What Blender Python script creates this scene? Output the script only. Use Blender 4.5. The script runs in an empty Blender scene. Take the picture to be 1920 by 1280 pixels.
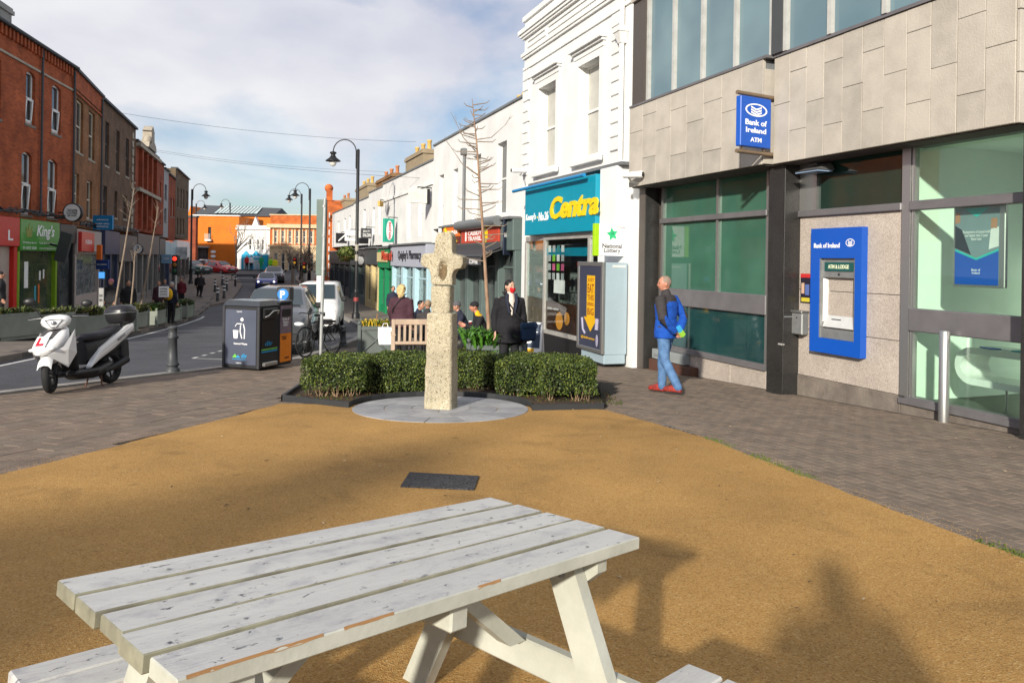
import bpy, bmesh, math, random
from mathutils import Vector, Matrix
random.seed(7)
R_ = math.radians
sc = bpy.context.scene
col = sc.collection

# ------------------------------------------------------------------ camera, sky, sun, exposure
F_, CX_, CY_, ROLL, EYE = 1400., 960., 488., .015, 1.4      # focal length and principal point in photo pixels
cam = bpy.data.cameras.new('camera'); cam.sensor_width = 36; cam.lens = 36 * F_ / 1920
cam.shift_y = -(640 - CY_) / 1920; cam.clip_start = .02; cam.clip_end = 3000
camo = bpy.data.objects.new('camera', cam); col.objects.link(camo)
camo.location = (0, 0, EYE)
camo.rotation_mode = 'QUATERNION'
camo.rotation_quaternion = (Matrix.Rotation(R_(90), 3, 'X') @ Matrix.Rotation(ROLL, 3, 'Z')).to_quaternion()
sc.camera = camo

SUN_EL, SUN_AZ = 21., 20.      # light travels towards 20 deg right of the view direction
w = bpy.data.worlds.new('World'); sc.world = w; w.use_nodes = True
nt = w.node_tree; nt.nodes.clear()
def wn(t, **k):
    n = nt.nodes.new(t)
    for a, b in k.items(): setattr(n, a, b)
    return n
wo = wn('ShaderNodeOutputWorld'); bg = wn('ShaderNodeBackground'); bg.inputs[1].default_value = .098
sky = wn('ShaderNodeTexSky', sky_type='NISHITA', sun_disc=False)
sky.sun_elevation = R_(SUN_EL); sky.sun_rotation = R_(180 + SUN_AZ); sky.dust_density = .7; sky.ozone_density = 3.; sky.altitude = 30
tc = wn('ShaderNodeTexCoord'); mp = wn('ShaderNodeMapping'); mp.inputs['Scale'].default_value = (1, 1, 2.1); mp.inputs['Location'].default_value = (.35, .1, .22)
n1 = wn('ShaderNodeTexNoise'); n1.inputs['Scale'].default_value = 2.3; n1.inputs['Detail'].default_value = 9; n1.inputs['Roughness'].default_value = .5; n1.inputs['Distortion'].default_value = .25
r1 = wn('ShaderNodeValToRGB'); r1.color_ramp.elements[0].position = .38; r1.color_ramp.elements[1].position = .53
n2 = wn('ShaderNodeTexNoise'); n2.inputs['Scale'].default_value = 3.1; n2.inputs['Detail'].default_value = 7; n2.inputs['Roughness'].default_value = .48
r2 = wn('ShaderNodeValToRGB'); e = r2.color_ramp.elements
e[0].position = .36; e[0].color = (5.3, 5.45, 6.4, 1); e[1].position = .66; e[1].color = (7.9, 7.9, 8.0, 1)
mx = wn('ShaderNodeMixRGB')
nt.links.new(tc.outputs['Generated'], mp.inputs[0])
for n in (n1, n2): nt.links.new(mp.outputs[0], n.inputs['Vector'])
nt.links.new(n1.outputs[0], r1.inputs[0]); nt.links.new(n2.outputs[0], r2.inputs[0])
nt.links.new(r1.outputs[0], mx.inputs[0]); nt.links.new(sky.outputs[0], mx.inputs[1]); nt.links.new(r2.outputs[0], mx.inputs[2])
nt.links.new(mx.outputs[0], bg.inputs[0]); nt.links.new(bg.outputs[0], wo.inputs[0])

sl = bpy.data.lights.new('sun', 'SUN'); sl.energy = 5.; sl.angle = R_(1.8); sl.color = (1, .93, .80)
so = bpy.data.objects.new('sun', sl); col.objects.link(so)
LD = Vector((math.sin(R_(SUN_AZ)) * math.cos(R_(SUN_EL)), math.cos(R_(SUN_AZ)) * math.cos(R_(SUN_EL)), -math.sin(R_(SUN_EL))))
so.rotation_mode = 'QUATERNION'; so.rotation_quaternion = LD.to_track_quat('-Z', 'Y'); so.location = (-8, -20, 12)
vs = sc.view_settings; vs.view_transform = 'Standard'; vs.look = 'None'; vs.exposure = .27; vs.gamma = 1; vs.use_curve_mapping = False
sc.cycles.max_bounces = 8; sc.cycles.transparent_max_bounces = 12

# ------------------------------------------------------------------ geometry of the place
cr_, sr_ = math.cos(ROLL), math.sin(ROLL)
def ray(px, py):
    dx, dy = px - CX_, py - CY_
    return ((dx * cr_ + dy * sr_) / F_, -(dy * cr_ - dx * sr_) / F_)
PRF = [(-60, 3.), (0, 0.), (24, -1.2), (32, -1.5), (40, -1.66), (48, -1.68), (58, -1.45), (66, -1.12), (85, -.25), (100, .35), (140, 1.2), (900, 2.)]
def G0(y):
    for (a, b), (c, d) in zip(PRF, PRF[1:]):
        if y <= c: return b + (d - b) * (y - a) / (c - a)
    return 2.
def XL(y): return -6.93 - .235 * y if y < 36.5 else -15.5 - .33 * (y - 36.5)   # left kerb line
def G(x, y):
    return G0(y) + .07 * min(6., max(0., XL(y) - .3 - x)) * max(0., min(1., (60 - y) / 20.))
def P(px, py, g=None):
    kx, kz = ray(px, py); y = 1.
    g = g or (lambda x, y: G0(y))
    while y < 400 and EYE + kz * y > g(kx * y, y): y += .01
    return Vector((kx * y, y, g(kx * y, y)))
def at(px, py, y):
    kx, kz = ray(px, py); return Vector((kx * y, y, EYE + kz * y))

class Frame:
    """a vertical reference plane: s runs along it to the viewer's right, t into the wall, z up"""
    def __init__(s, o, d):
        s.o = Vector((o[0], o[1])); s.d = Vector(d).normalized(); s.n = Vector((-s.d.y, s.d.x)); s.a = math.atan2(s.d.y, s.d.x)
    def w(s, a, t, z):
        p = s.o + s.d * a + s.n * t; return Vector((p.x, p.y, z))
    def pix(s, px, py, t=0.):
        kx, kz = ray(px, py); k = Vector((kx, 1.)); q = s.o + s.n * t
        y = q.dot(s.n) / k.dot(s.n); p = k * y
        return (p - s.o).dot(s.d), EYE + kz * y
    def sx(s, px, t=0., py=488): return s.pix(px, py, t)[0]
RF = Frame((8.6, 0), (.371, -1))
LF1 = Frame((-12.53, 0), (-.186, 1)); LF2 = Frame((-7.64, 0), (-.343, 1)); LF3 = Frame((-8.57, 0), (-.318, 1))

# ------------------------------------------------------------------ materials
MATS = {}
def mat(name, c, rough=.7, var=.18, sc_=6., bump=0., metal=0., spec=.4, c2=None, bsc=None, coat=0., emit=None, detail=6, lo=.35, hi=.65, pos=False, stretch=None):
    if name in MATS: return MATS[name]
    m = bpy.data.materials.new(name); m.use_nodes = True; t = m.node_tree; b = t.nodes['Principled BSDF']
    c = tuple(c) + (1,); c2 = tuple(c2) + (1,) if c2 else tuple(max(0, v * (1 - var)) for v in c[:3]) + (1,)
    L = t.links.new
    b.inputs['Roughness'].default_value = rough; b.inputs['Metallic'].default_value = metal
    b.inputs['Specular IOR Level'].default_value = spec; b.inputs['Coat Weight'].default_value = coat; b.inputs['Coat Roughness'].default_value = .08
    if pos: src = t.nodes.new('ShaderNodeNewGeometry').outputs['Position']
    else: src = t.nodes.new('ShaderNodeTexCoord').outputs['Object']
    if stretch:
        mpn = t.nodes.new('ShaderNodeMapping'); mpn.inputs['Scale'].default_value = stretch; L(src, mpn.inputs[0]); src = mpn.outputs[0]
    no = t.nodes.new('ShaderNodeTexNoise'); no.inputs['Scale'].default_value = sc_; no.inputs['Detail'].default_value = detail; no.inputs['Roughness'].default_value = .6
    L(src, no.inputs['Vector'])
    ra = t.nodes.new('ShaderNodeValToRGB'); ra.color_ramp.elements[0].position = lo; ra.color_ramp.elements[1].position = hi
    ra.color_ramp.elements[0].color = c2; ra.color_ramp.elements[1].color = c
    L(no.outputs[0], ra.inputs[0]); L(ra.outputs[0], b.inputs['Base Color'])
    if bump:
        n3 = t.nodes.new('ShaderNodeTexNoise'); n3.inputs['Scale'].default_value = bsc or sc_ * 4; n3.inputs['Detail'].default_value = 5
        L(src, n3.inputs['Vector'])
        bu = t.nodes.new('ShaderNodeBump'); bu.inputs['Strength'].default_value = bump; bu.inputs['Distance'].default_value = .02
        L(n3.outputs[0], bu.inputs['Height']); L(bu.outputs[0], b.inputs['Normal'])
    if emit:
        b.inputs['Emission Color'].default_value = tuple(emit[0]) + (1,); b.inputs['Emission Strength'].default_value = emit[1]
    MATS[name] = m; return m
def speckle(name, cols, scale, rough=.85, bump=.3, big=None, spec=.3, pos=True, stain=None):
    """granular stone / aggregate: Voronoi cells of several colours, plus a broad tint"""
    if name in MATS: return MATS[name]
    m = bpy.data.materials.new(name); m.use_nodes = True; t = m.node_tree; b = t.nodes['Principled BSDF']; L = t.links.new
    src = t.nodes.new('ShaderNodeNewGeometry').outputs['Position'] if pos else t.nodes.new('ShaderNodeTexCoord').outputs['Object']
    vo = t.nodes.new('ShaderNodeTexVoronoi'); vo.inputs['Scale'].default_value = scale; L(src, vo.inputs['Vector'])
    sp = t.nodes.new('ShaderNodeSeparateColor'); L(vo.outputs['Color'], sp.inputs[0])
    ra = t.nodes.new('ShaderNodeValToRGB'); ra.color_ramp.interpolation = 'LINEAR'
    el = ra.color_ramp.elements
    while len(el) < len(cols): el.new(.5)
    for i, c in enumerate(cols): el[i].position = i / (len(cols) - 1); el[i].color = tuple(c) + (1,)
    L(sp.outputs[0], ra.inputs[0]); out = ra.outputs[0]
    no = t.nodes.new('ShaderNodeTexNoise'); no.inputs['Scale'].default_value = (big or (1.2, .3))[0]; no.inputs['Detail'].default_value = 8; no.inputs['Roughness'].default_value = .65; L(src, no.inputs['Vector'])
    mr = t.nodes.new('ShaderNodeMapRange'); mr.inputs[1].default_value = .3; mr.inputs[2].default_value = .7; mr.inputs[3].default_value = 1 - (big or (1.2, .3))[1]; mr.inputs[4].default_value = 1.12
    L(no.outputs[0], mr.inputs[0])
    mm = t.nodes.new('ShaderNodeMixRGB'); mm.blend_type = 'MULTIPLY'; mm.inputs[0].default_value = 1; L(out, mm.inputs[1]); L(mr.outputs[0], mm.inputs[2])
    res = mm.outputs[0]
    for (ss, lo, hi, k) in (stain or ()):
        n4 = t.nodes.new('ShaderNodeTexNoise'); n4.inputs['Scale'].default_value = ss; n4.inputs['Detail'].default_value = 10; n4.inputs['Roughness'].default_value = .6; n4.inputs['Distortion'].default_value = .6; L(src, n4.inputs['Vector'])
        m4 = t.nodes.new('ShaderNodeMapRange'); m4.inputs[1].default_value = lo; m4.inputs[2].default_value = hi; m4.inputs[3].default_value = 1; m4.inputs[4].default_value = k; L(n4.outputs[0], m4.inputs[0])
        x4 = t.nodes.new('ShaderNodeMixRGB'); x4.blend_type = 'MULTIPLY'; x4.inputs[0].default_value = 1; L(res, x4.inputs[1]); L(m4.outputs[0], x4.inputs[2]); res = x4.outputs[0]
    L(res, b.inputs['Base Color']); b.inputs['Roughness'].default_value = rough; b.inputs['Specular IOR Level'].default_value = spec
    bu = t.nodes.new('ShaderNodeBump'); bu.inputs['Strength'].default_value = bump; bu.inputs['Distance'].default_value = .006
    L(vo.outputs['Distance'], bu.inputs['Height']); L(bu.outputs[0], b.inputs['Normal'])
    MATS[name] = m; return m
def brick(name, c1, c2, mortar, rough=.85, scale=1.):
    if name in MATS: return MATS[name]
    m = bpy.data.materials.new(name); m.use_nodes = True; t = m.node_tree; b = t.nodes['Principled BSDF']; L = t.links.new
    src = t.nodes.new('ShaderNodeTexCoord').outputs['Object']
    sp = t.nodes.new('ShaderNodeSeparateXYZ'); L(src, sp.inputs[0])
    ad = t.nodes.new('ShaderNodeMath'); ad.operation = 'ADD'; L(sp.outputs[0], ad.inputs[0]); L(sp.outputs[1], ad.inputs[1])
    cb = t.nodes.new('ShaderNodeCombineXYZ'); L(ad.outputs[0], cb.inputs[0]); L(sp.outputs[2], cb.inputs[1])
    br = t.nodes.new('ShaderNodeTexBrick'); br.inputs['Scale'].default_value = scale; br.inputs['Brick Width'].default_value = .225; br.inputs['Row Height'].default_value = .075
    br.inputs['Mortar Size'].default_value = .006; br.inputs['Color1'].default_value = tuple(c1) + (1,); br.inputs['Color2'].default_value = tuple(c2) + (1,); br.inputs['Mortar'].default_value = tuple(mortar) + (1,)
    L(cb.outputs[0], br.inputs['Vector'])
    no = t.nodes.new('ShaderNodeTexNoise'); no.inputs['Scale'].default_value = 1.1; no.inputs['Detail'].default_value = 8; L(src, no.inputs['Vector'])
    mr = t.nodes.new('ShaderNodeMapRange'); mr.inputs[1].default_value = .3; mr.inputs[2].default_value = .7; mr.inputs[3].default_value = .62; mr.inputs[4].default_value = 1.2; L(no.outputs[0], mr.inputs[0])
    mm = t.nodes.new('ShaderNodeMixRGB'); mm.blend_type = 'MULTIPLY'; mm.inputs[0].default_value = 1; L(br.outputs[0], mm.inputs[1]); L(mr.outputs[0], mm.inputs[2])
    L(mm.outputs[0], b.inputs['Base Color']); b.inputs['Roughness'].default_value = rough; b.inputs['Specular IOR Level'].default_value = .2
    bu = t.nodes.new('ShaderNodeBump'); bu.inputs['Strength'].default_value = .5; bu.inputs['Distance'].default_value = .01; bu.invert = True
    L(br.outputs['Fac'], bu.inputs['Height']); L(bu.outputs[0], b.inputs['Normal'])
    MATS[name] = m; return m
def glass(name, tint=(.8, .92, .86), refl=.10):
    if name in MATS: return MATS[name]
    m = bpy.data.materials.new(name); m.use_nodes = True; t = m.node_tree; t.nodes.remove(t.nodes['Principled BSDF']); L = t.links.new
    o = t.nodes['Material Output']; tr = t.nodes.new('ShaderNodeBsdfTransparent'); tr.inputs[0].default_value = tuple(tint) + (1,)
    gl = t.nodes.new('ShaderNodeBsdfGlossy'); gl.inputs['Roughness'].default_value = .02
    lw = t.nodes.new('ShaderNodeLayerWeight'); lw.inputs[0].default_value = .5      # Schlick: both faces of a pane alike
    pw_ = t.nodes.new('ShaderNodeMath'); pw_.operation = 'POWER'; pw_.inputs[1].default_value = 5; L(lw.outputs['Facing'], pw_.inputs[0])
    ad = t.nodes.new('ShaderNodeMath'); ad.operation = 'MULTIPLY_ADD'; ad.inputs[1].default_value = .9; ad.inputs[2].default_value = refl; L(pw_.outputs[0], ad.inputs[0])
    mi = t.nodes.new('ShaderNodeMixShader'); L(ad.outputs[0], mi.inputs[0]); L(tr.outputs[0], mi.inputs[1]); L(gl.outputs[0], mi.inputs[2]); L(mi.outputs[0], o.inputs[0])
    MATS[name] = m; return m
def simple(name, c, rough=.6, **k): return mat(name, c, rough, var=k.pop('var', .1), **k)

# ------------------------------------------------------------------ mesh building
class MB:
    def __init__(s): s.v = []; s.f = []; s.m = []; s.sm = []
    def add(s, vs, fs, mi=0, smooth=False, M=None):
        o = len(s.v)
        s.v += [tuple(M @ Vector(p)) for p in vs] if M is not None else [tuple(p) for p in vs]
        for f in fs: s.f.append(tuple(i + o for i in f)); s.m.append(mi); s.sm.append(smooth)
        return s
    def box(s, x0, x1, y0, y1, z0, z1, mi=0, M=None):
        v = [(x, y, z) for z in (z0, z1) for y in (y0, y1) for x in (x0, x1)]
        return s.add(v, [(0, 2, 3, 1), (4, 5, 7, 6), (0, 1, 5, 4), (2, 6, 7, 3), (0, 4, 6, 2), (1, 3, 7, 5)], mi, False, M)
    def bbox(s, x0, x1, y0, y1, z0, z1, b=.01, mi=0, M=None):
        """box with chamfered edges"""
        b = min(b, (x1 - x0) / 2.1, (y1 - y0) / 2.1, (z1 - z0) / 2.1); v = []
        for z, i in ((z0, 1), (z0 + b, 0), (z1 - b, 0), (z1, 1)):
            k = b if i else 0
            for (x, y) in ((x0 + b, y0 + k), (x1 - b, y0 + k), (x1 - k, y0 + b), (x1 - k, y1 - b), (x1 - b, y1 - k), (x0 + b, y1 - k), (x0 + k, y1 - b), (x0 + k, y0 + b)): v.append((x, y, z))
        f = [tuple(reversed(range(8))), tuple(range(24, 32))]
        for r in range(3):
            for i in range(8): j = (i + 1) % 8; f.append((r * 8 + i, r * 8 + j, r * 8 + 8 + j, r * 8 + 8 + i))
        return s.add(v, f, mi, False, M)
    def quad(s, a, b, c, d, mi=0): return s.add([a, b, c, d], [(0, 1, 2, 3)], mi)
    def loft(s, rings, mi=0, smooth=True, cap=True, closed=True, M=None):
        n = len(rings[0]); v = [p for r in rings for p in r]; f = []
        for k in range(len(rings) - 1):
            for i in range(n if closed else n - 1):
                j = (i + 1) % n; f.append((k * n + i, k * n + j, k * n + n + j, k * n + n + i))
        s.add(v, f, mi, smooth, M)
        if cap and closed:
            s.add(rings[0], [tuple(reversed(range(n)))], mi, False, M); s.add(rings[-1], [tuple(range(n))], mi, False, M)
        return s
    def tube(s, pts, r, n=8, mi=0, cap=True, M=None, smooth=True):
        pts = [Vector(p) for p in pts]; rs = r if isinstance(r, (list, tuple)) else [r] * len(pts); rings = []
        up = None
        for i, p in enumerate(pts):
            a = pts[min(i + 1, len(pts) - 1)] - pts[max(i - 1, 0)]; a.normalize()
            if up is None: up = Vector((0, 0, 1)) if abs(a.z) < .9 else Vector((1, 0, 0))
            u = (up - a * up.dot(a)); u.normalize(); up = u; v = a.cross(u)
            rings.append([p + (u * math.cos(q) + v * math.sin(q)) * rs[i] for q in (2 * math.pi * k / n for k in range(n))])
        return s.loft(rings, mi, smooth, cap, True, M)
    def lathe(s, prof, n=20, c=(0, 0, 0), mi=0, M=None, smooth=True, cap=True):
        rings = [[(c[0] + r * math.cos(2 * math.pi * k / n), c[1] + r * math.sin(2 * math.pi * k / n), c[2] + z) for k in range(n)] for r, z in prof]
        return s.loft(rings, mi, smooth, cap, True, M)
    def prism(s, poly, y0, y1, mi=0, M=None):
        """polygon in x,z pulled from y0 to y1"""
        n = len(poly); v = [(x, y0, z) for x, z in poly] + [(x, y1, z) for x, z in poly]
        ar = sum(poly[i][0] * poly[(i + 1) % n][1] - poly[(i + 1) % n][0] * poly[i][1] for i in range(n))
        f = [tuple(range(n)), tuple(reversed(range(n, 2 * n)))] + [((i + 1) % n, i, i + n, (i + 1) % n + n) for i in range(n)]
        if ar < 0: f = [tuple(reversed(q)) for q in f]
        return s.add(v, f, mi, False, M)
    def prismz(s, poly, z0, z1, mi=0, M=None):
        n = len(poly); v = [(x, y, z0) for x, y in poly] + [(x, y, z1) for x, y in poly]
        ar = sum(poly[i][0] * poly[(i + 1) % n][1] - poly[(i + 1) % n][0] * poly[i][1] for i in range(n))
        f = [tuple(reversed(range(n))), tuple(range(n, 2 * n))] + [(i, (i + 1) % n, (i + 1) % n + n, i + n) for i in range(n)]
        if ar < 0: f = [tuple(reversed(q)) for q in f]
        return s.add(v, f, mi, False, M)
    def ball(s, c, r, n=12, m=8, mi=0, M=None):
        rx, ry, rz = r if isinstance(r, (tuple, list)) else (r, r, r)
        rings = [[(c[0] + rx * math.sin(t) * math.cos(2 * math.pi * k / n), c[1] + ry * math.sin(t) * math.sin(2 * math.pi * k / n), c[2] - rz * math.cos(t)) for k in range(n)] for t in (math.pi * (i + .04) / (m + .08) for i in range(m + 1))]
        return s.loft(rings, mi, True, True, True, M)
    def text(s, st, x, z, w=None, h=.1, y=0., mi=0, d=.004, bold=.0, italic=0., M=None, align='l', flip=False):
        vs, fs = glyphs(st, bold, italic); 
        if not vs: return s
        xs = [p[0] for p in vs]; zs = [p[1] for p in vs]; x0, x1, z0, z1 = min(xs), max(xs), min(zs), max(zs)
        kz = h / (z1 - z0); kx = (w / (x1 - x0)) if w else kz
        W = (x1 - x0) * kx; ox = x - (W / 2 if align == 'c' else W if align == 'r' else 0)
        fx = (lambda p: ox + W - (p[0] - x0) * kx) if flip else (lambda p: ox + (p[0] - x0) * kx)
        return s.add([(fx(p), y - p[2] * d, z + (p[1] - z0) * kz) for p in vs], fs, mi, False, M)
    def build(s, name, mats, parent=None, off=None, kind=None, loc=None):
        me = bpy.data.meshes.new(name)
        if off is None and parent is not None: off = OFF.get(parent.name)
        v = [(a - off[0], b - off[1], c - off[2]) for a, b, c in s.v] if off else s.v
        me.from_pydata(v, [], s.f)
        for m in (mats if isinstance(mats, (list, tuple)) else [mats]): me.materials.append(m)
        me.polygons.foreach_set('material_index', s.m); me.polygons.foreach_set('use_smooth', s.sm)
        me.update()
        o = bpy.data.objects.new(name, me); col.objects.link(o)
        if parent is not None:
            o.parent = parent
            if off: OFF[o.name] = off
        if kind: o['kind'] = kind
        if loc: o.location = loc
        return o
OFF = {}
GC = {}
TMP = bpy.data.scenes.new('workbench')      # scratch scene, so that evaluating one helper object does not re-evaluate the town
def evaluated(o):
    TMP.collection.objects.link(o); vl = TMP.view_layers[0]; vl.update(); dg = vl.depsgraph; dg.update()
    me = bpy.data.meshes.new_from_object(o.evaluated_get(dg)); TMP.collection.objects.unlink(o); return me
def glyphs(st, bold=0., italic=0.):
    k = (st, bold, italic)
    if k in GC: return GC[k]
    cu = bpy.data.curves.new('t', 'FONT'); cu.body = st; cu.offset = bold; cu.shear = italic; cu.extrude = .5; cu.resolution_u = 3; cu.space_line = .85; cu.align_x = 'CENTER' if '\n' in st else 'LEFT'
    o = bpy.data.objects.new('t', cu)
    me = evaluated(o)
    vs = [(v.co.x, v.co.y, v.co.z + .5) for v in me.vertices]; fs = [tuple(p.vertices) for p in me.polygons]
    bpy.data.objects.remove(o); bpy.data.meshes.remove(me); bpy.data.curves.remove(cu)
    GC[k] = (vs, fs); return GC[k]
def tag(o, label, cat, group=None):
    o['label'] = label; o['category'] = cat
    if group: o['group'] = group
    return o
def thing(name, label, cat, loc=(0, 0, 0), rz=0., group=None, frame=None, at3=None):
    o = bpy.data.objects.new(name, None); col.objects.link(o); o.empty_display_size = .2
    if frame: o.location = frame.w(*at3); o.rotation_euler = (0, 0, frame.a); OFF[o.name] = at3
    else: o.location = loc; o.rotation_euler = (0, 0, rz)
    return tag(o, label, cat, group)
def clone(root, loc=None, rz=None, label=None, group=None, scale=None):
    def cp(o, p):
        c = o.copy(); col.objects.link(c); c.parent = p
        for ch in kids.get(o.name, ()): cp(ch, c)
        return c
    kids = {}
    for o in list(root.children_recursive): kids.setdefault(o.parent.name, []).append(o)
    r = cp(root, None)
    if loc is not None: r.location = loc
    if rz is not None: r.rotation_euler = (0, 0, rz)
    if label: r['label'] = label
    if group: r['group'] = group
    if scale: r.scale = scale
    return r
def struct(o): o['kind'] = 'structure'; return o
def sub(name, parent, mats, fn, kind=None):
    b = MB(); fn(b); return b.build(name, mats, parent, kind=kind)
def boxp(name, parent, m, *a): return sub(name, parent, m, lambda b: b.box(*a))

# ================================================================== THE SETTING: ground
M_asph = speckle('asphalt', [(.055, .058, .068), (.085, .089, .10), (.12, .124, .136)], 70, .8, .35, (.7, .35))
M_resin = speckle('resin_bound_gravel', [(.29, .15, .040), (.43, .238, .068), (.50, .282, .086), (.41, .224, .063), (.57, .375, .15)], 140, .9, .5, (.5, .30), stain=((1.3, .56, .72, .72), (6., .64, .74, .6), (.35, .5, .75, .78)))
M_pave = mat('block_paving', (.225, .175, .132), .85, sc_=3., c2=(.145, .112, .085), bump=.35, bsc=60, pos=True)
M_pave2 = mat('block_paving_dark', (.208, .162, .124), .85, sc_=4., c2=(.132, .102, .078), bump=.35, bsc=60, pos=True)
M_pave3 = mat('block_paving_red', (.235, .175, .132), .85, sc_=4., c2=(.15, .112, .085), bump=.35, bsc=60, pos=True)
M_joint = mat('joint_sand', (.045, .037, .029), .95, sc_=20, pos=True)
M_foot = mat('footway_concrete', (.21, .178, .15), .9, sc_=1.5, c2=(.14, .118, .1), bump=.2, bsc=30, pos=True)
M_kerb = speckle('granite_kerb', [(.25, .23, .21), (.36, .34, .32), (.30, .28, .26)], 120, .8, .2, (2., .35))
M_line = mat('road_paint', (.62, .62, .60), .7, sc_=14, c2=(.30, .30, .29), lo=.25, hi=.5, pos=True)

YS = sorted(set([p[0] for p in PRF] + [2 * i for i in range(-10, 60)]))
GY = lambda x, y: G0(y)
def sheet(name, poly, dz, m, skirt=0., g=GY, xcuts=()):
    bm = bmesh.new(); f = bm.faces.new([bm.verts.new((x, y, 0)) for x, y in poly]); f.normal_update()
    if f.normal.z < 0: f.normal_flip()
    bmesh.ops.triangulate(bm, faces=bm.faces[:], ngon_method='EAR_CLIP')
    for y in YS: bmesh.ops.bisect_plane(bm, geom=bm.verts[:] + bm.edges[:] + bm.faces[:], plane_co=(0, y, 0), plane_no=(0, 1, 0))
    for x in xcuts: bmesh.ops.bisect_plane(bm, geom=bm.verts[:] + bm.edges[:] + bm.faces[:], plane_co=(x, 0, 0), plane_no=(1, 0, 0))
    bmesh.ops.triangulate(bm, faces=[f for f in bm.faces if len(f.verts) > 4])
    if skirt:
        be = [e for e in bm.edges if e.is_boundary]; r = bmesh.ops.extrude_edge_only(bm, edges=be)
        low = {v for v in r['geom'] if isinstance(v, bmesh.types.BMVert)}
    else: low = set()
    for v in bm.verts: v.co.z = g(v.co.x, v.co.y) + dz - (skirt if v in low else 0)
    bmesh.ops.recalc_face_normals(bm, faces=bm.faces) if skirt else None
    me = bpy.data.meshes.new(name); bm.to_mesh(me); bm.free(); me.materials.append(m)
    o = bpy.data.objects.new(name, me); col.objects.link(o); return o
def inside(x, y, poly):
    r = False; n = len(poly)
    for i in range(n):
        (a, b), (c, d) = poly[i], poly[(i + 1) % n]
        if (b > y) != (d > y) and x < (c - a) * (y - b) / (d - b) + a: r = not r
    return r
xy = lambda p: (p.x, p.y)
struct(sheet('road', [(-160, -50), (120, -50), (220, 700), (-320, 700)], -.10, M_asph, g=lambda x, y: G0(y)))

# plaza and right footway (one raised pavement)
k0, k1 = P(0, 733), P(417, 685.5)
kd = (k1 - k0).normalized()
PLZ_EDGE = [xy(k0 - kd * 22), xy(k0), xy(k1), xy(P(548, 671)), xy(P(606, 654)), xy(P(664, 634)), xy(P(683, 620)), xy(P(672, 609)), xy(P(641, 593))]
kr = P(641, 593); fn = Vector((-.3478, .9375))
PLZ_EDGE += [(kr.x - .36 * d, kr.y + d) for d in (8, 16, 26, 38)]
wall_line = [RF.w(-RFs, .4, 0) for RFs in (95, 60, 30, 0, -20)]
PLAZA = PLZ_EDGE + [xy(p) for p in wall_line] + [(9, -30), (-30, -30)]
pave = struct(sheet('plaza_paving', PLAZA, -.009, M_joint, .3))
M_far = M_foot
foot_r = struct(sheet('right_footway', [xy(P(664, 634)), xy(P(683, 620)), xy(P(672, 609)), (kr.x, kr.y)] + PLZ_EDGE[9:] + [xy(RF.w(-95, .35, 0)), xy(RF.w(-19, .35, 0)), xy(P(1060, 655))], -.002, M_foot))

# left footway
LK = [(XL(y), y) for y in (-30, 0, 8, 15, 22, 29, 36.5, 48, 60, 72, 84)]
struct(sheet('left_footway', LK + [(-48, 84), (-26, 0), (-20, -30)], .03, M_foot, .3, G, xcuts=[-10, -11, -12, -14, -16, -18, -20, -24, -28, -34]))
M_fline = mat('left_kerb_stone', (.09, .078, .07), .85, sc_=5, pos=True)
lk = struct(MB().build('left_kerb', M_fline))
for i in range(44):
    ya, yb = 4 + i * 1.25, 4 + i * 1.25 + 1.235
    b = MB(); q = [(XL(ya), ya), (XL(yb), yb)]
    v = []
    for (x, y) in q:
        z = G(x - .3, y) + .045
        v += [(x + .02, y, z - .02), (x - .30, y, z), (x - .30, y, z - .3), (x + .05, y, z - .3)]
    b.add(v, [(0, 4, 5, 1), (0, 3, 7, 4), (3, 2, 6, 7), (1, 5, 6, 2), (0, 1, 2, 3), (4, 7, 6, 5)])
    b.build('kerb_stone', M_fline if i % 3 else M_foot, lk)
# pale line at the foot of the left kerb, parking bay marks
def strip(name, pts, wd, m, dz=-.094, g=lambda x, y: G0(y)):
    b = MB(); n = len(pts); v = []
    for i, p in enumerate(pts):
        a = Vector(pts[min(i + 1, n - 1)]) - Vector(pts[max(i - 1, 0)]); a.normalize(); nn = Vector((-a.y, a.x)) * wd / 2
        for s in (1, -1): x, y = p[0] + nn.x * s, p[1] + nn.y * s; v.append((x, y, g(x, y) + dz))
    b.add(v, [(2 * i, 2 * i + 1, 2 * i + 3, 2 * i + 2) for i in range(n - 1)])
    return struct(b.build(name, m))
strip('kerb_line', [(XL(y) + .32, y) for y in [4 + 1.5 * i for i in range(24)]], .11, M_line)
strip('footway_edge_line', [(XL(y) - 1.75, y) for y in [8 + 1.5 * i for i in range(24)]], .10, M_kerb, .036, G)
pa, pb, pc = P(361, 672, lambda x, y: G0(y) - .1), P(420, 674, lambda x, y: G0(y) - .1), P(418, 657, lambda x, y: G0(y) - .1)
strip('bay_marking', [xy(pa), xy(pb)], .08, M_line)
for k in range(4): 
    u = pa.lerp(pc, .02 + k * .27); v_ = pa.lerp(pc, .15 + k * .27); strip('bay_marking', [xy(u), xy(v_)], .09, M_line)
for k in range(9): strip('centre_marking', [(-13.6 - .33 * (y - 30), y) for y in (36 + 4 * k, 38 + 4 * k)], .1, M_line)

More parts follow.
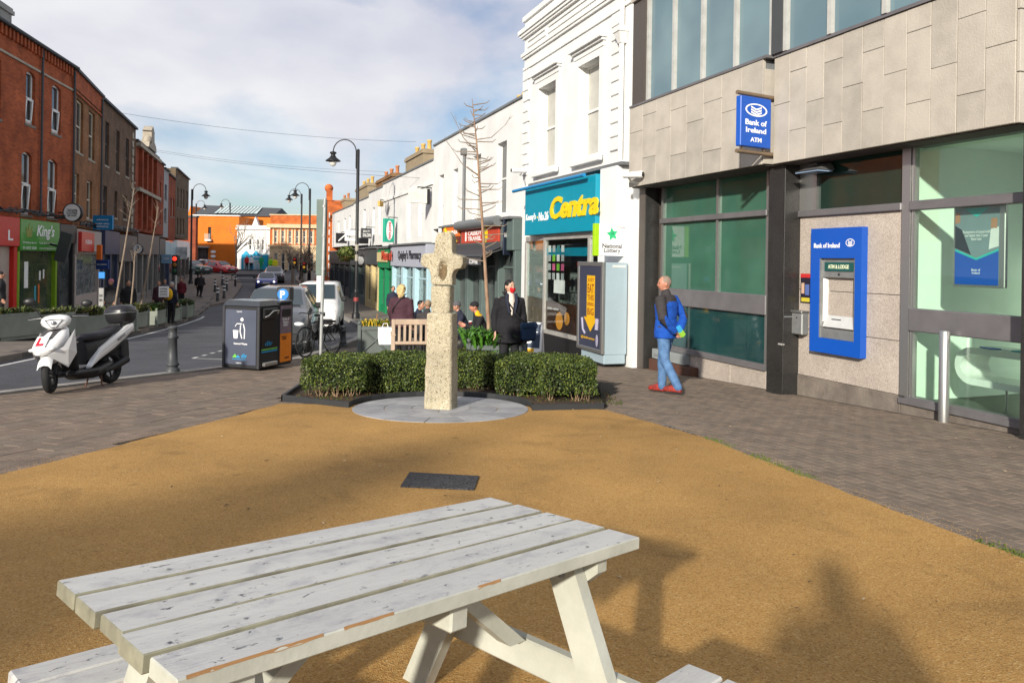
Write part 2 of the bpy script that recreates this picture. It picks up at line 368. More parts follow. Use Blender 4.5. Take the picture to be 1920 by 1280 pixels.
# kerb stones of the plaza
pk = struct(MB().build('plaza_kerb', M_kerb))
pts = [Vector(p) for p in PLZ_EDGE]
for a, b_ in zip(pts[:-1], pts[1:]):
    L = (b_ - a).length; n = max(1, round(L / .95))
    if a.y > 60: continue
    for i in range(n):
        p, q = a.lerp(b_, i / n), a.lerp(b_, (i + 1) / n); dd = (q - p).normalized(); nn = Vector((dd.y, -dd.x)) 
        g_ = .006; p = p + dd * g_; q = q - dd * g_; v = []
        for r in (p, q):
            for s in (-.02, .20): x = r + nn * s; v.append((x.x, x.y, G0(x.y) + .004)); 
            for s in (-.035, .20): x = r + nn * s; v.append((x.x, x.y, G0(x.y) - .25))
        bb = MB(); bb.add(v, [(0, 4, 5, 1), (0, 2, 6, 4), (1, 5, 7, 3), (0, 1, 3, 2), (4, 6, 7, 5)]); bb.build('kerb_stone', M_kerb, pk)

# resin bound patch
RES = [(-60, 906), (0, 891), (60, 877), (111, 864), (248, 829), (341, 805), (431, 783), (525, 757), (664, 760), (700, 752), (830, 745), (950, 752), (988, 762), (1128, 768), (1145, 772), (1230, 795), (1317, 820), (1390, 848), (1462, 877), (1530, 902), (1598, 929), (1700, 967), (1798, 1004), (1925, 1051)]
RESP = [xy(P(*p)) for p in RES]
rough = []
for (a, b_) in zip(RESP[:-1], RESP[1:]):
    n = max(1, int(math.hypot(b_[0] - a[0], b_[1] - a[1]) / .12))
    for i in range(n): rough.append((a[0] + (b_[0] - a[0]) * i / n + random.uniform(-.012, .012), a[1] + (b_[1] - a[1]) * i / n + random.uniform(-.012, .012)))
RESP_FULL = [(-3.6, -8)] + [(-5.4, 3.)] + rough + [RESP[-1], (3.2, 1.), (3.2, -8)]
struct(sheet('resin_gravel_patch', RESP_FULL, .006, M_resin))

# paving blocks: the ones that show largest are pieces of their own, the rest one mesh
def blk_mesh(l, w_):
    b = MB(); h = .045; c = .0025
    b.add([(c, c, 0), (l - c, c, 0), (l - c, w_ - c, 0), (c, w_ - c, 0), (0, 0, -c), (l, 0, -c), (l, w_, -c), (0, w_, -c), (0, 0, -h), (l, 0, -h), (l, w_, -h), (0, w_, -h)],
          [(0, 1, 2, 3), (4, 5, 1, 0), (5, 6, 2, 1), (6, 7, 3, 2), (7, 4, 0, 3), (8, 9, 5, 4), (9, 10, 6, 5), (10, 11, 7, 6), (11, 8, 4, 7)]); return b
BED = [xy(P(528, 752)), xy(P(1132, 766)), (1.9, 12.6), (-3.1, 12.9)]
def lay(org, ang, L, W, region, mats_, nmax=300):
    ca, sa = math.cos(ang), math.sin(ang); cells = []
    for j in range(-80, 140):
        for i in range(-90, 90):
            u = i * L + (j % 2) * L / 2; v = j * W
            x, y = org[0] + u * ca - v * sa, org[1] + u * sa + v * ca
            xc, yc = x + (L * ca - W * sa) / 2, y + (L * sa + W * ca) / 2
            if not region(xc, yc): continue
            cells.append((x, y, xc, yc))
    cells.sort(key=lambda c: (c[2] ** 2 + c[3] ** 2) if abs(c[2]) < .70 * c[3] else 1e4 + c[3])
    base = blk_mesh(L - .007, W - .007); me = []
    for m in mats_:
        o = base.build('paving_block', m); me.append(o.data); bpy.data.objects.remove(o)
    sa_ = math.atan(.05); rest = [MB() for _ in mats_]
    tilt = Matrix.Rotation(-sa_, 4, 'X')
    for k, (x, y, xc, yc) in enumerate(cells):
        rr = random.Random(k * 7 + 1); mi = rr.choice([0, 0, 0, 1, 1, 2]); z = G0(y) + rr.uniform(-.0015, .0015)
        M = Matrix.Translation((x, y, z)) @ Matrix.Rotation(rr.uniform(-.006, .006), 4, 'X') @ tilt @ Matrix.Rotation(ang, 4, 'Z')
        if k < nmax:
            o = bpy.data.objects.new('paving_block', me[mi]); col.objects.link(o); o.parent = pave; o.matrix_local = M
        else: rest[mi].add(base.v, base.f, 0, False, M)
    for b, m in zip(rest, mats_):
        if b.v: b.build('paving_blocks', m, pave, kind='stuff')
RIN = [(p[0], p[1]) for p in RESP]
def reg_r(x, y):
    if y < 2.2 or y > 17 or x < -.2: return False
    if x + .371 * y > 8.5: return False
    if inside(x, y, RESP_FULL) or inside(x, y, BED): return False
    if inside(x, y, [xy(P(1229, 796)), xy(P(1245, 794)), xy(P(1306, 814)), xy(P(1288, 817))]): return False
    return x > .9 or y > 12.6
def reg_l(x, y):
    if y < 5 or y > 17.2 or x < -9: return False
    if inside(x, y, RESP_FULL) or inside(x, y, BED): return False
    if x > .9 or (x > -.2 and y > 12.6): return False
    return inside(x, y, PLAZA) and all(((Vector(p) - Vector((x, y))).length > .0) for p in ()) and (Vector((x, y)) - Vector(xy(k0))).dot(Vector((kd.y, -kd.x))) > .34
lay((8.6, 0), RF.a, .2, .1, reg_r, [M_pave2, M_pave, M_pave3])
lay(xy(k0), math.atan2(kd.y, kd.x), .42, .21, reg_l, [M_pave3, M_pave, M_pave2])

# ================================================================== BUILDINGS: common pieces
M_white = mat('white_render', (.76, .76, .75), .75, sc_=1.2, c2=(.68, .68, .67), bump=.12, bsc=18)
M_white2 = mat('white_render_aged', (.74, .74, .735), .8, sc_=.8, c2=(.62, .62, .62), bump=.15, bsc=14)
M_upvc = simple('white_frame_paint', (.75, .75, .73), .4)
M_alu = mat('brushed_aluminium', (.50, .50, .49), .38, metal=.85, sc_=30, c2=(.40, .40, .39), stretch=(1, 1, 12))
M_alug = mat('grey_anodised_rail', (.20, .19, .20), .45, metal=.35, sc_=3)
M_blackp = simple('black_paint', (.018, .018, .02), .4)
M_dkgrey = simple('dark_grey_paint', (.06, .065, .07), .5)
M_win = mat('dark_window_glass', (.05, .06, .065), .06, sc_=2, spec=.7)
M_winb = mat('blind_behind_glass', (.46, .45, .41), .25, sc_=3, spec=.6)
M_slate = mat('slate_roof', (.075, .08, .09), .7, sc_=8, bump=.3, bsc=20)
M_lead = mat('lead_flashing', (.16, .17, .18), .5, sc_=5, bump=.3, bsc=12)
M_conc = speckle('concrete_grey', [(.30, .29, .27), (.38, .37, .35), (.34, .33, .31)], 60, .85, .25, (1.4, .3), pos=False)
def wallo(b, x0, x1, z0, z1, y, ops, depth=.15, mi=0, ri=None, thick=None):
    """front face of a wall with openings (x0,x1,z0,z1) and their reveals"""
    ri = mi if ri is None else ri
    xs = sorted({x0, x1} | {min(max(v, x0), x1) for o in ops for v in o[:2]}); zs = sorted({z0, z1} | {min(max(v, z0), z1) for o in ops for v in o[2:4]})
    for xa, xb in zip(xs, xs[1:]):
        for za, zb in zip(zs, zs[1:]):
            cx, cz = (xa + xb) / 2, (za + zb) / 2
            if any(o[0] < cx < o[1] and o[2] < cz < o[3] for o in ops): continue
            b.quad((xa, y, za), (xb, y, za), (xb, y, zb), (xa, y, zb), mi)
    for o in ops:
        a, c, d, e_ = o[:4]; Y = y + depth
        b.quad((a, y, d), (a, y, e_), (a, Y, e_), (a, Y, d), ri); b.quad((c, y, d), (c, Y, d), (c, Y, e_), (c, y, e_), ri)
        b.quad((a, y, d), (a, Y, d), (c, Y, d), (c, y, d), ri); b.quad((a, y, e_), (c, y, e_), (c, Y, e_), (a, Y, e_), ri)
    if thick:
        Y = y + thick
        b.quad((x0, y, z0), (x0, y, z1), (x0, Y, z1), (x0, Y, z0), mi); b.quad((x1, y, z0), (x1, Y, z0), (x1, Y, z1), (x1, y, z1), mi)
        b.quad((x0, y, z1), (x1, y, z1), (x1, Y, z1), (x0, Y, z1), mi); b.quad((x0, Y, z0), (x0, Y, z1), (x1, Y, z1), (x1, Y, z0), mi)
def window(par, x0, x1, z0, z1, y, fm=None, gm=None, fw=.06, sash=True, sill=None, bars=0, tilt=False, sm=None):
    """frame (part) with its pane, optional sill; y is the plane of the frame front"""
    fm = fm or M_upvc; gm = gm or M_win
    b = MB(); b.box(x0, x0 + fw, y, y + .06, z0, z1); b.box(x1 - fw, x1, y, y + .06, z0, z1)
    b.box(x0 + fw, x1 - fw, y + .002, y + .058, z0, z0 + fw); b.box(x0 + fw, x1 - fw, y + .002, y + .058, z1 - fw, z1)
    zm = z0 + (z1 - z0) * .5
    if sash: b.box(x0 + fw, x1 - fw, y - .01, y + .05, zm - .03, zm + .03)
    for k in range(bars):
        xx = x0 + (x1 - x0) * (k + 1) / (bars + 1); b.box(xx - .025, xx + .025, y + .004, y + .05, z0 + fw, z1 - fw)
    f = b.build('window', fm, par)
    p = MB(); p.box(x0 + fw * .6, x1 - fw * .6, y + .03, y + .045, z0 + fw * .6, z1 - fw * .6); p.build('pane', gm, f)
    if tilt:
        t = MB(); za, zb = z0 + fw, zm - .02
        ang = Matrix.Translation((0, y, za)) @ Matrix.Rotation(R_(4), 4, 'X') @ Matrix.Translation((0, -y, -za))
        for q in ((x0 + fw, x0 + fw * 2, za, zb), (x1 - fw * 2, x1 - fw, za, zb), (x0 + fw, x1 - fw, za, za + fw), (x0 + fw, x1 - fw, zb - fw, zb)): t.box(q[0], q[1], y - .03, y + .01, q[2], q[3], 0, ang)
        t.build('tilted_sash', fm, f)
    if sill: sub('sill', f, sm or fm, lambda b: b.bbox(x0 - .08, x1 + .08, sill - .07, y + .03, z0 - .11, z0 - .002, .015))
    return f
def chimney(par, s0, s1, t0, t1, z0, z1, m, pots, potm, taper=0.):
    b = MB(); b.box(s0, s1, t0, t1, z0, z1); b.box(s0 - .07, s1 + .07, t0 - .07, t1 + .07, z1 - .18, z1 - .04); b.box(s0 - .03, s1 + .03, t0 - .03, t1 + .03, z1 - .04, z1 + .05)
    c = b.build('chimney', m, par)
    for i in range(pots):
        x = s0 + (s1 - s0) * (i + .5) / pots
        sub('chimney_pot', c, potm, lambda b: b.lathe([(.13, 0), (.12, .1), (.105, .45), (.135, .48), (.135, .56), (.1, .57)], 12, (x, (t0 + t1) / 2, z1 + .05)))
    return c
def fit(fr, px, py, t): return fr.pix(px, py, t)
M_pot = simple('yellow_clay_pot', (.62, .40, .12), .8); M_potr = simple('red_clay_pot', (.50, .20, .09), .8)

# ================================================================== BANK
T = -.30
M_band = mat('limestone_cladding', (.48, .44, .385), .8, sc_=2.2, c2=(.385, .35, .305), bump=.2, bsc=45, lo=.3, hi=.62, pos=True)
M_band2 = mat('limestone_cladding_warm', (.44, .405, .355), .8, sc_=2.5, c2=(.35, .32, .28), bump=.2, bsc=45, pos=True)
M_gran = speckle('polished_granite_panel', [(.42, .36, .31), (.52, .46, .40), (.33, .28, .24), (.48, .41, .36)], 85, .6, .08, (1.3, .2), pos=True)
M_blkg = speckle('black_granite', [(.014, .014, .014), (.028, .027, .026), (.045, .043, .042)], 120, .38, .04, (2, .3), spec=.5, pos=True)
M_plin = mat('plinth_concrete', (.22, .185, .155), .9, sc_=3, c2=(.12, .10, .085), bump=.3, bsc=30, pos=True)
M_gglass = mat('green_backed_glass', (.055, .15, .105), .05, sc_=1.1, c2=(.04, .115, .08), spec=.9, detail=2)
M_tglass = mat('teal_backed_glass', (.018, .062, .062), .05, sc_=1.3, c2=(.012, .045, .048), spec=.9, detail=2)
M_dglass = mat('dark_clerestory_glass', (.012, .035, .028), .06, sc_=1.2, spec=.55)
M_bglass = mat('blue_grey_blind_glass', (.15, .235, .27), .07, sc_=.8, c2=(.11, .18, .22), spec=.6, detail=2)
M_clear = glass('clear_shop_glass', (.90, .97, .93), .04)
M_mint = mat('mint_interior_wall', (.78, .90, .80), .7, sc_=2, var=.06)
M_mull = mat('pale_grey_mullion', (.48, .48, .46), .5, sc_=5)
M_brown = simple('bronze_frame', (.085, .07, .06), .45)

sL = RF.sx(1197, T); sA0 = RF.sx(1240); sA1 = RF.sx(1441); sP0 = RF.sx(1440, T); sP1 = RF.sx(1468, T)
sC0 = RF.sx(1700); sC1 = RF.sx(1916); sR = RF.sx(1899, -.42)
zg = lambda s: G0(RF.w(s, 0, 0).y)
zTr = RF.pix(1808, 379)[1]; zR1 = RF.pix(1808, 585)[1]; zR0 = RF.pix(1806, 631)[1]; zFb = RF.pix(1799, 762)[1]
zS = RF.pix(1790, 250, -.42)[1]; zB = RF.pix(1614, 51, -.42)[1]
lTr = RF.pix(1340, 407)[1]; lR1 = RF.pix(1352, 547)[1]; lR0 = RF.pix(1356, 582)[1]; lFb = RF.pix(1347, 665)[1]
zT = zB + 2.15
bank = thing('bank_building', 'modern bank with pale stone slab band, black granite pillars and green glazing', 'building', frame=RF, at3=(sP0, 0, zg(sP0)))
# pillars
for a, c, nm in ((sL, RF.sx(1208, T), 0), (sP0, sP1, 1), (RF.sx(1916, T), RF.sx(1916, T) + .6, 2)):
    pil = sub('pillar', bank, M_blkg if nm else M_brown, lambda b: b.box(a, c, T, .25, zg(c) - .3, zS + .02))
    if nm < 2: sub('return_slab', pil, M_blkg, lambda b: b.bbox(c + .001, c + .02, T + .004, .02, zg(c) - .3, zS + .01, .004))
    if nm == 1:
        sub('joint', pil, M_lead, lambda b: b.box(c + .021, c + .026, T + .02, .02, zg(c) + 1.17, zg(c) + 1.19))
        sub('chip', pil, M_conc, lambda b: b.bbox(c - .1, c + .024, T - .004, T + .05, zg(c) + .73, zg(c) + .79, .02))
# left bay
def bay(a, c, tr, r1, r0, fb, gl, glow, cols, lows):
    yy = -.02
    for q in [(a, a + .07, fb), (c - .05, c, fb)] + [(x - .03, x + .03, r1) for x in cols]: sub('window_frame', bank, M_alu, lambda b: b.box(q[0], q[1], yy, .055, q[2], zS))
    sub('transom', bank, M_alug, lambda b: b.bbox(a, c, -.06, .07, tr - .05, tr + .05, .01))
    sub('rail', bank, M_alug, lambda b: b.bbox(a + .001, c - .001, -.05, .07, r0, r1, .012))
    sub('bottom_frame', bank, M_alug, lambda b: b.box(a, c, -.05, .1, fb - .10, fb - .04).box(a, c, -.03, .1, fb - .04, fb))
    xs = [a + .07] + list(cols) + [c - .05]
    for x0, x1 in zip(xs, xs[1:]):
        for z0, z1 in ((tr + .05, zS), (r1, tr - .05)): sub('pane', bank, gl, lambda b: b.box(x0, x1, .02, .032, z0, z1))
    xs = [a + .07] + list(lows) + [c - .05]
    for x0, x1 in zip(xs, xs[1:]): sub('pane', bank, glow, lambda b: b.box(x0 + .004, x1 - .004, .02, .03, fb, r0))
xm = RF.sx(1345)
bay(sA0, sA1, lTr, lR1, lR0, lFb, M_gglass, M_tglass, [xm], [xm, RF.sx(1400)])
for x0, x1 in ((sA0, RF.sx(1373)), (RF.sx(1373) + .006, sA1)): sub('plinth_panel', bank, M_gran, lambda b: b.bbox(x0, x1, -.01, .2, zg(x0) - .4, lFb - .102, .008))
# ATM wall
sW0 = sP1 - .05
for q in ((sW0, sW0 + .42, -.02, zTr + .05), (sC0 - .06, sC0 + .07, -.03, zFb - .1), (sC0 + .08, sC0 + .12, -.015, zFb - .1)): sub('window_frame', bank, M_alu, lambda b: b.box(q[0], q[1], q[2], .06, q[3], zS))
sub('pane', bank, M_dglass, lambda b: b.box(sW0 + .42, sC0 - .06, .02, .03, zTr + .05, zS))
sub('transom', bank, M_alug, lambda b: b.bbox(sW0, sC0 - .06, -.05, .06, zTr - .05, zTr + .05, .01))
zj1 = RF.pix(1660, 552)[1]; zj2 = RF.pix(1660, 636)[1]; zb = RF.pix(1690, 741)[1]
for z0, z1 in ((zj1 + .004, zTr - .052), (zj2 + .004, zj1 - .004), (zb, zj2 - .004)):
    sub('granite_panel', bank, M_gran, lambda b: b.bbox(sW0, sC0 - .062, 0, .2, z0, z1, .004))
sub('plinth_panel', bank, M_plin, lambda b: b.bbox(sW0, sC0 - .06, -.012, .2, zg(sW0) - .4, zb - .006, .008))
sub('plinth_panel', bank, M_plin, lambda b: b.bbox(sC0 - .055, sC1 + .3, -.012, .2, zg(sC0) - .4, zFb - .102, .008))
# right bay: clear glass and the lobby behind it
sub('transom', bank, M_alug, lambda b: b.bbox(sC0 + .07, sC1 + .3, -.06, .06, zTr - .06, zTr + .06, .01))
sub('rail', bank, M_alug, lambda b: b.bbox(sC0 + .071, sC1 + .3, -.05, .06, zR0, zR1, .012))
sub('bottom_frame', bank, M_alug, lambda b: b.box(sC0 - .06, sC1 + .3, -.05, .1, zFb - .10, zFb - .03).box(sC0 - .06, sC1 + .3, -.03, .1, zFb - .03, zFb))
for z0, z1 in ((zTr + .06, zS), (zR1, zTr - .06), (zFb, zR0)): sub('pane', bank, M_clear, lambda b: b.box(sC0 + .1, sC1 + .3, .02, .03, z0, z1))
sub('lobby_wall', bank, M_mint, lambda b: b.box(sC0 - .10, sC0 + .0, .05, 2.6, zFb - .2, zS + .1).box(sC0 + .0, sC1 + 2.4, 2.4, 2.6, zFb - .2, zS + .1).box(sC0 + .9, sC1 + 1.2, .9, 1.15, zTr + .42, zS + .05))
sub('lobby_floor', bank, mat('lobby_floor_tile', (.10, .12, .10), .5), lambda b: b.box(sC0 - .1, sC1 + 2.4, .10, 2.6, zFb - .3, zFb - .08))
sub('ceiling', bank, M_mint, lambda b: b.box(sC0 - .1, sC1 + 2.4, .05, 2.6, zS + .06, zS + .1))
sub('dark_partition', bank, mat('navy_display_wall', (.012, .018, .035), .4), lambda b: b.box(sC0 + 1.75, sC1 + 1.6, 1.7, 1.8, zR1 - .3, zTr - .1))
# stone band: slabs in staggered columns
sub('band_core', bank, M_lead, lambda b: b.box(sL + .01, sR - .01, -.36, .3, zS + .01, zB - .01).box(sL + .01, RF.sx(1426, -.55) - .01, -.49, -.36, zS + .01, zB - .01))
sM = RF.sx(1426, -.55); sM2 = RF.sx(1447, -.42)
def slabs(x0, x1, ncol, t, seed, joints):
    r = random.Random(seed); w_ = (x1 - x0) / ncol
    for i in range(ncol):
        js = [zS + (zB - zS) * k for k in joints[i % len(joints)]]
        zz = [zS] + js + [zB]
        for a, c in zip(zz, zz[1:]):
            d = r.uniform(0, .006)
            sub('stone_slab', bank, M_band2 if r.random() < .22 else M_band, lambda b: b.bbox(x0 + i * w_ + .003, x0 + (i + 1) * w_ - .003, t - d, t + .05, a + .003, c - .003, .004))
slabs(sL, sM, 8, -.55, 3, [(.68,), (.33, .85), (.62,), (.28, .80), (.60,), (.24, .76), (.60,), (.50,)])
slabs(sM2, sR, 11, -.42, 5, [(.55,), (.28, .82), (.50,), (.26, .80), (.54,), (.30, .78)])
sub('return_slab', bank, M_band2, lambda b: b.bbox(sM + .002, sM + .03, -.545, -.36, zS + .01, zB - .15, .004))
for a, c in ((.0, .33), (.335, .74), (.745, 1.)): sub('stone_slab', bank, M_band, lambda b: b.bbox(sR + .002, sR + .04, -.41, 1.4, zS + (zB - zS) * a + .002, zS + (zB - zS) * c - .002, .004))
sub('soffit', bank, mat('soffit_paint', (.09, .075, .07), .8), lambda b: b.box(sL + .02, sR - .01, -.35, .02, zS - .012, zS + .009).box(sL + .02, sM - .01, -.48, -.36, zS - .012, zS + .009))
sub('sill', bank, M_alug, lambda b: b.box(sL, sM2, -.57, .0, zB + .002, zB + .045).box(sM2 + .002, sR + .05, -.45, .0, zB + .002, zB + .045))
# upper windows
tu = -.40
ups = [(1218, 1260), (1264, 1313), (1319, 1374), (1381, 1440)]
xu = [RF.sx(p, tu) for p in (1214, 1262, 1316, 1378, 1446)]
xv = [RF.sx(p, tu) for p in (1472, 1555, 1658, 1772, 1905)]
for xs in (xu, xv):
    for i, x in enumerate(xs): sub('mullion', bank, M_mull, lambda b: b.box(x - .035, x + .035, tu - .07, tu + .06, zB + .045, zT))
    for x0, x1 in zip(xs, xs[1:]): sub('pane', bank, M_bglass, lambda b: b.box(x0 + .036, x1 - .036, tu, tu + .012, zB + .045, zT))
sub('window_column', bank, M_dkgrey, lambda b: b.box(xu[-1] + .036, xv[0] - .036, tu - .09, tu + .1, zB + .045, zT))
sub('jamb', bank, M_brown, lambda b: b.box(sL, xu[0] - .036, -.5, tu + .1, zB + .046, zT))
sub('upper_band', bank, M_band, lambda b: b.box(sL, sR, -.56, .4, zT, zT + 1.6))
sub('wall_core', bank, M_conc, lambda b: b.box(sL, sR, tu + .1, 3., zB + .05, zT).box(sL, sC0 - .11, .25, 3., zg(sL) - .5, zS))
# projecting sign
def boi_logo(b, cx, cz, w_, h_, y, mi=0, M=None):
    n = 28; ro = [(cx + w_ / 2 * math.cos(2 * math.pi * k / n), cz + h_ / 2 * math.sin(2 * math.pi * k / n)) for k in range(n)]; ri = [(cx + w_ * .43 * math.cos(2 * math.pi * k / n), cz + h_ * .40 * math.sin(2 * math.pi * k / n)) for k in range(n)]
    b.add([(x, y, z) for x, z in ro + ri], [(k, (k + 1) % n, n + (k + 1) % n, n + k) for k in range(n)], mi, False, M)
    for j in range(3):
        z = cz + h_ * (.20 - .2 * j); u = w_ * .24; t = h_ * .13; d = h_ * .09
        b.add([(cx - u, y, z + d), (cx, y, z - d), (cx + u, y, z + d), (cx + u, y, z + d - t), (cx, y, z - d - t), (cx - u, y, z + d - t)], [(0, 5, 4, 1), (1, 4, 3, 2)], mi, False, M)
M_boi = simple('bank_blue', (.006, .085, .46), .35, coat=.2, var=.05); M_sw = simple('sign_white', (.85, .85, .85), .5, var=.03)
M_bronze = mat('bronze_tube', (.30, .22, .15), .4, metal=.6)
tS = -.58; c0 = RF.w(RF.sx(1446, -.42), -.44, 0)
ys = c0.y - .02
pl, pr = at(1384, 230, ys - .31), at(1441, 230, ys)
zt, zbm = at(1412, 184, ys - .15).z, at(1412, 277, ys - .15).z
sgn = thing('bank_sign', 'blue projecting sign with white oval emblem held between two bronze tubes', 'sign', (pr.x, pr.y, zbm), math.atan2(pr.y - pl.y, pr.x - pl.x))
W = (Vector(xy(pr)) - Vector(xy(pl))).length; Hh = zt - zbm
sub('panel', sgn, M_boi, lambda b: b.bbox(-W, 0, -.05, .05, 0, Hh, .01))
sub('emblem', sgn, M_sw, lambda b: boi_logo(b, -W / 2, Hh * .74, W * .72, Hh * .26, -.053))
def sgl(b):
    b.text('Bank of', -W / 2, Hh * .43, W * .70, Hh * .115, -.051, bold=.02, align='c'); b.text('Ireland', -W / 2, Hh * .28, W * .66, Hh * .105, -.051, bold=.02, align='c'); b.text('ATM', -W / 2, Hh * .10, W * .36, Hh * .09, -.051, bold=.02, align='c')
sub('lettering', sgn, M_sw, sgl)
for z in (-.075, Hh + .045): sub('tube', sgn, M_bronze, lambda b: b.tube([(-W - .03, 0, z), (.12, 0, z)], .032, 10))
for z in (-.04, Hh):
    for x in (-W + .08, -.1): sub('hanger', sgn, M_bronze, lambda b: b.box(x, x + .02, -.01, .01, z, z + .04))
# cash machine
a0, a1 = RF.pix(1521, 428, -.11), RF.pix(1616, 425, -.11); zb0 = RF.pix(1568, 665, -.11)[1]; zt0 = RF.pix(1568, 427, -.11)[1]
x0, x1 = a0[0], a1[0]
atm = thing('cash_machine', 'blue cash machine surround with grey recess set in granite wall', 'cash machine', frame=RF, at3=(x0, 0, zb0))
i0, i1 = RF.sx(1536, -.11), RF.sx(1603, -.11); iz1 = RF.pix(1570, 484, -.11)[1]; iz0 = RF.pix(1570, 637, -.11)[1]
def surround(b):
    for q in ((x0, i0, zb0, zt0), (i1, x1, zb0, zt0), (i0, i1, zb0, iz0), (i0, i1, iz1, zt0)): b.box(q[0], q[1], -.11, -.001, q[2], q[3])
sub('surround', atm, M_boi, surround)
M_atm = mat('atm_steel', (.33, .34, .34), .4, metal=.5, sc_=10); M_atmd = simple('atm_dark', (.05, .055, .06), .4)
hh = iz1 - iz0
sub('recess', atm, M_atm, lambda b: b.box(i0 + .001, i0 + .02, -.10, .1, iz0, iz1).box(i1 - .02, i1 - .001, -.10, .1, iz0, iz1).box(i0, i1, .1, .12, iz0, iz1).box(i0 + .02, i1 - .02, -.06, .1, iz0 + hh * .76, iz1 - .002).box(i0 + .02, i1 - .02, -.085, .1, iz0 + .002, iz0 + hh * .12))
sub('display_sign', atm, simple('atm_sign_green', (.015, .09, .085), .3), lambda b: b.box(i0 + .07, i1 - .07, -.075, -.06, iz0 + hh * .84, iz0 + hh * .95))
sub('lettering', atm, simple('pale_yellow_letters', (.75, .8, .55), .5), lambda b: b.text('ATM & LODGE', (i0 + i1) / 2, iz0 + hh * .87, (i1 - i0) * .58, hh * .05, -.0755, bold=.02, align='c'))
sub('camera_lens', atm, M_blackp, lambda b: b.ball(((i0 + i1) / 2, -.06, iz0 + hh * .80), .018))
sub('console', atm, simple('atm_pale_grey', (.55, .56, .56), .4), lambda b: b.add([(i0 + .03, -.06, iz0 + hh * .14), (i1 - .03, -.06, iz0 + hh * .14), (i1 - .03, .09, iz0 + hh * .5), (i0 + .03, .09, iz0 + hh * .5)], [(0, 1, 2, 3)]))
sub('screen', atm, M_atmd, lambda b: b.box(i0 + .17, i1 - .08, .05, .06, iz0 + hh * .36, iz0 + hh * .56))
for j in range(3):
    for k in range(4): sub('key', atm, M_atmd, lambda b: b.box(i0 + .17 + .045 * k, i0 + .205 + .045 * k, -.03 + .035 * j, -.01 + .035 * j, iz0 + hh * (.235 + .083 * j), iz0 + hh * (.245 + .083 * j)))
sub('side_cheek', atm, simple('atm_white_cheek', (.72, .72, .70), .4), lambda b: b.add([(i0 + .022, -.05, iz0 + hh * .2), (i0 + .16, .095, iz0 + hh * .3), (i0 + .16, .095, iz0 + hh * .72), (i0 + .022, -.05, iz0 + hh * .75)], [(0, 1, 2, 3)]))
sub('lettering', atm, M_sw, lambda b: b.text('Bank of Ireland', x0 + (x1 - x0) * .07, zt0 - (zt0 - iz1) * .66, (x1 - x0) * .52, .07, -.112, bold=.02)); sub('emblem', atm, M_sw, lambda b: boi_logo(b, x0 + (x1 - x0) * .79, zt0 - (zt0 - iz1) * .5, .16, .11, -.113))
# small things on the granite
px0, pz0 = RF.pix(1490, 585, -.05); pz1 = RF.pix(1490, 625, -.05)[1]
pb = thing('letter_box', 'small grey steel letter box on the black pillar beside the cash machine', 'letter box', frame=RF, at3=(px0, 0, pz1))
sub('body', pb, M_atm, lambda b: b.bbox(px0 + .03, px0 + .26, -.14, -.01, pz1, pz0, .015)); sub('lid', pb, M_alu, lambda b: b.bbox(px0 + .02, px0 + .27, -.16, -.005, pz0 + .001, pz0 + .035, .012)); sub('lock', pb, M_blackp, lambda b: b.ball((px0 + .15, -.142, pz0 - .07), .012))
po = thing('wall_poster', 'small red and black poster stuck on granite left of the cash machine', 'poster', frame=RF, at3=(RF.sx(1503), 0, pz0))
q0, q1 = RF.sx(1503), RF.sx(1522); w0, w1 = RF.pix(1512, 568)[1], RF.pix(1512, 513)[1]
sub('sheet', po, simple('poster_black', (.02, .015, .03), .5), lambda b: b.box(q0, q1, -.012, -.002, w0, w1))
sub('print', po, [simple('poster_red', (.55, .03, .03), .5), simple('poster_yellow', (.6, .5, .05), .5), simple('poster_skin', (.6, .4, .3), .5), simple('poster_blue', (.1, .15, .4), .5)],
    lambda b: b.box(q0, q1, -.014, -.0121, w1 - .06, w1, 0).box(q0 + .02, q1 - .02, -.014, -.0121, w0 + .02, w0 + .08, 1).box(q0 + .02, q0 + .08, -.014, -.0121, w0 + .14, w0 + .30, 2).box(q0 + .10, q1 - .03, -.014, -.0121, w0 + .12, w0 + .28, 3))
lx = RF.pix(1530, 316, -.16)
fl = thing('wall_floodlight', 'grey hooded floodlight under the stone band above the pillar', 'lamp', frame=RF, at3=(lx[0], -.16, lx[1]))
sub('hood', fl, M_alu, lambda b: b.loft([[(lx[0] - .24 + k, -.36, lx[1] - .04), (lx[0] + .24 - k, -.36, lx[1] - .04), (lx[0] + .24 - k, -.04, lx[1] - .04 + j), (lx[0] - .24 + k, -.04, lx[1] - .04 + j)] for k, j in ((0, 0), (.03, .07), (.09, .12))], smooth=False))
sub('lens', fl, simple('lamp_lens_blue', (.25, .35, .5), .2), lambda b: b.box(lx[0] - .22, lx[0] + .22, -.34, -.06, lx[1] - .065, lx[1] - .041))
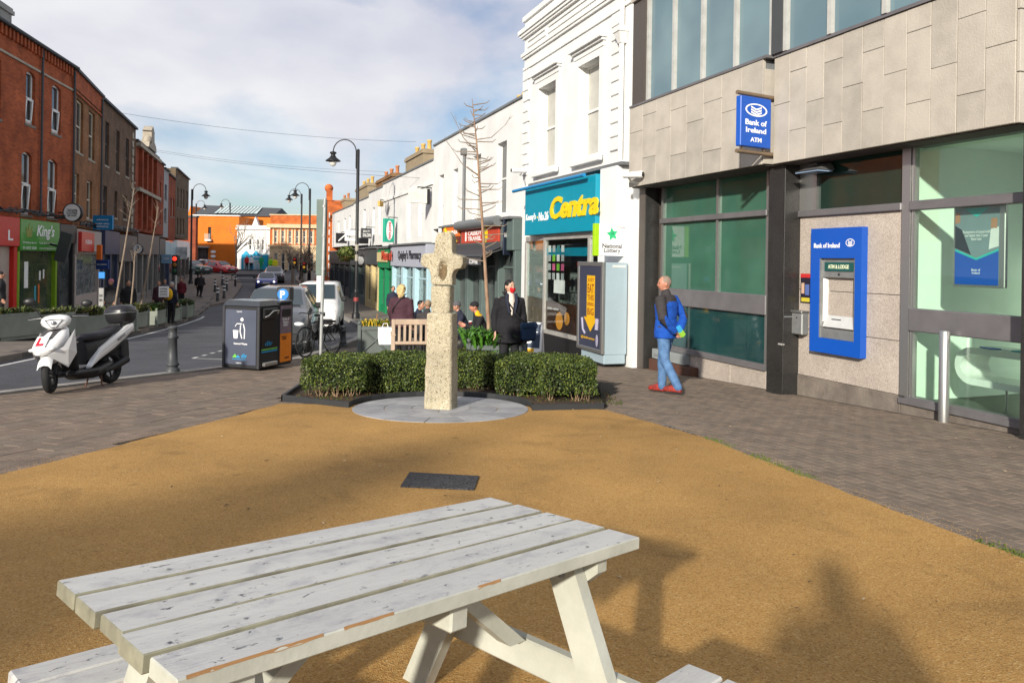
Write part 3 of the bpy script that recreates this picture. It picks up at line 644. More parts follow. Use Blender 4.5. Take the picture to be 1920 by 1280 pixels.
# lobby: curved white bench with leaflets, framed poster, stand
def ubench(b):
    s, z = RF.pix(1800, 715, .55); z = max(z, zFb + .04); o = []; i_ = []
    L_, h_, th = 1.9, .46, .08
    n = 14
    for k in range(n + 1):
        a = math.pi / 2 + math.pi * k / n; o.append((s + h_ / 2 + h_ / 2 * math.cos(a), z + h_ / 2 + h_ / 2 * math.sin(a))); i_.append((s + h_ / 2 + (h_ / 2 - th) * math.cos(a), z + h_ / 2 + (h_ / 2 - th) * math.sin(a)))
    o = [(s + L_, z + h_)] + o + [(s + L_, z)]; i_ = [(s + L_, z + h_ - th)] + i_ + [(s + L_, z + th)]
    N = len(o); t0, t1 = .45, .95
    v = [(x, t, q) for t in (t0, t1) for ring in (o, i_) for x, q in ring]
    f = []
    for k in range(N - 1):
        f += [(k, k + 1, N + k + 1, N + k), (2 * N + k, 3 * N + k, 3 * N + k + 1, 2 * N + k + 1), (k, 2 * N + k, 2 * N + k + 1, k + 1), (N + k, N + k + 1, 3 * N + k + 1, 3 * N + k)]
    b.add(v, f); return s, z + h_
tb = MB(); s_, z_ = ubench(tb); 
bn = thing('lobby_bench', 'white curved bench seen through the bank window behind the steel post', 'bench', frame=RF, at3=(s_, .45, z_ - .46))
tb.build('seat', simple('white_gloss_laminate', (.8, .84, .8), .25), bn)
for k in (.5, 1.1): sub('leg', bn, M_alu, lambda b: b.tube([(s_ + k, .7, z_ - .46), (s_ + k, .7, zFb - .085)], .015, 8))
for k in range(5): 
    tag(sub('leaflet', None, [M_boi, M_sw, simple('leaflet_teal', (.05, .35, .45), .4)][k % 3], lambda b: b.box(0, .21, 0, .15, 0, .012)), ['blue leaflet pile at the left end of the lobby bench', 'white leaflet pile on the curved lobby bench', 'teal leaflet pile near the middle of the lobby bench', 'dark blue leaflet pile right of the middle on the lobby bench', 'white leaflet pile at the right end of the lobby bench'][k], 'leaflet').matrix_world = Matrix.Translation(RF.w(s_ + .28 + k * .2, .52 + .05 * (k % 2), z_ + .002)) @ Matrix.Rotation(RF.a + .2 * (k - 2), 4, 'Z')
def poster(nm, label, t, pxa, pxb, pya, pyb, body):
    xa, xb = RF.sx(pxa, t), RF.sx(pxb, t); za, zb_ = RF.pix((pxa + pxb) / 2, pyb, t)[1], RF.pix((pxa + pxb) / 2, pya, t)[1]
    o = thing(nm, label, 'poster', frame=RF, at3=(xa, t, za)); body(o, xa, xb, za, zb_, t); return o
def body1(o, a, c, z0, z1, t):
    W, H = c - a, z1 - z0
    sub('frame', o, M_alu, lambda b: b.bbox(a - .03, c + .07, t, t + .05, z0 - .03, z1 + .03, .008))
    sub('sheet', o, simple('poster_grey_blue', (.20, .27, .30), .35), lambda b: b.box(a, c, t - .004, t - .001, z0, z1))
    sub('print', o, [M_boi, simple('poster_teal', (.03, .48, .45), .4), simple('poster_skin2', (.45, .22, .13), .5), simple('poster_shirt', (.75, .75, .75), .5), simple('poster_dark', (.03, .035, .05), .5), M_sw], lambda b:
        b.add([(a, t - .006, z0), (c, t - .006, z0), (c, t - .006, z0 + H * .44), (a + W * .5, t - .006, z0 + H * .32), (a, t - .006, z0 + H * .44)], [(0, 1, 2, 3, 4)], 0)
        .add([(a, t - .007, z0 + H * .44), (a + W * .5, t - .007, z0 + H * .32), (c, t - .007, z0 + H * .44), (c, t - .007, z0 + H * .47), (a + W * .5, t - .007, z0 + H * .35), (a, t - .007, z0 + H * .47)], [(0, 1, 4, 5), (1, 2, 3, 4)], 1)
        .add([(a + W * .2, t - .006, z1), (c - W * .2, t - .006, z1), (a + W * .5, t - .006, z1 - H * .12)], [(0, 2, 1)], 1)
        .add([(a, t - .006, z0 + H * .48), (a + W * .38, t - .0062, z0 + H * .39), (a + W * .16, t - .0062, z0 + H * .72), (a, t - .006, z0 + H * .78)], [(0, 1, 2, 3)], 4)
        .add([(a, t - .0065, z0 + H * .8), (a + W * .12, t - .0065, z0 + H * .82), (a + W * .12, t - .0065, z0 + H * .95), (a, t - .0065, z0 + H * .95)], [(0, 1, 2, 3)], 2)
        .add([(c - W * .22, t - .0062, z0 + H * .46), (c, t - .0062, z0 + H * .5), (c, t - .0062, z0 + H * .75), (c - W * .18, t - .0062, z0 + H * .72)], [(0, 1, 2, 3)], 3)
        .add([(c - W * .18, t - .0065, z0 + H * .73), (c - W * .04, t - .0065, z0 + H * .73), (c - W * .03, t - .0065, z0 + H * .86), (c - W * .17, t - .0065, z0 + H * .86)], [(0, 1, 2, 3)], 2)
        .text('Bank of\nIreland', (a + c) / 2, z0 + H * .14, W * .2, H * .07, t - .0065, 5, .001, align='c').text('Repayment of saved with\nour latest rate 2 year\nfixed rate', (a + c) / 2, z0 + H * .58, W * .62, H * .13, t - .008, 5, .001, align='c'))
poster('hanging_poster', 'framed blue bank poster with two people hanging inside the window', .10, 1791, 1873, 390, 534, body1)
def body2(o, a, c, z0, z1, t):
    H = z1 - z0; W = c - a
    sub('sheet', o, simple('poster_dark2', (.02, .025, .03), .4), lambda b: b.bbox(a, c, t, t + .03, z0, z1, .006))
    sub('print', o, [M_boi, M_sw], lambda b: b.add([(a + .02, t - .003, z0 + .02), (c - .02, t - .003, z0 + .02), (c - .02, t - .003, z0 + H * .22), (a + .02, t - .003, z0 + H * .36)], [(0, 1, 2, 3)], 0).text('Looking to\nget ahead?', a + W * .12, z0 + H * .45, W * .3, H * .12, t - .004, 1, .001))
poster('wall_poster', 'dark framed poster on the mint lobby wall behind the hanging poster', 2.37, 1757, 1845, 425, 567, body2)
# steel bollard
p = P(1769, 791)
sb = thing('steel_bollard', 'round brushed steel bollard standing in front of the bank window', 'bollard', p)
sub('post', sb, M_alu, lambda b: b.lathe([(.058, -.05), (.058, 1.075), (.05, 1.085)], 24))
# grey utility box and brown sill by the left pillar
u0 = RF.pix(1262, 655, -.12); u1 = RF.sx(1287, -.12)
ub = thing('utility_box', 'grey metal service box at the foot of the bank wall behind the walking man', 'box', frame=RF, at3=(u0[0], -.12, zg(u0[0])))
ubx0 = RF.sx(1228, -.12)
sub('body', ub, mat('galvanised_grey', (.33, .36, .36), .5, sc_=5, metal=.2), lambda b: b.bbox(ubx0, u1, -.16, -.012, zg(u1) + .18, lFb - .11, .01)); sub('door', ub, M_atm, lambda b: b.bbox(ubx0 + .1, ubx0 + .5, -.175, -.161, zg(u1) + .24, lFb - .2, .005))
sub('base', ub, simple('rust_brown_plinth', (.10, .045, .03), .7), lambda b: b.bbox(ubx0 - .05, RF.sx(1302, -.14), -.2, -.012, zg(u1) - .1, zg(u1) + .17, .01))

# ================================================================== CONVENIENCE SHOP (white rendered, teal fascia)
TC = -.25
M_teal = simple('teal_fascia', (.0, .27, .40), .35, var=.06, coat=.2); M_yel = simple('yellow_letter', (.85, .60, .01), .4); M_sblue = simple('blue_trim', (.01, .22, .50), .4)
M_grille = mat('bright_shopfront_frame', (.55, .53, .50), .4, metal=.4, sc_=8)
M_dint = simple('dark_shop_interior', (.30, .31, .30), .7)
cs0, cs1 = RF.sx(978, TC), sL - .004
shop = thing('convenience_shop', 'tall white shop building with quoins, two sash windows and teal fascia', 'building', frame=RF, at3=(cs1, TC, zg(cs1)))
zF1 = RF.pix(983, 352, -.75)[1]
c_ = lambda px, py, t=TC: RF.pix(px, py, t)
W1 = (c_(1011, 240)[0], c_(1044, 240)[0], c_(1027, 312)[1], c_(1027, 160)[1]); W2 = (c_(1086, 200)[0], c_(1126, 200)[0], c_(1105, 291)[1], c_(1105, 117)[1])
wz0, wz1 = (W1[2] + W2[2]) / 2, (W1[3] + W2[3]) / 2
W1 = (W1[0], W1[1], wz0, wz1); W2 = (W2[0], W2[1], wz0, wz1)
zpar = c_(980, 40)[1]; zc1 = c_(980, 66)[1]; zc2 = c_(980, 108)[1]; zc3 = c_(980, 134)[1]
zfs = c_(1050, 437)[1]
sf0, sf1 = c_(990, 500)[0], c_(1128, 500)[0]
sub('wall', shop, M_white, lambda b: wallo(b, cs0, cs1, zg(cs0) - .5, zpar, TC, [W1, W2, (sf0, sf1, zg(cs0) - .5, zfs)], .24, thick=6.))
sub('cornice', shop, M_white, lambda b: [b.box(cs0 - .06 * k, cs1, TC - .042 * k - .02, TC - .001, z, z + h) for z, h, k in ((zpar - .10, .14, 1), (zc1 - .06, .12, 3.2), (zc1 - .14, .079, 2.2), (zc1 - .2, .059, 1.2), (zc2 - .05, .10, 1.6), (zc2 - .12, .069, .9), (zc3 - .03, .08, .5))])
for a, c in ((cs0 + .25, cs0 + 1.6), (cs0 + 1.75, cs1 - .4)):
    sub('parapet_panel', shop, M_white2, lambda b: [b.box(*q) for q in ((a, c, TC - .03, TC - .001, zc2 + .16, zc2 + .2), (a, c, TC - .03, TC - .001, zc1 - .34, zc1 - .3), (a, a + .04, TC - .03, TC - .001, zc2 + .2, zc1 - .34), (c - .04, c, TC - .03, TC - .001, zc2 + .2, zc1 - .34))])
for x0, x1, z0, z1 in (W1, W2):
    f = window(shop, x0, x1, z0, z1, TC + .20, gm=M_winb, fw=.05, sash=True)
    sub('curtain_gap', f, M_win, lambda b: b.box(x0 + (x1 - x0) * .66, x1 - .06, TC + .225, TC + .229, z0 + .08, z1 - .08))
    sub('surround', f, M_white, lambda b: b.box(x0 - .2, x0 - .002, TC - .05, TC - .001, z0 - .1, z1 + .18).box(x1 + .002, x1 + .2, TC - .05, TC - .001, z0 - .1, z1 + .18).box(x0 - .002, x1 + .002, TC - .05, TC - .001, z1 + .002, z1 + .18))
    sub('hood', f, M_white, lambda b: b.box(x0 - .22, x1 + .22, TC - .07, TC - .001, z1 + .181, z1 + .30).box(x0 - .26, x1 + .26, TC - .13, TC - .001, z1 + .301, z1 + .36).box(x0 - .3, x1 + .3, TC - .20, TC - .001, z1 + .361, z1 + .42))
    sub('sill', f, M_white, lambda b: b.bbox(x0 - .24, x1 + .24, TC - .14, TC - .051, z0 - .22, z0 - .101, .015))
nq = 10; zq0 = c_(985, 330)[1]
for k in range(nq):
    z0 = zq0 + (zc3 - .05 - zq0) * k / nq; z1 = zq0 + (zc3 - .05 - zq0) * (k + 1) / nq
    for a, c in ((cs0 - .01, cs0 + (.5 if k % 2 else .38)), (c_(1147, 200)[0], c_(1163, 200)[0])): sub('quoin', shop, M_white, lambda b: b.bbox(a, c, TC - .045, TC - .0005, z0 + .012, z1 - .012, .012))
dx = c_(1171, 200)[0]
dp = sub('drainpipe', shop, M_white, lambda b: b.tube([(dx, TC - .09, zg(cs1) + .1), (dx, TC - .09, zc1 - .1)], .055, 10))
hz = c_(1171, 66)[1]
sub('hopper', dp, M_white, lambda b: b.loft([[(dx - w_, TC - .09 - w_, z), (dx + w_, TC - .09 - w_, z), (dx + w_, TC - .01, z), (dx - w_, TC - .01, z)] for w_, z in ((.06, hz - .2), (.13, hz + .02), (.15, hz + .03), (.15, hz + .14))], smooth=False))
for z in (zfs - 1.5, zfs - .2, zfs + 1.4): sub('bracket', dp, M_white, lambda b: b.box(dx - .09, dx + .09, TC - .16, TC - .001, z, z + .06))
# fascia
tf = -.72
fa, fb_ = RF.sx(983, tf), RF.sx(1115, tf); fz0 = RF.pix(1050, 437, tf)[1]; fz1 = RF.pix(1050, 341, tf)[1]
fas = sub('fascia', shop, M_teal, lambda b: b.bbox(fa, fb_, tf, TC - .002, fz0, fz1, .01))
sub('trim', fas, M_sblue, lambda b: b.tube([(fa - .5, tf - .16, fz1 - .01), (fb_ - .25, tf - .16, fz1 - .01)], .045, 8))
Wf = fb_ - fa; Hf = fz1 - fz0
sub('lettering', fas, M_yel, lambda b: b.text('Centra', fa + Wf * .42, fz0 + Hf * .28, Wf * .62, Hf * .44, tf - .001, d=.03, bold=.035, italic=.25))
sub('dot', fas, M_yel, lambda b: b.ball((fa + Wf * .21, tf, fz0 + Hf * .36), (.03, .01, .03), 8, 5))
for st_, u_, v_ in (("Kenny's", .02, .165), ('No.26', .235, .15)): sub('lettering', fas, M_sw, lambda b: b.text(st_, fa + Wf * u_, fz0 + Hf * .28, Wf * v_, Hf * .18, tf - .001, d=.01, bold=.02, italic=.1))
sub('fascia_end_box', shop, M_white, lambda b: b.bbox(fb_ + .004, RF.sx(1160, -.55), -.62, TC - .002, fz0 + .05, fz1 + .1, .01))
sub('flashing', shop, M_lead, lambda b: b.box(fa - .1, RF.sx(1162, -.6), -.60, TC - .001, fz1 + .102, fz1 + .17))
# shopfront: splayed return pane, big pane, door frame, black stall riser
tz = .35
xa, xb, xc = c_(990, 500, -.2)[0] + .05, c_(1022, 500, -.55)[0], sf1
gz = zg(xb)
zst = RF.pix(1050, 622, -.5)[1]
pts_ = [(xa, -.02 + TC), (xb, -.55), (xc + .1, -.55)]
def along(b, z0, z1, o0, o1, k0=0, k1=2, mi=0):
    for (ax, ay), (bx, by) in list(zip(pts_, pts_[1:]))[k0:k1]:
        d = Vector((bx - ax, by - ay)).normalized(); n = Vector((d.y, -d.x))
        q = [(ax + n.x * o0, ay + n.y * o0), (bx + n.x * o0, by + n.y * o0), (bx + n.x * o1, by + n.y * o1), (ax + n.x * o1, ay + n.y * o1)]; b.prismz(q, z0, z1, mi)
sub('stall_riser', shop, M_blackp, lambda b: along(b, gz - .4, zst - .1, -.1, 0))
sub('sill_frame', shop, M_grille, lambda b: along(b, zst - .1, zst, -.12, .04))
sub('head_frame', shop, M_grille, lambda b: along(b, fz0 - .14, fz0 - .005, -.12, .03))
for (x, y) in pts_[:2] + [(xc, -.55)]: sub('post', shop, M_grille, lambda b: b.box(x - .05, x + .05, y - .035, y + .06, zst, fz0 - .14))
M_shopg = glass('shop_glass', (.85, .9, .89), .05)
for k, nm in ((0, 'side_pane'), (1, 'pane')): sub('pane', shop, M_shopg, lambda b: along(b, zst, fz0 - .14, -.02, -.01, k, k + 1))
sub('interior', shop, M_dint, lambda b: b.box(xa + .1, xc + .6, .9, .95, gz - .3, fz0))
sub('interior_floor', shop, M_dkgrey, lambda b: b.box(xa + .1, xc + .6, -.4, .95, gz - .3, gz + .05))
sub('bakery_panel', shop, [mat('brown_bakery_print', (.13, .05, .025), .6, sc_=9, c2=(.08, .03, .015)), M_sw, simple('orange_bun_print', (.62, .26, .03), .6)], lambda b: b.box(xb + .06, xc, -.53, -.525, zst + .01, zst + .72, 0).text('COFFEE + BAKERY', xb + .12, zst + .52, .75, .05, -.531, 1, .001).add([(xb + .9 + .22 * math.cos(k * .4), -.5315, zst + .27 + .22 * math.sin(k * .4)) for k in range(16)], [tuple(range(16))], 2).add([(xb + 1.35 + .16 * math.cos(k * .4), -.5315, zst + .36 + .16 * math.sin(k * .4)) for k in range(16)], [tuple(range(16))], 2))
sub('side_print', shop, mat('tan_side_print', (.35, .25, .18), .6, sc_=3), lambda b: along(b, zst + .01, zst + .75, -.03, -.025, 0, 1))
sub('inner_blind', shop, mat('pale_shop_blind', (.55, .57, .54), .7), lambda b: along(b, zst + .75, fz0 - .2, -.08, -.07, 0, 1))
sub('counter', shop, mat('shop_counter_stock', (.25, .25, .24), .6, sc_=12, c2=(.02, .02, .02)), lambda b: b.box(xb + .1, xc, -.2, .3, gz + .05, zst + .95))
stk = [simple('sticker_white', (.7, .74, .72), .5), simple('sticker_green', (.2, .5, .05), .5), simple('sticker_teal', (.05, .22, .22), .5), simple('sticker_pink', (.6, .12, .25), .5), simple('sticker_grey', (.4, .42, .42), .5)]
for j in range(4):
    for i in range(4):
        mi = {(2, 1): 3, (1, 1): 1, (2, 2): 1, (0, 2): 2, (2, 3): 3}.get((j, i), random.choice([0, 0, 4]))
        x = xb + .16 + i * .27; z = zst + 1.28 + (3 - j) * .23
        sub('sticker', shop, stk[mi], lambda b: b.bbox(x, x + .17, -.534, -.53, z, z + .17, .002))
sub('notice', shop, simple('paper_notice', (.8, .8, .78), .6), lambda b: b.box(xb + .55, xb + 1.2, -.536, -.53, zst + .95, zst + 1.28))
sub('teal_strip', shop, M_teal, lambda b: b.box(xb + .06, xc, -.528, -.52, fz0 - .55, fz0 - .35))
p0 = RF.pix(1128, 600, -.3)
sub('pier', shop, M_white, lambda b: b.box(xc + .101, cs1 - .003, -.40, TC - .002, zg(cs1) - .4, fz0 + .05))
# national lottery blade sign
def blade(name, label, pxl, pxr, pyt, pyb, y, depth=.06, swing=.25):
    a, c = at(pxl, (pyt + pyb) / 2, y - swing), at(pxr, (pyt + pyb) / 2, y); zt, zb_ = at((pxl + pxr) / 2, pyt, y - swing / 2).z, at((pxl + pxr) / 2, pyb, y - swing / 2).z
    W = (Vector(xy(a)) - Vector(xy(c))).length
    return thing(name, label, 'sign', (a.x, a.y, zb_), math.atan2(c.y - a.y, c.x - a.x)), W, zt - zb_
yl = RF.w(RF.sx(1168, -.4), -.4, 0).y
ls, W, H = blade('lottery_sign', 'white lottery sign with green star projecting from the white pier', 1121, 1168, 420, 480, yl)
sub('panel', ls, M_sw, lambda b: b.bbox(0, W, -.05, .05, 0, H, .01)); sub('stripe', ls, simple('lime_stripe', (.36, .62, .01), .4), lambda b: b.bbox(-.10, -.001, -.052, .05, .0, H, .005))
def star(b, cx, cz, r, y, mi=0):
    p = [(cx + (r if k % 2 == 0 else r * .5) * math.cos(R_(100 + 36 * k)), y, cz + (r if k % 2 == 0 else r * .5) * math.sin(R_(100 + 36 * k))) for k in range(10)]
    b.add([(cx, y - .002, cz)] + p, [(0, k + 1, (k + 1) % 10 + 1) for k in range(10)], mi)
sub('emblem', ls, simple('lottery_green', (.03, .50, .20), .4), lambda b: star(b, W * .52, H * .68, H * .22, -.053)); sub('eyes', ls, M_blackp, lambda b: b.box(W * .49, W * .505, -.058, -.056, H * .66, H * .74).box(W * .55, W * .565, -.058, -.056, H * .66, H * .74))
sub('lettering', ls, simple('charcoal_letter', (.03, .03, .04), .5), lambda b: b.text('National', W * .52, H * .245, W * .78, H * .14, -.051, bold=.015, align='c').text('Lottery', W * .52, H * .07, W * .66, H * .17, -.051, bold=.015, align='c'))
for z in (.06, H - .08): sub('bracket', ls, M_alu, lambda b: b.tube([(W, 0, z), (W + .14, .02, z)], .02, 8))
# CCTV cameras
def cctv(px, py, y, label, ang):
    p = at(px, py, y); o = thing('security_camera', label, 'camera', p, ang, 'security cameras')
    sub('housing', o, M_sw, lambda b: b.loft([[(x, w_ * math.cos(q), w_ * .8 * math.sin(q)) for q in (k * math.pi / 5 for k in range(10))] for x, w_ in ((-.22, .05), (-.2, .07), (.12, .085), (.2, .085), (.21, .07))]))
    sub('lens', o, M_blackp, lambda b: b.lathe([(.05, 0), (.05, .02), (.03, .03)], 12, M=Matrix.Translation((.2, 0, 0)) @ Matrix.Rotation(R_(90), 4, 'Y')))
    sub('arm', o, M_alu, lambda b: b.tube([(-.1, 0, -.05), (-.05, .05, -.13), (.1, .3, -.16)], .02, 8))
cctv(1187, 328, RF.w(RF.sx(1187, -.7), -.7, 0).y, 'white bullet camera at the corner between shop and bank', R_(-35))
cctv(972, 320, RF.w(RF.sx(972, -.5), -.5, 0).y, 'small white camera on the house wall beside the left quoins', R_(200))

# ================================================================== RIGHT ROW of white houses and their shops
M_gg = mat('grey_green_shop_paint', (.11, .15, .145), .5, sc_=3, var=.12); M_lb = simple('pale_blue_shop_paint', (.42, .60, .68), .5); M_cream = simple('cream_shop_paint', (.62, .50, .26), .5); M_green = simple('green_shop_paint', (.01, .22, .09), .45)
M_shopdark = mat('shop_window_dark', (.035, .045, .05), .08, sc_=1.5, c2=(.10, .11, .105), spec=.6)
M_red = simple('red_sign', (.50, .06, .03), .45); M_orange = simple('orange_sign', (.75, .16, .02), .45)
sp = lambda px, py=500, t=0.: RF.pix(px, py, t)[0]
def zof(px, py, t=0.): return RF.pix(px, py, t)[1]
def rowhouse(label, pxa, pxb, pyroof_at, wins, zsh, roof=None, extra=None, m=None, tilt=0):
    """wins: (px0,px1,pytop,pybottom)"""
    a, c = sp(pxa), sp(pxb); zr = zof(*pyroof_at); g = zg((a + c) / 2)
    h = thing('white_house', label, 'building', frame=RF, at3=(c, 0, g), group='white terrace along the right side of the street')
    ops = []
    for (p0, p1, q0, q1) in wins:
        pm = (p0 + p1) / 2; ops.append((sp(p0), sp(p1), zof(pm, q1), zof(pm, q0)))
    sub('wall', h, m or M_white2, lambda b: wallo(b, a, c, zsh, zr, 0, ops, .2, thick=7.))
    sub('coping', h, M_lead, lambda b: b.box(a, c, -.06, .4, zr + .001, zr + .07))
    sub('roof', h, M_slate, lambda b: b.add([(a, .3, zr), (c, .3, zr), (c, 4, zr + 1.3), (a, 4, zr + 1.3), (a, 7, zr), (c, 7, zr)], [(0, 1, 2, 3), (3, 2, 5, 4), (0, 3, 4), (1, 5, 2)]))
    for o in ops: window(h, *o, .14, gm=M_winb if (o[0] * 7) % 2 > .9 else M_win, sill=.0, fw=.07, sm=M_white)
    return h, a, c, zr, g
zsA = zof(900, 418)
hA, a, c, zrA, gA = rowhouse('white house beside the quoined shop, above the grey green cafe', 810.5, 977, (890, 233), [(821, 830, 329, 437), (847, 856, 318, 432), (929, 947, 268, 402), (884, 899, 292, 415)], zsA)
x = sp(871); sub('downpipe', hA, M_lead, lambda b: b.tube([(x, -.08, zsA + .1), (x, -.08, zrA - 1.)], .05, 8).bbox(x - .12, x + .12, -.2, -.001, zrA - 1., zrA - .75, .02))
zsB = zof(770, 458)
hB, *_b = rowhouse('white house with string course above the pale blue pharmacy', 716, 810, (810, 302), [(762, 769, 365, 447), (783, 791, 356, 442)], zsB); zrB = _b[2]
sub('string_course', hB, M_white, lambda b: b.box(_b[0], _b[1], -.07, -.001, zrB - 1.05, zrB - .92))
hC, *_c = rowhouse('lower white house behind the tall street lamp, third from the quoined shop', 690, 715.5, (715, 352), [(697, 701, 390, 440), (708, 712, 385, 440)], zof(702, 460))
hD, *_d = rowhouse('white house with hanging shop signs further down the right side', 662, 689.5, (689, 371), [(667, 671, 400, 445), (680, 684, 393, 440)], zof(675, 460))
hE, *_e = rowhouse('farthest plain white house at the end of the right hand terrace', 622, 661.5, (661, 385), [(632, 635, 415, 450), (644, 647, 410, 448), (653, 656, 405, 446)], zof(640, 462))
spt = lambda px, t: sp(px, 500, t)
ch = chimney(hA, spt(818, 3), spt(846, 3), 2.6, 3.6, zrA - .5, zrA + 1.1, M_conc, 2, M_potr)
chimney(hA, spt(966, 2.9), spt(984, 2.9), 2.4, 3.4, zrA, zrA + 1.3, mat('brown_render', (.30, .21, .14), .9), 2, M_pot)
chimney(hB, spt(774, 1.4), spt(808, 1.4), .9, 1.9, zrB - .8, zrB + 1.3, mat('tan_render_chimney', (.33, .26, .17), .9, sc_=3), 3, M_pot)
chimney(hB, spt(717, 1.4), spt(748, 1.4), .9, 1.9, zrB - 1., zrB + .9, brick('brown_chimney_brick', (.30, .16, .07), (.24, .12, .05), (.2, .17, .12)), 3, M_potr)
chimney(hC, spt(677, 1.3), spt(700, 1.3), .8, 1.8, _c[2] - .5, _c[2] + 1.2, mat('tan_render_chimney', (.33, .26, .17)), 3, M_pot)
chimney(hE, spt(641, 1.7), spt(655, 1.7), 1.2, 2.2, _e[2] - .5, _e[2] + 1.5, mat('tan_render_chimney', (.33, .26, .17)), 2, M_potr)
# red gable end building at the far end
bs = brick('orange_brick', (.60, .15, .035), (.50, .115, .028), (.42, .16, .07))
a, c = sp(611), sp(621.6)
rg = thing('gabled_brick_house', 'orange brick gable with stone quoins at the far end of white terrace', 'building', frame=RF, at3=(c, 0, zg(c)))
zz = zof(616, 415); zg_ = zof(618, 385)
sub('wall', rg, bs, lambda b: b.prism([(a - 3, zg(c) - .5), (c, zg(c) - .5), (c, zz), ((a - 3 + c) / 2, zg_ + .6), (a - 3, zz)], -.2, 6))
for k in range(9): sub('quoin', rg, M_white, lambda b: b.bbox(c - .6, c + .02, -.24, -.201, zg(c) + k * .75, zg(c) + k * .75 + .5, .02))
sub('finial', rg, bs, lambda b: b.box((a - 3 + c) / 2 - .35, (a - 3 + c) / 2 + .35, -.1, .4, zg_ + .5, zg_ + 1.5).ball(((a - 3 + c) / 2, .1, zg_ + 1.7), .4, 8, 6)); sub('roof', rg, M_slate, lambda b: b.add([(a - 3, 6, zz), (c, 6, zz), (c, 12, zz), (a - 3, 12, zz), (a - 3, 9, zz + 2.4), (c, 9, zz + 2.4)], [(0, 1, 5, 4), (2, 3, 4, 5), (0, 4, 3), (1, 2, 5)]))

def shopfront(par, pxa, pxb, ztop, fh, fm, pm, gm, ncol=2, riser=.5, t=-.12, rm=None, door=None, colw=.16):
    a, c = sp(pxa) + .004, sp(pxb) - .004; g = zg((a + c) / 2) - .25
    sub('fascia', par, fm, lambda b: b.bbox(a, c, t - .14, .2, ztop - fh, ztop, .02)); sub('fascia_cornice', par, M_lead, lambda b: b.box(a, c, t - .26, .2, ztop + .001, ztop + .08))
    xs = [a + (c - a) * k / ncol for k in range(ncol + 1)]
    for k, x in enumerate(xs): sub('pilaster', par, pm, lambda b: b.bbox(max(a, x - colw / 2), min(c, x + colw / 2), t - .06, .2, g, ztop - fh - .002, .015))
    for k, (x0, x1) in enumerate(zip(xs, xs[1:])):
        r = .1 if k == door else riser
        sub('stall_riser', par, rm or pm, lambda b: b.box(x0 + colw / 2, x1 - colw / 2, t, .2, g, g + .25 + r)); sub('pane', par, gm, lambda b: b.box(x0 + colw / 2, x1 - colw / 2, .02, .05, g + .25 + r, ztop - fh - .002))
        sub('pane_frame', par, pm, lambda b: [b.box(*q) for q in ((x0 + colw / 2, x0 + colw / 2 + .05, -.03, .02, g + .25 + r, ztop - fh - .003), (x1 - colw / 2 - .05, x1 - colw / 2, -.03, .02, g + .25 + r, ztop - fh - .003), (x0 + colw / 2, x1 - colw / 2, -.031, .02, ztop - fh - .55, ztop - fh - .48), (x0 + colw / 2, x1 - colw / 2, -.0305, .02, g + .25 + r, g + .31 + r))])
    return a, c, g
shopfront(hA, 838, 976, zsA - .05, .95, M_gg, M_gg, M_shopdark, 5, .35, door=3, colw=.35)
fzA = zsA - 1.
# red travel sign, orange sign, awning, navy banner
x0, x1 = sp(866, 440, -.3), sp(936, 440, -.3); z0, z1 = zof(900, 455, -.3), zof(900, 426, -.3)
t_ = thing('travel_shop_sign', 'red shop sign with big white letters and yellow mark over the cafe', 'sign', frame=RF, at3=(x0, -.3, z0))
sub('panel', t_, M_red, lambda b: b.bbox(x0, x1, -.32, -.262, z0, z1, .01)); WW = x1 - x0
sub('lettering', t_, M_sw, lambda b: b.text('CASSIDY', x0 + WW * .2, z0 + (z1 - z0) * .5, WW * .38, (z1 - z0) * .3, -.321, bold=.03).text('TRAVEL', x0 + WW * .2, z0 + (z1 - z0) * .15, WW * .38, (z1 - z0) * .28, -.321, bold=.03).box(x0 + WW * .12, x0 + WW * .16, -.326, -.321, z0 + (z1 - z0) * .14, z0 + (z1 - z0) * .82))
sub('emblem', t_, M_yel, lambda b: b.lathe([(.26, 0), (.26, .01)], 16, M=Matrix.Translation((x0 + WW * .68, -.325, z0 + (z1 - z0) * .45)) @ Matrix.Rotation(R_(90), 4, 'X')))
sub('hood', t_, M_lead, lambda b: b.tube([(x0 - .2, -.42, z1 + .12), (x1 + .2, -.42, z1 + .12)], .17, 8))
x0, x1 = sp(832, 440, -.3), sp(862, 440, -.3); z0, z1 = zof(847, 455, -.3), zof(847, 425, -.3)
t_ = thing('orange_shop_sign', 'orange sign with yellow swoosh left of the red travel sign', 'sign', frame=RF, at3=(x0, -.3, z0))
sub('panel', t_, M_orange, lambda b: b.bbox(x0, x1, -.34, -.262, z0 + .22, z1, .01)); sub('base_panel', t_, simple('dark_red_panel', (.12, .02, .015), .5), lambda b: b.bbox(x0, x1, -.34, -.262, z0 - .1, z0 + .218, .01))
sub('lettering', t_, [M_sw, M_yel], lambda b: b.text('INSOMNIA', (x0 + x1) / 2, z0 + .3, (x1 - x0) * .85, .16, -.341, bold=.02, align='c').tube([(x0 + .2 + (x1 - x0 - .4) * k / 8, -.345, z1 - .15 - .5 * (k / 8) ** 1.3 + .12 * math.sin(k * 1.9)) for k in range(9)], [.03, .06, .09, .09, .08, .09, .1, .07, .02], 6, 1))
x0, x1 = sp(851, 470, -.3), sp(946, 470, -.3); za = zof(900, 462, -.3); zw = zof(900, 483, -.95)
aw = thing('cafe_awning', 'dark grey fabric awning pulled out over the cafe seats', 'awning', frame=RF, at3=(x1, -.12, za))
M_awn = mat('awning_cloth', (.05, .048, .058), .85, sc_=3, bump=.15, bsc=9)
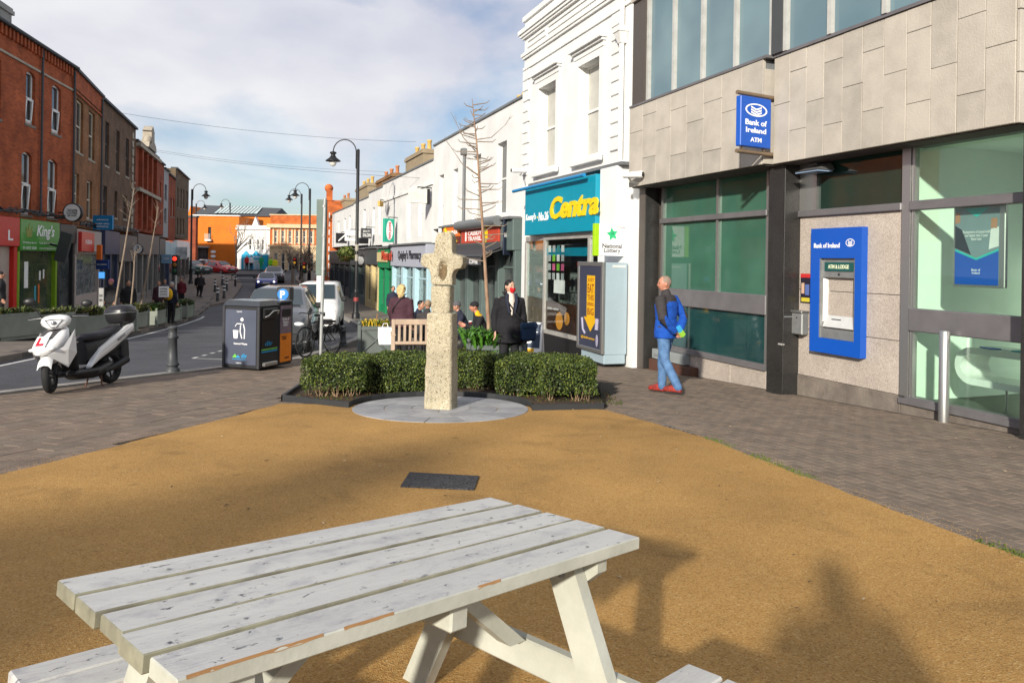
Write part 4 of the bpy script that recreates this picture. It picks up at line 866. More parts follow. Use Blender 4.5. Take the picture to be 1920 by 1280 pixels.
sub('cassette', aw, M_dkgrey, lambda b: b.bbox(x0, x1, -.42, -.262, za - .12, za + .12, .04))
sub('cloth', aw, M_awn, lambda b: b.loft([[(x0 + (x1 - x0) * k / 12, t, z + .015 * math.sin(k * 2.3)) for k in range(13)] for t, z in ((-.40, za - .05), (-.75, za - .2), (-1.05, za - .34), (-1.06, za - .62))], closed=False, cap=False)); sub('front_bar', aw, M_dkgrey, lambda b: b.tube([(x0, -1.05, za - .34), (x1, -1.05, za - .34)], .035, 8))
for x in (x0 + .05, x1 - .05): sub('arm', aw, M_dkgrey, lambda b: b.tube([(x, -.3, za - .1), (x, -1.03, za - .34)], .025, 6))
sub('label_print', aw, M_sw, lambda b: b.text('COFFEE', x1 - 1.2, za - .58, .9, .14, -1.066, d=.002, bold=.02))
yb = RF.w(sp(956, 450, -.1), -.1, 0).y
bnr, W, H = blade('hanging_banner', 'dark navy hanging banner beside the white quoined corner', 944, 957, 412, 478, yb, swing=.3)
sub('cloth', bnr, simple('navy_banner', (.02, .03, .06), .7), lambda b: b.bbox(0, W, -.02, .02, 0, H, .005)); sub('lettering', bnr, M_sw, lambda b: b.text('BARBER', W / 2, H * .5, W * .9, H * .12, -.021, bold=.02, align='c').box(W * .6, W * .9, -.024, -.0205, H * .7, H * .85)); sub('bracket', bnr, M_blackp, lambda b: b.tube([(0, 0, H + .03), (W + .1, 0, H + .03)], .018, 6))
# pharmacy, cream shop, dark shops
shopfront(hB, 741, 809, zsB - .05, 1.05, simple('lilac_grey_fascia', (.40, .42, .50), .5), M_lb, mat('pharmacy_window', (.06, .09, .09), .08, sc_=4, c2=(.22, .30, .30), spec=.6), 3, .45, colw=.5)
xx = sp(743, 470, -.26); xe = sp(792, 470, -.26); zf = zsB - .85
sub('lettering', hB, simple('charcoal_letter', (.03, .03, .04)), lambda b: b.text("Quigley's Pharmacy", xx + .5, zf, xe - xx - .7, .55, -.262, d=.02, bold=.015))
hBC = hC
shopfront(hB, 716.5, 740.5, zsB - .15, 1.1, M_green, M_green, M_shopdark, 2, .4, colw=.4, door=1)
xx = sp(708, 475, -.3); xe = sp(731, 475, -.3)
sub('sign_board', hC, M_cream, lambda b: b.bbox(xx, sp(726, 475, -.3), -.34, -.262, zof(715, 491, -.3), zof(715, 473, -.3), .01)) 
sub('lettering', hC, M_red, lambda b: b.text('Macari', sp(716, 475, -.34), zof(720, 488, -.3), sp(735, 475, -.34) - sp(716, 475, -.34), .55, -.35, d=.02, bold=.04))
shopfront(hC, 690.5, 715, zof(702, 466), 1., M_dkgrey, M_cream, M_shopdark, 2, .4, colw=.6)
shopfront(hD, 662.5, 689, zof(676, 468), 1.1, M_dkgrey, M_gg, M_shopdark, 2, .5, colw=.25)
shopfront(hE, 622.5, 661, zof(642, 472), 1.0, M_blackp, M_dkgrey, M_shopdark, 4, .5, colw=.3)
# projecting signs along the row
def bsign(name, label, pxl, pxr, pyt, pyb, m, body=None, rnd=False, frame_m=None):
    y = RF.w(sp(pxr + 1, 450, -.2), -.2, 0).y
    o, W, H = blade(name, label, pxl, pxr, pyt, pyb, y, swing=.45)
    if rnd: sub('panel', o, m, lambda b: b.lathe([(H / 2, -.04), (H / 2, .04)], 24, M=Matrix.Translation((W / 2, 0, H / 2)) @ Matrix.Rotation(R_(90), 4, 'X')))
    else: sub('panel', o, m, lambda b: b.bbox(0, W, -.07, .07, 0, H, .015))
    sub('bracket', o, M_blackp, lambda b: b.tube([(W / 2, 0, H * .98), (W / 2, 0, H + .08), (W + .3, .05, H + .08)], .025, 6))
    if body: body(o, W, H)
    return o
M_papa = simple('pizza_green', (.01, .36, .24), .45); M_papar = simple('pizza_red', (.60, .03, .05), .45)
def papa(o, W, H):
    sub('shield', o, M_sw, lambda b: b.add([(W * .5 + W * .30 * math.cos(q) * (1.2 if math.cos(q) > 0 else 1), -.073, H * .5 + H * .42 * math.sin(q)) for q in (k * math.pi / 10 for k in range(20))], [tuple(range(20))]))
    Mx = Matrix.Translation((W * .72, -.075, H * .14)) @ Matrix.Rotation(R_(-90), 4, 'Y')
    sub('lettering', o, M_papar, lambda b: b.text('PAPA JOHNS', 0, 0, H * .72, W * .3, 0, d=.01, bold=.02, M=Mx))
bsign('pizza_sign', 'green and white pizza shop sign with red vertical letters', 719, 738, 410, 454, M_papa, papa)
bsign('light_box_sign', 'blank white light box sign projecting high on the white house', 766, 800, 354, 381, mat('aged_white_sign', (.72, .72, .66), .5, sc_=4), lambda o, W, H: sub('end_cap', o, M_blackp, lambda b: b.box(W + .001, W + .12, -.09, .09, -.02, H + .02)))
bsign('black_tile_sign', 'black square hanging sign farthest along the right hand row', 630, 650, 437, 456, M_blackp, lambda o, W, H: sub('print', o, M_sw, lambda b: b.tube([(W * .2, -.075, H * .2), (W * .8, -.075, H * .8)], .05, 6)))
bsign('tobacco_sign', 'white sign with small black letters beside the lamp post', 647, 667, 432, 452, M_sw, lambda o, W, H: sub('lettering', o, M_blackp, lambda b: b.text('TOBACCO', W * .1, H * .3, W * .8, H * .22, -.072, bold=.02)))
bsign('oval_cafe_sign', 'small black oval sign just right of the lamp post', 672, 690, 446, 457, M_blackp)
bsign('arched_pub_sign', 'dark grey lettered hanging sign on a black iron bracket', 677, 696, 428, 447, M_dkgrey, lambda o, W, H: sub('lettering', o, M_sw, lambda b: b.text('SALON', W * .12, H * .15, W * .76, H * .35, -.072, bold=.02).text('BEAUTY', W * .15, H * .6, W * .7, H * .2, -.072)))
bsign('white_round_sign', 'plain white round sign hanging above the dark shopfront', 668, 683, 481, 496, M_sw, rnd=True)
bsign('alarm_sign', 'small yellow alarm box on the white wall', 710, 717, 377, 387, M_pot)
# hanging basket bush near lamp

# ================================================================== LEFT ROW
Bred = brick('red_brick', (.47, .105, .032), (.32, .070, .025), (.22, .12, .08)); Bbrn = brick('brown_brick', (.33, .145, .055), (.25, .105, .042), (.15, .11, .08)); Bdk = brick('dark_brown_brick', (.19, .11, .066), (.14, .08, .05), (.12, .095, .075)); Brd2 = brick('deep_red_brick', (.36, .075, .032), (.27, .055, .022), (.17, .1, .07)); Btan = brick('drab_brick', (.17, .12, .075), (.14, .10, .06), (.14, .115, .085))
M_stone = mat('stone_trim', (.42, .37, .30), .85, sc_=4, c2=(.3, .26, .2)); M_sillst = mat('granite_sill', (.22, .18, .15), .85, sc_=8)
def lhouse(fr, name, label, pxa, pxb, roofpt, m, wins, zsh, wf=None, arch=False, tilt=False, sm=None, gm=None, roof=True, cope=None):
    S = lambda px, t=0.: fr.sx(px, t); Z = lambda px, py, t=0.: fr.pix(px, py, t)[1]
    a, c = S(pxa), S(pxb); zr = Z(*roofpt); gp = fr.w((a + c) / 2, 0, 0); g = G(gp.x, gp.y)
    h = thing(name, label, 'building', frame=fr, at3=(a, 0, g))
    ops = [(S(p0), S(p1), Z((p0 + p1) / 2, q1), Z((p0 + p1) / 2, q0)) for p0, p1, q0, q1 in wins]
    sub('wall', h, m, lambda b: wallo(b, a, c, zsh, zr, 0, ops, .16, thick=8.))
    for o in ops:
        f = window(h, *o, .10, fm=wf, gm=gm, sill=.04, fw=.08, tilt=tilt, sm=sm or M_sillst)
        if arch: sub('arch', f, m, lambda b: [b.prism([(o[0] + (o[1] - o[0]) * (k / 9) - .0, o[3] - .14 * (1 - (1 - (2 * (k / 9) - 1) ** 2))), (o[0] + (o[1] - o[0]) * ((k + 1) / 9), o[3] - .14 * (1 - (1 - (2 * ((k + 1) / 9) - 1) ** 2))), (o[0] + (o[1] - o[0]) * ((k + 1) / 9), o[3] + .004), (o[0] + (o[1] - o[0]) * (k / 9), o[3] + .004)], .004, .1) for k in range(9)])
    sub('coping', h, cope or M_slate, lambda b: b.box(a, c, -.14, .4, zr + .001, zr + .12))
    if roof: sub('roof', h, M_slate, lambda b: b.add([(a, .3, zr + .05), (c, .3, zr + .05), (c, 4, zr + 1.2), (a, 4, zr + 1.2), (a, 8, zr), (c, 8, zr)], [(0, 1, 2, 3), (3, 2, 5, 4), (0, 3, 4), (1, 5, 2)]))
    return h, a, c, zr, g, S, Z
zs1 = LF1.pix(60, 412)[1]
h1, a, c, zr, g, S, Z = lhouse(LF1, 'red_brick_house', 'red brick house with white tilt windows above red and green shops', -130, 134, (60, 80), Bred, [(44, 61, 132, 232), (93, 110, 158, 250), (38, 57, 284, 402), (87, 105, 298, 408), (-22, -3, 100, 218), (-28, -8, 274, 395)], zs1, arch=True, tilt=True)
sub('eaves_course', h1, Bred, lambda b: [b.box(a + .28 * k, a + .28 * k + .13, -.10, -.001, zr - .36, zr - .02) for k in range(int((c - a) / .28))], kind='stuff'); sub('string_course', h1, M_stone, lambda b: b.box(a, c, -.05, -.001, zr - .95, zr - .87)); sub('gutter', h1, M_slate, lambda b: b.tube([(a, -.16, zr + .04), (c, -.16, zr + .04)], .07, 6))
chimney(h1, S(-25), S(44), .5, 1.4, zr, zr + 1.0, M_conc, 3, M_pot)
for px in (131, 70): x = S(px); sub('downpipe', h1, M_slate, lambda b: b.tube([(x, -.09, zs1 + .2), (x, -.09, zr - .1)], .045, 8))
h2, a2, c2, zr2, g2, S2, Z2 = lhouse(LF2, 'brown_brick_house', 'brown brick house with cream window reveals and red brick eaves', 134.5, 187, (160, 152), Bbrn, [(139, 152, 185, 284), (163, 174, 207, 298), (136, 146, 324, 400), (161, 171, 338, 410)], LF2.pix(160, 428)[1], wf=simple('cream_window_paint', (.62, .55, .42), .5), sm=M_stone)
sub('eaves_course', h2, Bred, lambda b: b.box(a2, c2, -.05, -.001, zr2 - .75, zr2 - .001).box(a2, c2, -.08, -.051, zr2 - .95, zr2 - .86)); chimney(h2, S2(176), S2(182), 2, 2.8, zr2, zr2 + 1.2, M_stone, 1, M_pot)
x = S2(184); sub('downpipe', h2, M_slate, lambda b: b.tube([(x, -.09, Z2(180, 428)), (x, -.09, zr2 - .1)], .045, 8))
h3, a3, c3, zr3, g3, S3, Z3 = lhouse(LF3, 'dark_brick_house', 'dark brown brick house with four tall narrow windows', 188, 251, (222, 214), Bdk, [(194, 201, 226, 309), (215, 221, 243, 321), (233, 239, 258, 330), (249, 250.5, 290, 340), (192, 199, 348, 405), (213, 218, 358, 408), (230, 236, 366, 410)], LF3.pix(220, 432)[1], wf=M_dkgrey, sm=M_stone)
for k in range(12): z = zr3 - .3 - k * .5; sub('quoin', h3, M_stone, lambda b: b.bbox(S3(244), S3(246.6), -.05, -.001, z - .4, z, .02))
h4, a4, c4, zr4, g4, S4, Z4 = lhouse(LF3, 'ornate_red_house', 'ornate red brick house with stone scrolled gable top', 251.5, 293, (262, 270), Brd2, [(262, 266, 300, 345), (271, 275, 305, 350), (280, 284, 310, 352), (262, 266, 375, 415), (271, 275, 378, 415), (280, 284, 380, 415)], LF3.pix(270, 435)[1], wf=M_dkgrey)
for px in (259, 268.5, 277.5, 287): x = S4(px); sub('pilaster', h4, Brd2, lambda b: b.box(x - .22, x + .22, -.2, -.001, Z4(270, 430), zr4 - .02))
for zz in (zr4 - .3, Z4(270, 365)): sub('string_course', h4, M_stone, lambda b: b.box(a4, c4, -.28, -.001, zz, zz + .22))
gx = S4(276); gz = zr4; gs = .5
sub('gable', h4, M_stone, lambda b: b.prism([(gx + u * .75, gz + .12 + (v - .12) * gs) for u, v in ((-2.2, .12), (2.2, .12), (1.9, .9), (.9, 1.3), (.8, 2.4), (1.0, 2.5), (0, 3.3), (-1.0, 2.5), (-.8, 2.4), (-.9, 1.3), (-1.9, .9))], -.25, .3)); sub('scroll', h4, M_stone, lambda b: b.ball((gx - 1.2, -.1, gz + .6), (.3, .3, .3), 10, 8))
h5, a5, c5, zr5, g5, S5, Z5 = lhouse(LF3, 'slim_red_house', 'slim red brick house right of the ornate gable', 293.3, 305, (300, 305), Brd2, [(297, 300, 340, 375), (297, 300, 395, 420)], LF3.pix(300, 440)[1]); chimney(h5, S5(292), S5(302), 2., 3.2, zr5, zr5 + 2.4, M_pot, 3, M_pot)
h6, *_ = lhouse(LF3, 'pale_grey_house', 'narrow pale grey rendered house between two red brick ones', 305.2, 314, (310, 318), mat('pale_grey_render', (.36, .37, .38), .8), [(307, 311, 345, 372), (307, 311, 390, 415)], LF3.pix(310, 445)[1], wf=M_dkgrey)
h7, *_ = lhouse(LF3, 'plain_red_house', 'plain red brick house before the drab corner block', 314.2, 327, (320, 330), Brd2, [(317, 320, 370, 405), (322, 325, 372, 406)], LF3.pix(320, 450)[1])
h8, a8, c8, *_ = lhouse(LF3, 'drab_corner_block', 'drab flat topped brick block at the far left corner', 327.2, 352, (340, 325), Btan, [(330, 333, 350, 388), (336, 339, 352, 390), (341, 344, 355, 391), (347, 350, 357, 392), (330, 333, 408, 440), (336, 339, 409, 440), (341, 344, 410, 440)], LF3.pix(340, 448)[1], wf=M_stone, roof=False)
# ---- shops on the left
def lshop(par, fr, pxa, pxb, zt, fh, fm, pm, gm, ncol=2, riser=.3, colw=.2, t=-.08, rm=None):
    a, c = fr.sx(pxa) + .004, fr.sx(pxb) - .004; w0 = fr.w((a + c) / 2, 0, 0); g = G(w0.x, w0.y) - .3
    f = sub('fascia', par, fm, lambda b: b.bbox(a, c, t - .12, .2, zt - fh, zt, .02)); xs = [a + (c - a) * k / ncol for k in range(ncol + 1)]
    for x in xs: sub('pilaster', par, pm, lambda b: b.bbox(max(a, x - colw / 2), min(c, x + colw / 2), t - .05, .2, g, zt - fh - .002, .015))
    for x0, x1 in zip(xs, xs[1:]):
        sub('stall_riser', par, rm or pm, lambda b: b.box(x0 + colw / 2, x1 - colw / 2, t, .2, g, g + .3 + riser)); sub('pane', par, gm, lambda b: b.box(x0 + colw / 2, x1 - colw / 2, .02, .05, g + .3 + riser, zt - fh - .002))
    return a, c, g, f
M_kgreen = simple('bright_green_fascia', (.035, .27, .015), .4, coat=.2); M_lime = simple('lime_frame', (.20, .36, .01), .45); M_sred = simple('bright_red_shop', (.55, .02, .012), .4)
M_kg = mat('green_tinted_window', (.03, .055, .035), .07, sc_=1.5, c2=(.10, .11, .05), spec=.6)
ks = lambda px: LF1.sx(px)
lshop(h1, LF1, -60, 25, zs1, 1.0, M_sred, M_sred, simple('pale_poster_glass', (.45, .4, .35), .3), 2, .3, .5)
sub('lettering', h1, M_sw, lambda b: b.text('L', ks(2), zs1 - .8, .35, .35, -.205, bold=.02))
ak, ck, gk, fk = lshop(h1, LF1, 26, 101, zs1 - .02, 1.12, M_kgreen, M_lime, M_kg, 1, .08, .3)
for st_, fx_, zz_, wf_, hh_, bo_, it_ in (("King's", .38, .72, .46, .55, .015, .25), ('Mobility Store', .06, .9, .32, .09, 0, 0), ('Tools & Home Repairs', .45, .9, .42, .09, 0, 0), ('01 6272 2220', .06, 1.08, .32, .09, .01, 0), ('www.kingsstore.ie', .45, 1.08, .42, .08, 0, 0)): sub('lettering', fk, M_sw, lambda b: b.text(st_, ak + (ck - ak) * fx_, zs1 - zz_, (ck - ak) * wf_, hh_, -.202, d=.012 if bo_ > .012 else .003, bold=bo_, italic=it_))
sub('crown_print', fk, simple('dull_gold_print', (.25, .28, .05), .5), lambda b: b.prism([(ak + .45, zs1 - .65), (ak + .85, zs1 - .65), (ak + .9, zs1 - .25), (ak + .75, zs1 - .45), (ak + .65, zs1 - .15), (ak + .55, zs1 - .45), (ak + .4, zs1 - .25)], -.21, -.2))
for (fx, fz, fw, fh_, mm) in ((.25, 1.1, .3, .95, M_sw), (.5, .55, .14, .6, simple('leaflet_teal', (.05, .35, .45))), (.6, .5, .10, .7, M_orange), (.62, 1.35, .12, .35, M_sw), (.72, 1.4, .1, .35, M_sw)): sub('window_notice', h1, mm, lambda b: b.box(ak + (ck - ak) * fx, ak + (ck - ak) * fx + fw, .008, .018, gk + .4 + fz, gk + .4 + fz + fh_))
lshop(h1, LF1, 101.5, 133.5, zs1 - .05, .75, M_blackp, M_blackp, M_shopdark, 1, .1, .35)
M_pink = simple('pale_pink_shop', (.42, .36, .33), .6)
zs2 = LF2.pix(160, 432)[1]
af, cf, gf, ff = lshop(h2, LF2, 135, 181, zs2, 1.05, M_pink, M_pink, mat('busy_display_glass', (.05, .08, .09), .1, sc_=3, c2=(.25, .27, .27), spec=.6, detail=9), 1, .85, .35, rm=M_pink)
sub('sign_panel', ff, M_sred, lambda b: b.bbox(af + .05, af + (cf - af) * .52, -.34, -.2, zs2 - .95, zs2 - .12, .01)); sub('lettering', ff, M_sw, lambda b: b.text('FLEXA', af + (cf - af) * .16, zs2 - .62, (cf - af) * .26, .18, -.341, bold=.02))
zs3 = LF3.pix(220, 436)[1]
M_nav = simple('navy_shop', (.03, .04, .10), .5); M_brg = simple('grey_brown_shop', (.14, .12, .11), .6)
lshop(h3, LF3, 188.5, 216, zs3, 1.2, M_nav, M_nav, M_shopdark, 2, .4, .3); lshop(h3, LF3, 216.3, 250, zs3 - .1, 1.5, M_brg, M_brg, M_shopdark, 3, .4, .3)
lshop(h4, LF3, 252, 292.5, LF3.pix(270, 440)[1], 1.3, M_brg, simple('grey_shop_pilaster', (.2, .19, .18), .6), M_shopdark, 4, .5, .4)
lshop(h5, LF3, 293.6, 304.7, LF3.pix(300, 448)[1], 1.2, M_dkgrey, M_dkgrey, M_shopdark, 1, .5, .3); lshop(h6, LF3, 305.5, 313.7, LF3.pix(310, 452)[1], 1.2, M_lb, M_nav, M_shopdark, 1, .5, .3); lshop(h7, LF3, 314.5, 326.7, LF3.pix(320, 455)[1], 1.2, M_lb, M_dkgrey, M_shopdark, 1, .5, .3); lshop(h8, LF3, 327.6, 351.5, LF3.pix(340, 452)[1], 1.5, M_sw, M_brg, M_shopdark, 3, .5, .3)
# signs on the left row (they project from the walls towards the street)
def lsign(name, label, fr, px0, px1, py0, py1, m, txt_=None, tm=None, rnd=False, t=-.6, size=.2):
    s0 = fr.sx((px0 + px1) / 2, t); w0 = fr.w(s0, t, 0); y = w0.y
    a, c = at(px0, (py0 + py1) / 2, y), at(px1, (py0 + py1) / 2, y); zt, zb_ = at((px0 + px1) / 2, py0, y).z, at((px0 + px1) / 2, py1, y).z; W, H = c.x - a.x, zt - zb_
    o = thing(name, label, 'sign', (a.x, y, zb_), 0)
    if rnd:
        sub('panel', o, m, lambda b: b.lathe([(H / 2 * .92, -.06), (H / 2 * .92, .06)], 28, M=Matrix.Translation((W / 2, 0, H / 2)) @ Matrix.Rotation(R_(90), 4, 'X'))); sub('rim', o, M_blackp, lambda b: b.lathe([(H / 2 * .9, -.07), (H / 2, -.07), (H / 2, .07), (H / 2 * .9, .07)], 28, M=Matrix.Translation((W / 2, 0, H / 2)) @ Matrix.Rotation(R_(90), 4, 'X'), cap=False))
    else: sub('panel', o, m, lambda b: b.bbox(0, W, -.06, .06, 0, H, .012))
    sub('bracket', o, M_blackp, lambda b: b.box(-.5, .02, -.02, .02, H * .45, H * .52))
    if txt_: sub('lettering', o, tm or M_sw, lambda b: [b.text(s, W * .5, H * (z - .05), W * w_, H * size * (.6 if len(s) > 6 else 1), -.066, bold=.012, align='c', d=.003) for s, z, w_ in txt_])
    return o
lsign('round_shop_sign', 'white round sign with dark letters above the black doorway', LF1, 119, 155, 381, 416, M_sw, (('The Grooming', .62, .5), ('LOUNGE', .46, .55), ('hair studio', .34, .45)), M_dkgrey, True)
lsign('blue_wall_sign', 'bright blue rectangular sign with white lines on the brown house', LF2, 175, 212, 404, 431, simple('sign_sky_blue', (.01, .22, .50), .4), (('advance', .7, .6), ('health clinic', .42, .7), ('entrance', .22, .6)))
lsign('slanted_clock_sign', 'dark slanted board with white oval beside the black doorway', LF1, 102, 124, 432, 488, M_dkgrey, None).rotation_euler = (0, R_(14), 0)
lsign('barber_pole', 'orange and white striped barber pole by the pink shop', LF3, 182, 191, 459, 487, M_orange)
lsign('navy_sign', 'navy sign board below the barber pole', LF3, 181, 204, 487, 505, simple('sign_navy', (.015, .05, .22), .5), (('BARBERS', .5, .8),))
lsign('round_dog_sign', 'small white round sign with black print above the grey shops', LF3, 248, 270, 457, 476, M_sw, (('3', .35, .25),), M_blackp, True, size=.5)
lsign('blue_white_sign', 'pale blue and white projecting sign down the left row', LF3, 303, 322, 477, 494, simple('sign_pale_blue', (.25, .42, .6), .5), (('LAB', .5, .5),))
lsign('white_shop_sign', 'large white patterned sign on the far left corner block', LF3, 327, 351, 463, 486, mat('patterned_white', (.7, .7, .7), .5, sc_=2.5, c2=(.3, .3, .3)))

# ================================================================== FAR END of the street
def farb(name, label, y0, px0, px1, pyt, pyb, m, depth=8, yaw=0.):
    a, c = at(px0, pyb, y0), at(px1, pyb, y0); zt = at((px0 + px1) / 2, pyt, y0).z; zb_ = min(a.z, c.z) - .6
    o = thing(name, label, 'building', (a.x, y0, zb_), yaw); W = c.x - a.x; H = zt - zb_
    return o, W, H
k96 = 96 / 1400
M_org = mat('orange_render', (.62, .17, .012), .8, sc_=.6, c2=(.54, .14, .01))
o, W, H = farb('orange_building', 'big orange rendered building closing the view at the street end', 92, 362, 447, 405, 500, M_org)
kx = W / 85
sub('wall', o, M_org, lambda b: wallo(b, 0, W, 0, H, 0, [(27 * kx, 33 * kx, H * .58, H * .80), (2 * kx, 28 * kx, 0, H * .43)], .3, thick=9))
sub('window', o, M_win, lambda b: b.box(27 * kx, 33 * kx, .2, .25, H * .58, H * .80)); sub('door_glazing', o, M_shopdark, lambda b: b.box(2 * kx, 28 * kx, .2, .25, 0, H * .43)); sub('balcony', o, M_upvc, lambda b: b.box(24 * kx, 35 * kx, -.5, -.02, H * .55, H * .58))
sub('balustrade', o, M_upvc, lambda b: [b.box(24 * kx + k * .12, 24 * kx + k * .12 + .03, -.5, -.46, H * .58, H * .68) for k in range(6)], kind='stuff'); sub('canopy', o, M_pink, lambda b: b.box(0, 31 * kx, -.5, -.01, H * .43, H * .46))
for k in range(3): sub('mullion', o, M_dkgrey, lambda b: b.box((8 + 7 * k) * kx, (8 + 7 * k) * kx + .12, .1, .2, 0, H * .43))
for z in (.28, .36): sub('oval_sign', o, M_sw, lambda b: b.lathe([(5 * kx, 0), (5 * kx, .05)], 20, M=Matrix.Translation((38 * kx, -.06, H * z)) @ Matrix.Rotation(R_(90), 4, 'X') @ Matrix.Diagonal((1, .55, 1, 1))))
sub('coping', o, M_white, lambda b: b.box(-.1, W + .1, -.15, .3, H + .001, H + .12))
# its neighbour and the slate / glass roof behind
o2, W2_, H2_ = farb('slate_roof_hall', 'long grey slate roof with pale glass strip behind the orange building', 110, 362, 512, 405, 470, M_org)
sub('wall', o2, M_org, lambda b: b.box(0, W2_, 0, 10, 0, H2_)); kk = W2_ / 144
sub('roof', o2, M_slate, lambda b: b.add([(0, -.3, H2_), (W2_, -.3, H2_), (W2_, 4, H2_ + 1.5), (0, 4, H2_ + 1.8), (0, 10, H2_), (W2_, 10, H2_)], [(0, 1, 2, 3), (3, 2, 5, 4), (0, 3, 4), (1, 5, 2)]))
gr = sub('glass_strip', o2, mat('pale_roof_glazing', (.55, .66, .66), .3, sc_=4), lambda b: b.add([(34 * kk, .4, H2_ + .42), (112 * kk, .4, H2_ + .42), (108 * kk, 3.8, H2_ + 1.62), (34 * kk, 3.8, H2_ + 1.72)], [(0, 1, 2, 3)]))
for k in range(12): x = (34 + 6.4 * k) * kk; sub('glazing_bar', o2, M_dkgrey, lambda b: b.tube([(x, .38, H2_ + .44), (x, 3.8, H2_ + 1.72)], .04, 4))
o, W, H = farb('white_corner_house', 'white two storey house with bright blue shopfront at the street end', 90, 444, 505, 425, 502, M_white)
kx = W / 61
sub('wall', o, M_white, lambda b: wallo(b, 0, W, 0, H, 0, [(22 * kx, 27 * kx, H * .50, H * .72), (37 * kx, 41 * kx, H * .50, H * .72), (46 * kx, 50 * kx, H * .50, H * .72)], .2, thick=7))
for a_, b_ in ((22, 27), (37, 41), (46, 50)): window(o, a_ * kx, b_ * kx, H * .5, H * .72, .1, sill=.05)
sub('cornice', o, M_white, lambda b: b.box(-.15, W + .15, -.2, -.002, H - .35, H - .15).box(-.1, W + .1, -.1, .3, H + .001, H + .15)); sub('pediment', o, M_white, lambda b: b.prism([(28 * kx, H + .15), (40 * kx, H + .15), (34 * kx, H + 1.2)], -.1, .5))
M_cyan = simple('cyan_shopfront', (.0, .36, .62), .4)
sub('shopfront', o, M_cyan, lambda b: b.box(10 * kx, 59 * kx, -.3, -.001, 0, H * .40).prism([(12 * kx, H * .4), (24 * kx, H * .4), (18 * kx, H * .48)], -.3, -.05).prism([(30 * kx, H * .4), (44 * kx, H * .4), (37 * kx, H * .48)], -.3, -.05)); sub('lettering', o, M_sw, lambda b: b.text('PHARMACY', 32 * kx, H * .33, 14 * kx, H * .035, -.301, bold=.02))
for a_, b_ in ((14, 27), (33, 46)): sub('shop_pane', o, mat('shop_poster_glass', (.12, .32, .42), .2, sc_=1.2, c2=(.5, .55, .6)), lambda b: b.box(a_ * kx, b_ * kx, -.33, -.301, H * .06, H * .29))
o, W, H = farb('red_brick_bank', 'orange brick building with cream stone ground floor right of the blue shop', 88, 505.5, 592, 404, 512, bs)
kx = W / 87; zf_ = H * .50
wn_ = [(8 + 13.5 * k, 12.5 + 13.5 * k) for k in range(6)]
M_crm = mat('cream_stone', (.66, .50, .32), .8, sc_=3, c2=(.52, .38, .22))
sub('wall', o, bs, lambda b: wallo(b, 0, W, zf_, H, 0, [(a_ * kx, c_ * kx, H * .56, H * .76) for a_, c_ in wn_], .2, thick=8)); sub('ground_floor', o, M_crm, lambda b: wallo(b, 0, W, 0, zf_, -.05, [(a_ * kx, (c_ + 2) * kx, H * .12, H * .40) for a_, c_ in wn_], .25, thick=8))
for a_, c_ in wn_:
    window(o, a_ * kx, c_ * kx, H * .56, H * .76, .1); window(o, a_ * kx, (c_ + 2) * kx, H * .12, H * .40, .1)
    sub('surround', o, M_crm, lambda b: b.box(a_ * kx - .22, a_ * kx - .01, -.06, -.001, H * .54, H * .78).box(c_ * kx + .01, c_ * kx + .22, -.06, -.001, H * .54, H * .78))
for k in range(8): sub('rusticated_course', o, M_crm, lambda b: b.box(-.02, W + .02, -.12, -.051, .55 + k * zf_ * .115, .55 + k * zf_ * .115 + .13)) if k in (0, 7) else [sub('rusticated_block', o, M_crm, lambda b: b.bbox((12.6 + 2 + 13.5 * j) * kx + .08, (21.3 + 13.5 * j) * kx - .08, -.11, -.051, .55 + k * zf_ * .115, .55 + k * zf_ * .115 + .2, .03)) for j in range(5)]
sub('cornice', o, M_crm, lambda b: b.box(-.3, W + .2, -.35, -.002, H * .80, H * .86).box(-.2, W + .2, -.2, -.002, H * .5, H * .53)); sub('coping', o, M_crm, lambda b: b.box(-.1, W + .1, -.1, .4, H + .001, H + .12)); sub('roof', o, M_slate, lambda b: b.box(.3, W - .3, .5, 7.8, H - .2, H - .05))
o, W, H = farb('brick_side_block', 'brick and slate block in shade at the far left street corner', 84, 335, 366, 402, 498, Brd2)
sub('wall', o, Brd2, lambda b: wallo(b, -6, W, 0, H * .95, 0, [(W * .2, W * .8, .3, H * .42), (W * .2, W * .45, H * .55, H * .8)], .2, thick=.6)); sub('shop_glass', o, M_shopdark, lambda b: b.box(W * .2, W * .8, .15, .18, .3, H * .42)); sub('window', o, M_win, lambda b: b.box(W * .2, W * .45, .15, .18, H * .55, H * .8)); sub('roof', o, M_slate, lambda b: b.box(-6, W + .1, -.1, .7, H * .95 + .001, H * .98))
o, W, H = farb('orange_gable', 'small orange gable peeping over the far left roofs', 118, 350, 362, 405, 480, M_org)
sub('wall', o, M_org, lambda b: b.prism([(0, 0), (W, 0), (W, H), (W / 2, H + 1.6), (0, H)], 0, 5)); sub('coping', o, M_white, lambda b: b.box(-.05, W + .05, -.05, 5.05, H * .98, H * .985))
# backdrop of distant roofs / wooded hill so that the street does not end in nothing
hb = MB(); n = 60
v = []
for i in range(n + 1):
    x = -190 + 320 * i / n; h = 5.5 + 1.3 * math.sin(i * .37) + .8 * math.sin(i * 1.1 + 1)
    v += [(x, 230, -4), (x, 236, h * .75), (x, 262, h * .3 - 1)]
hb.add(v, [(3 * i, 3 * i + 3, 3 * i + 4, 3 * i + 1) for i in range(n)] + [(3 * i + 1, 3 * i + 4, 3 * i + 5, 3 * i + 2) for i in range(n)], 0, True); struct(hb.build('hill', mat('distant_wooded_hill', (.07, .085, .06), .9, sc_=.2, c2=(.10, .10, .09))))

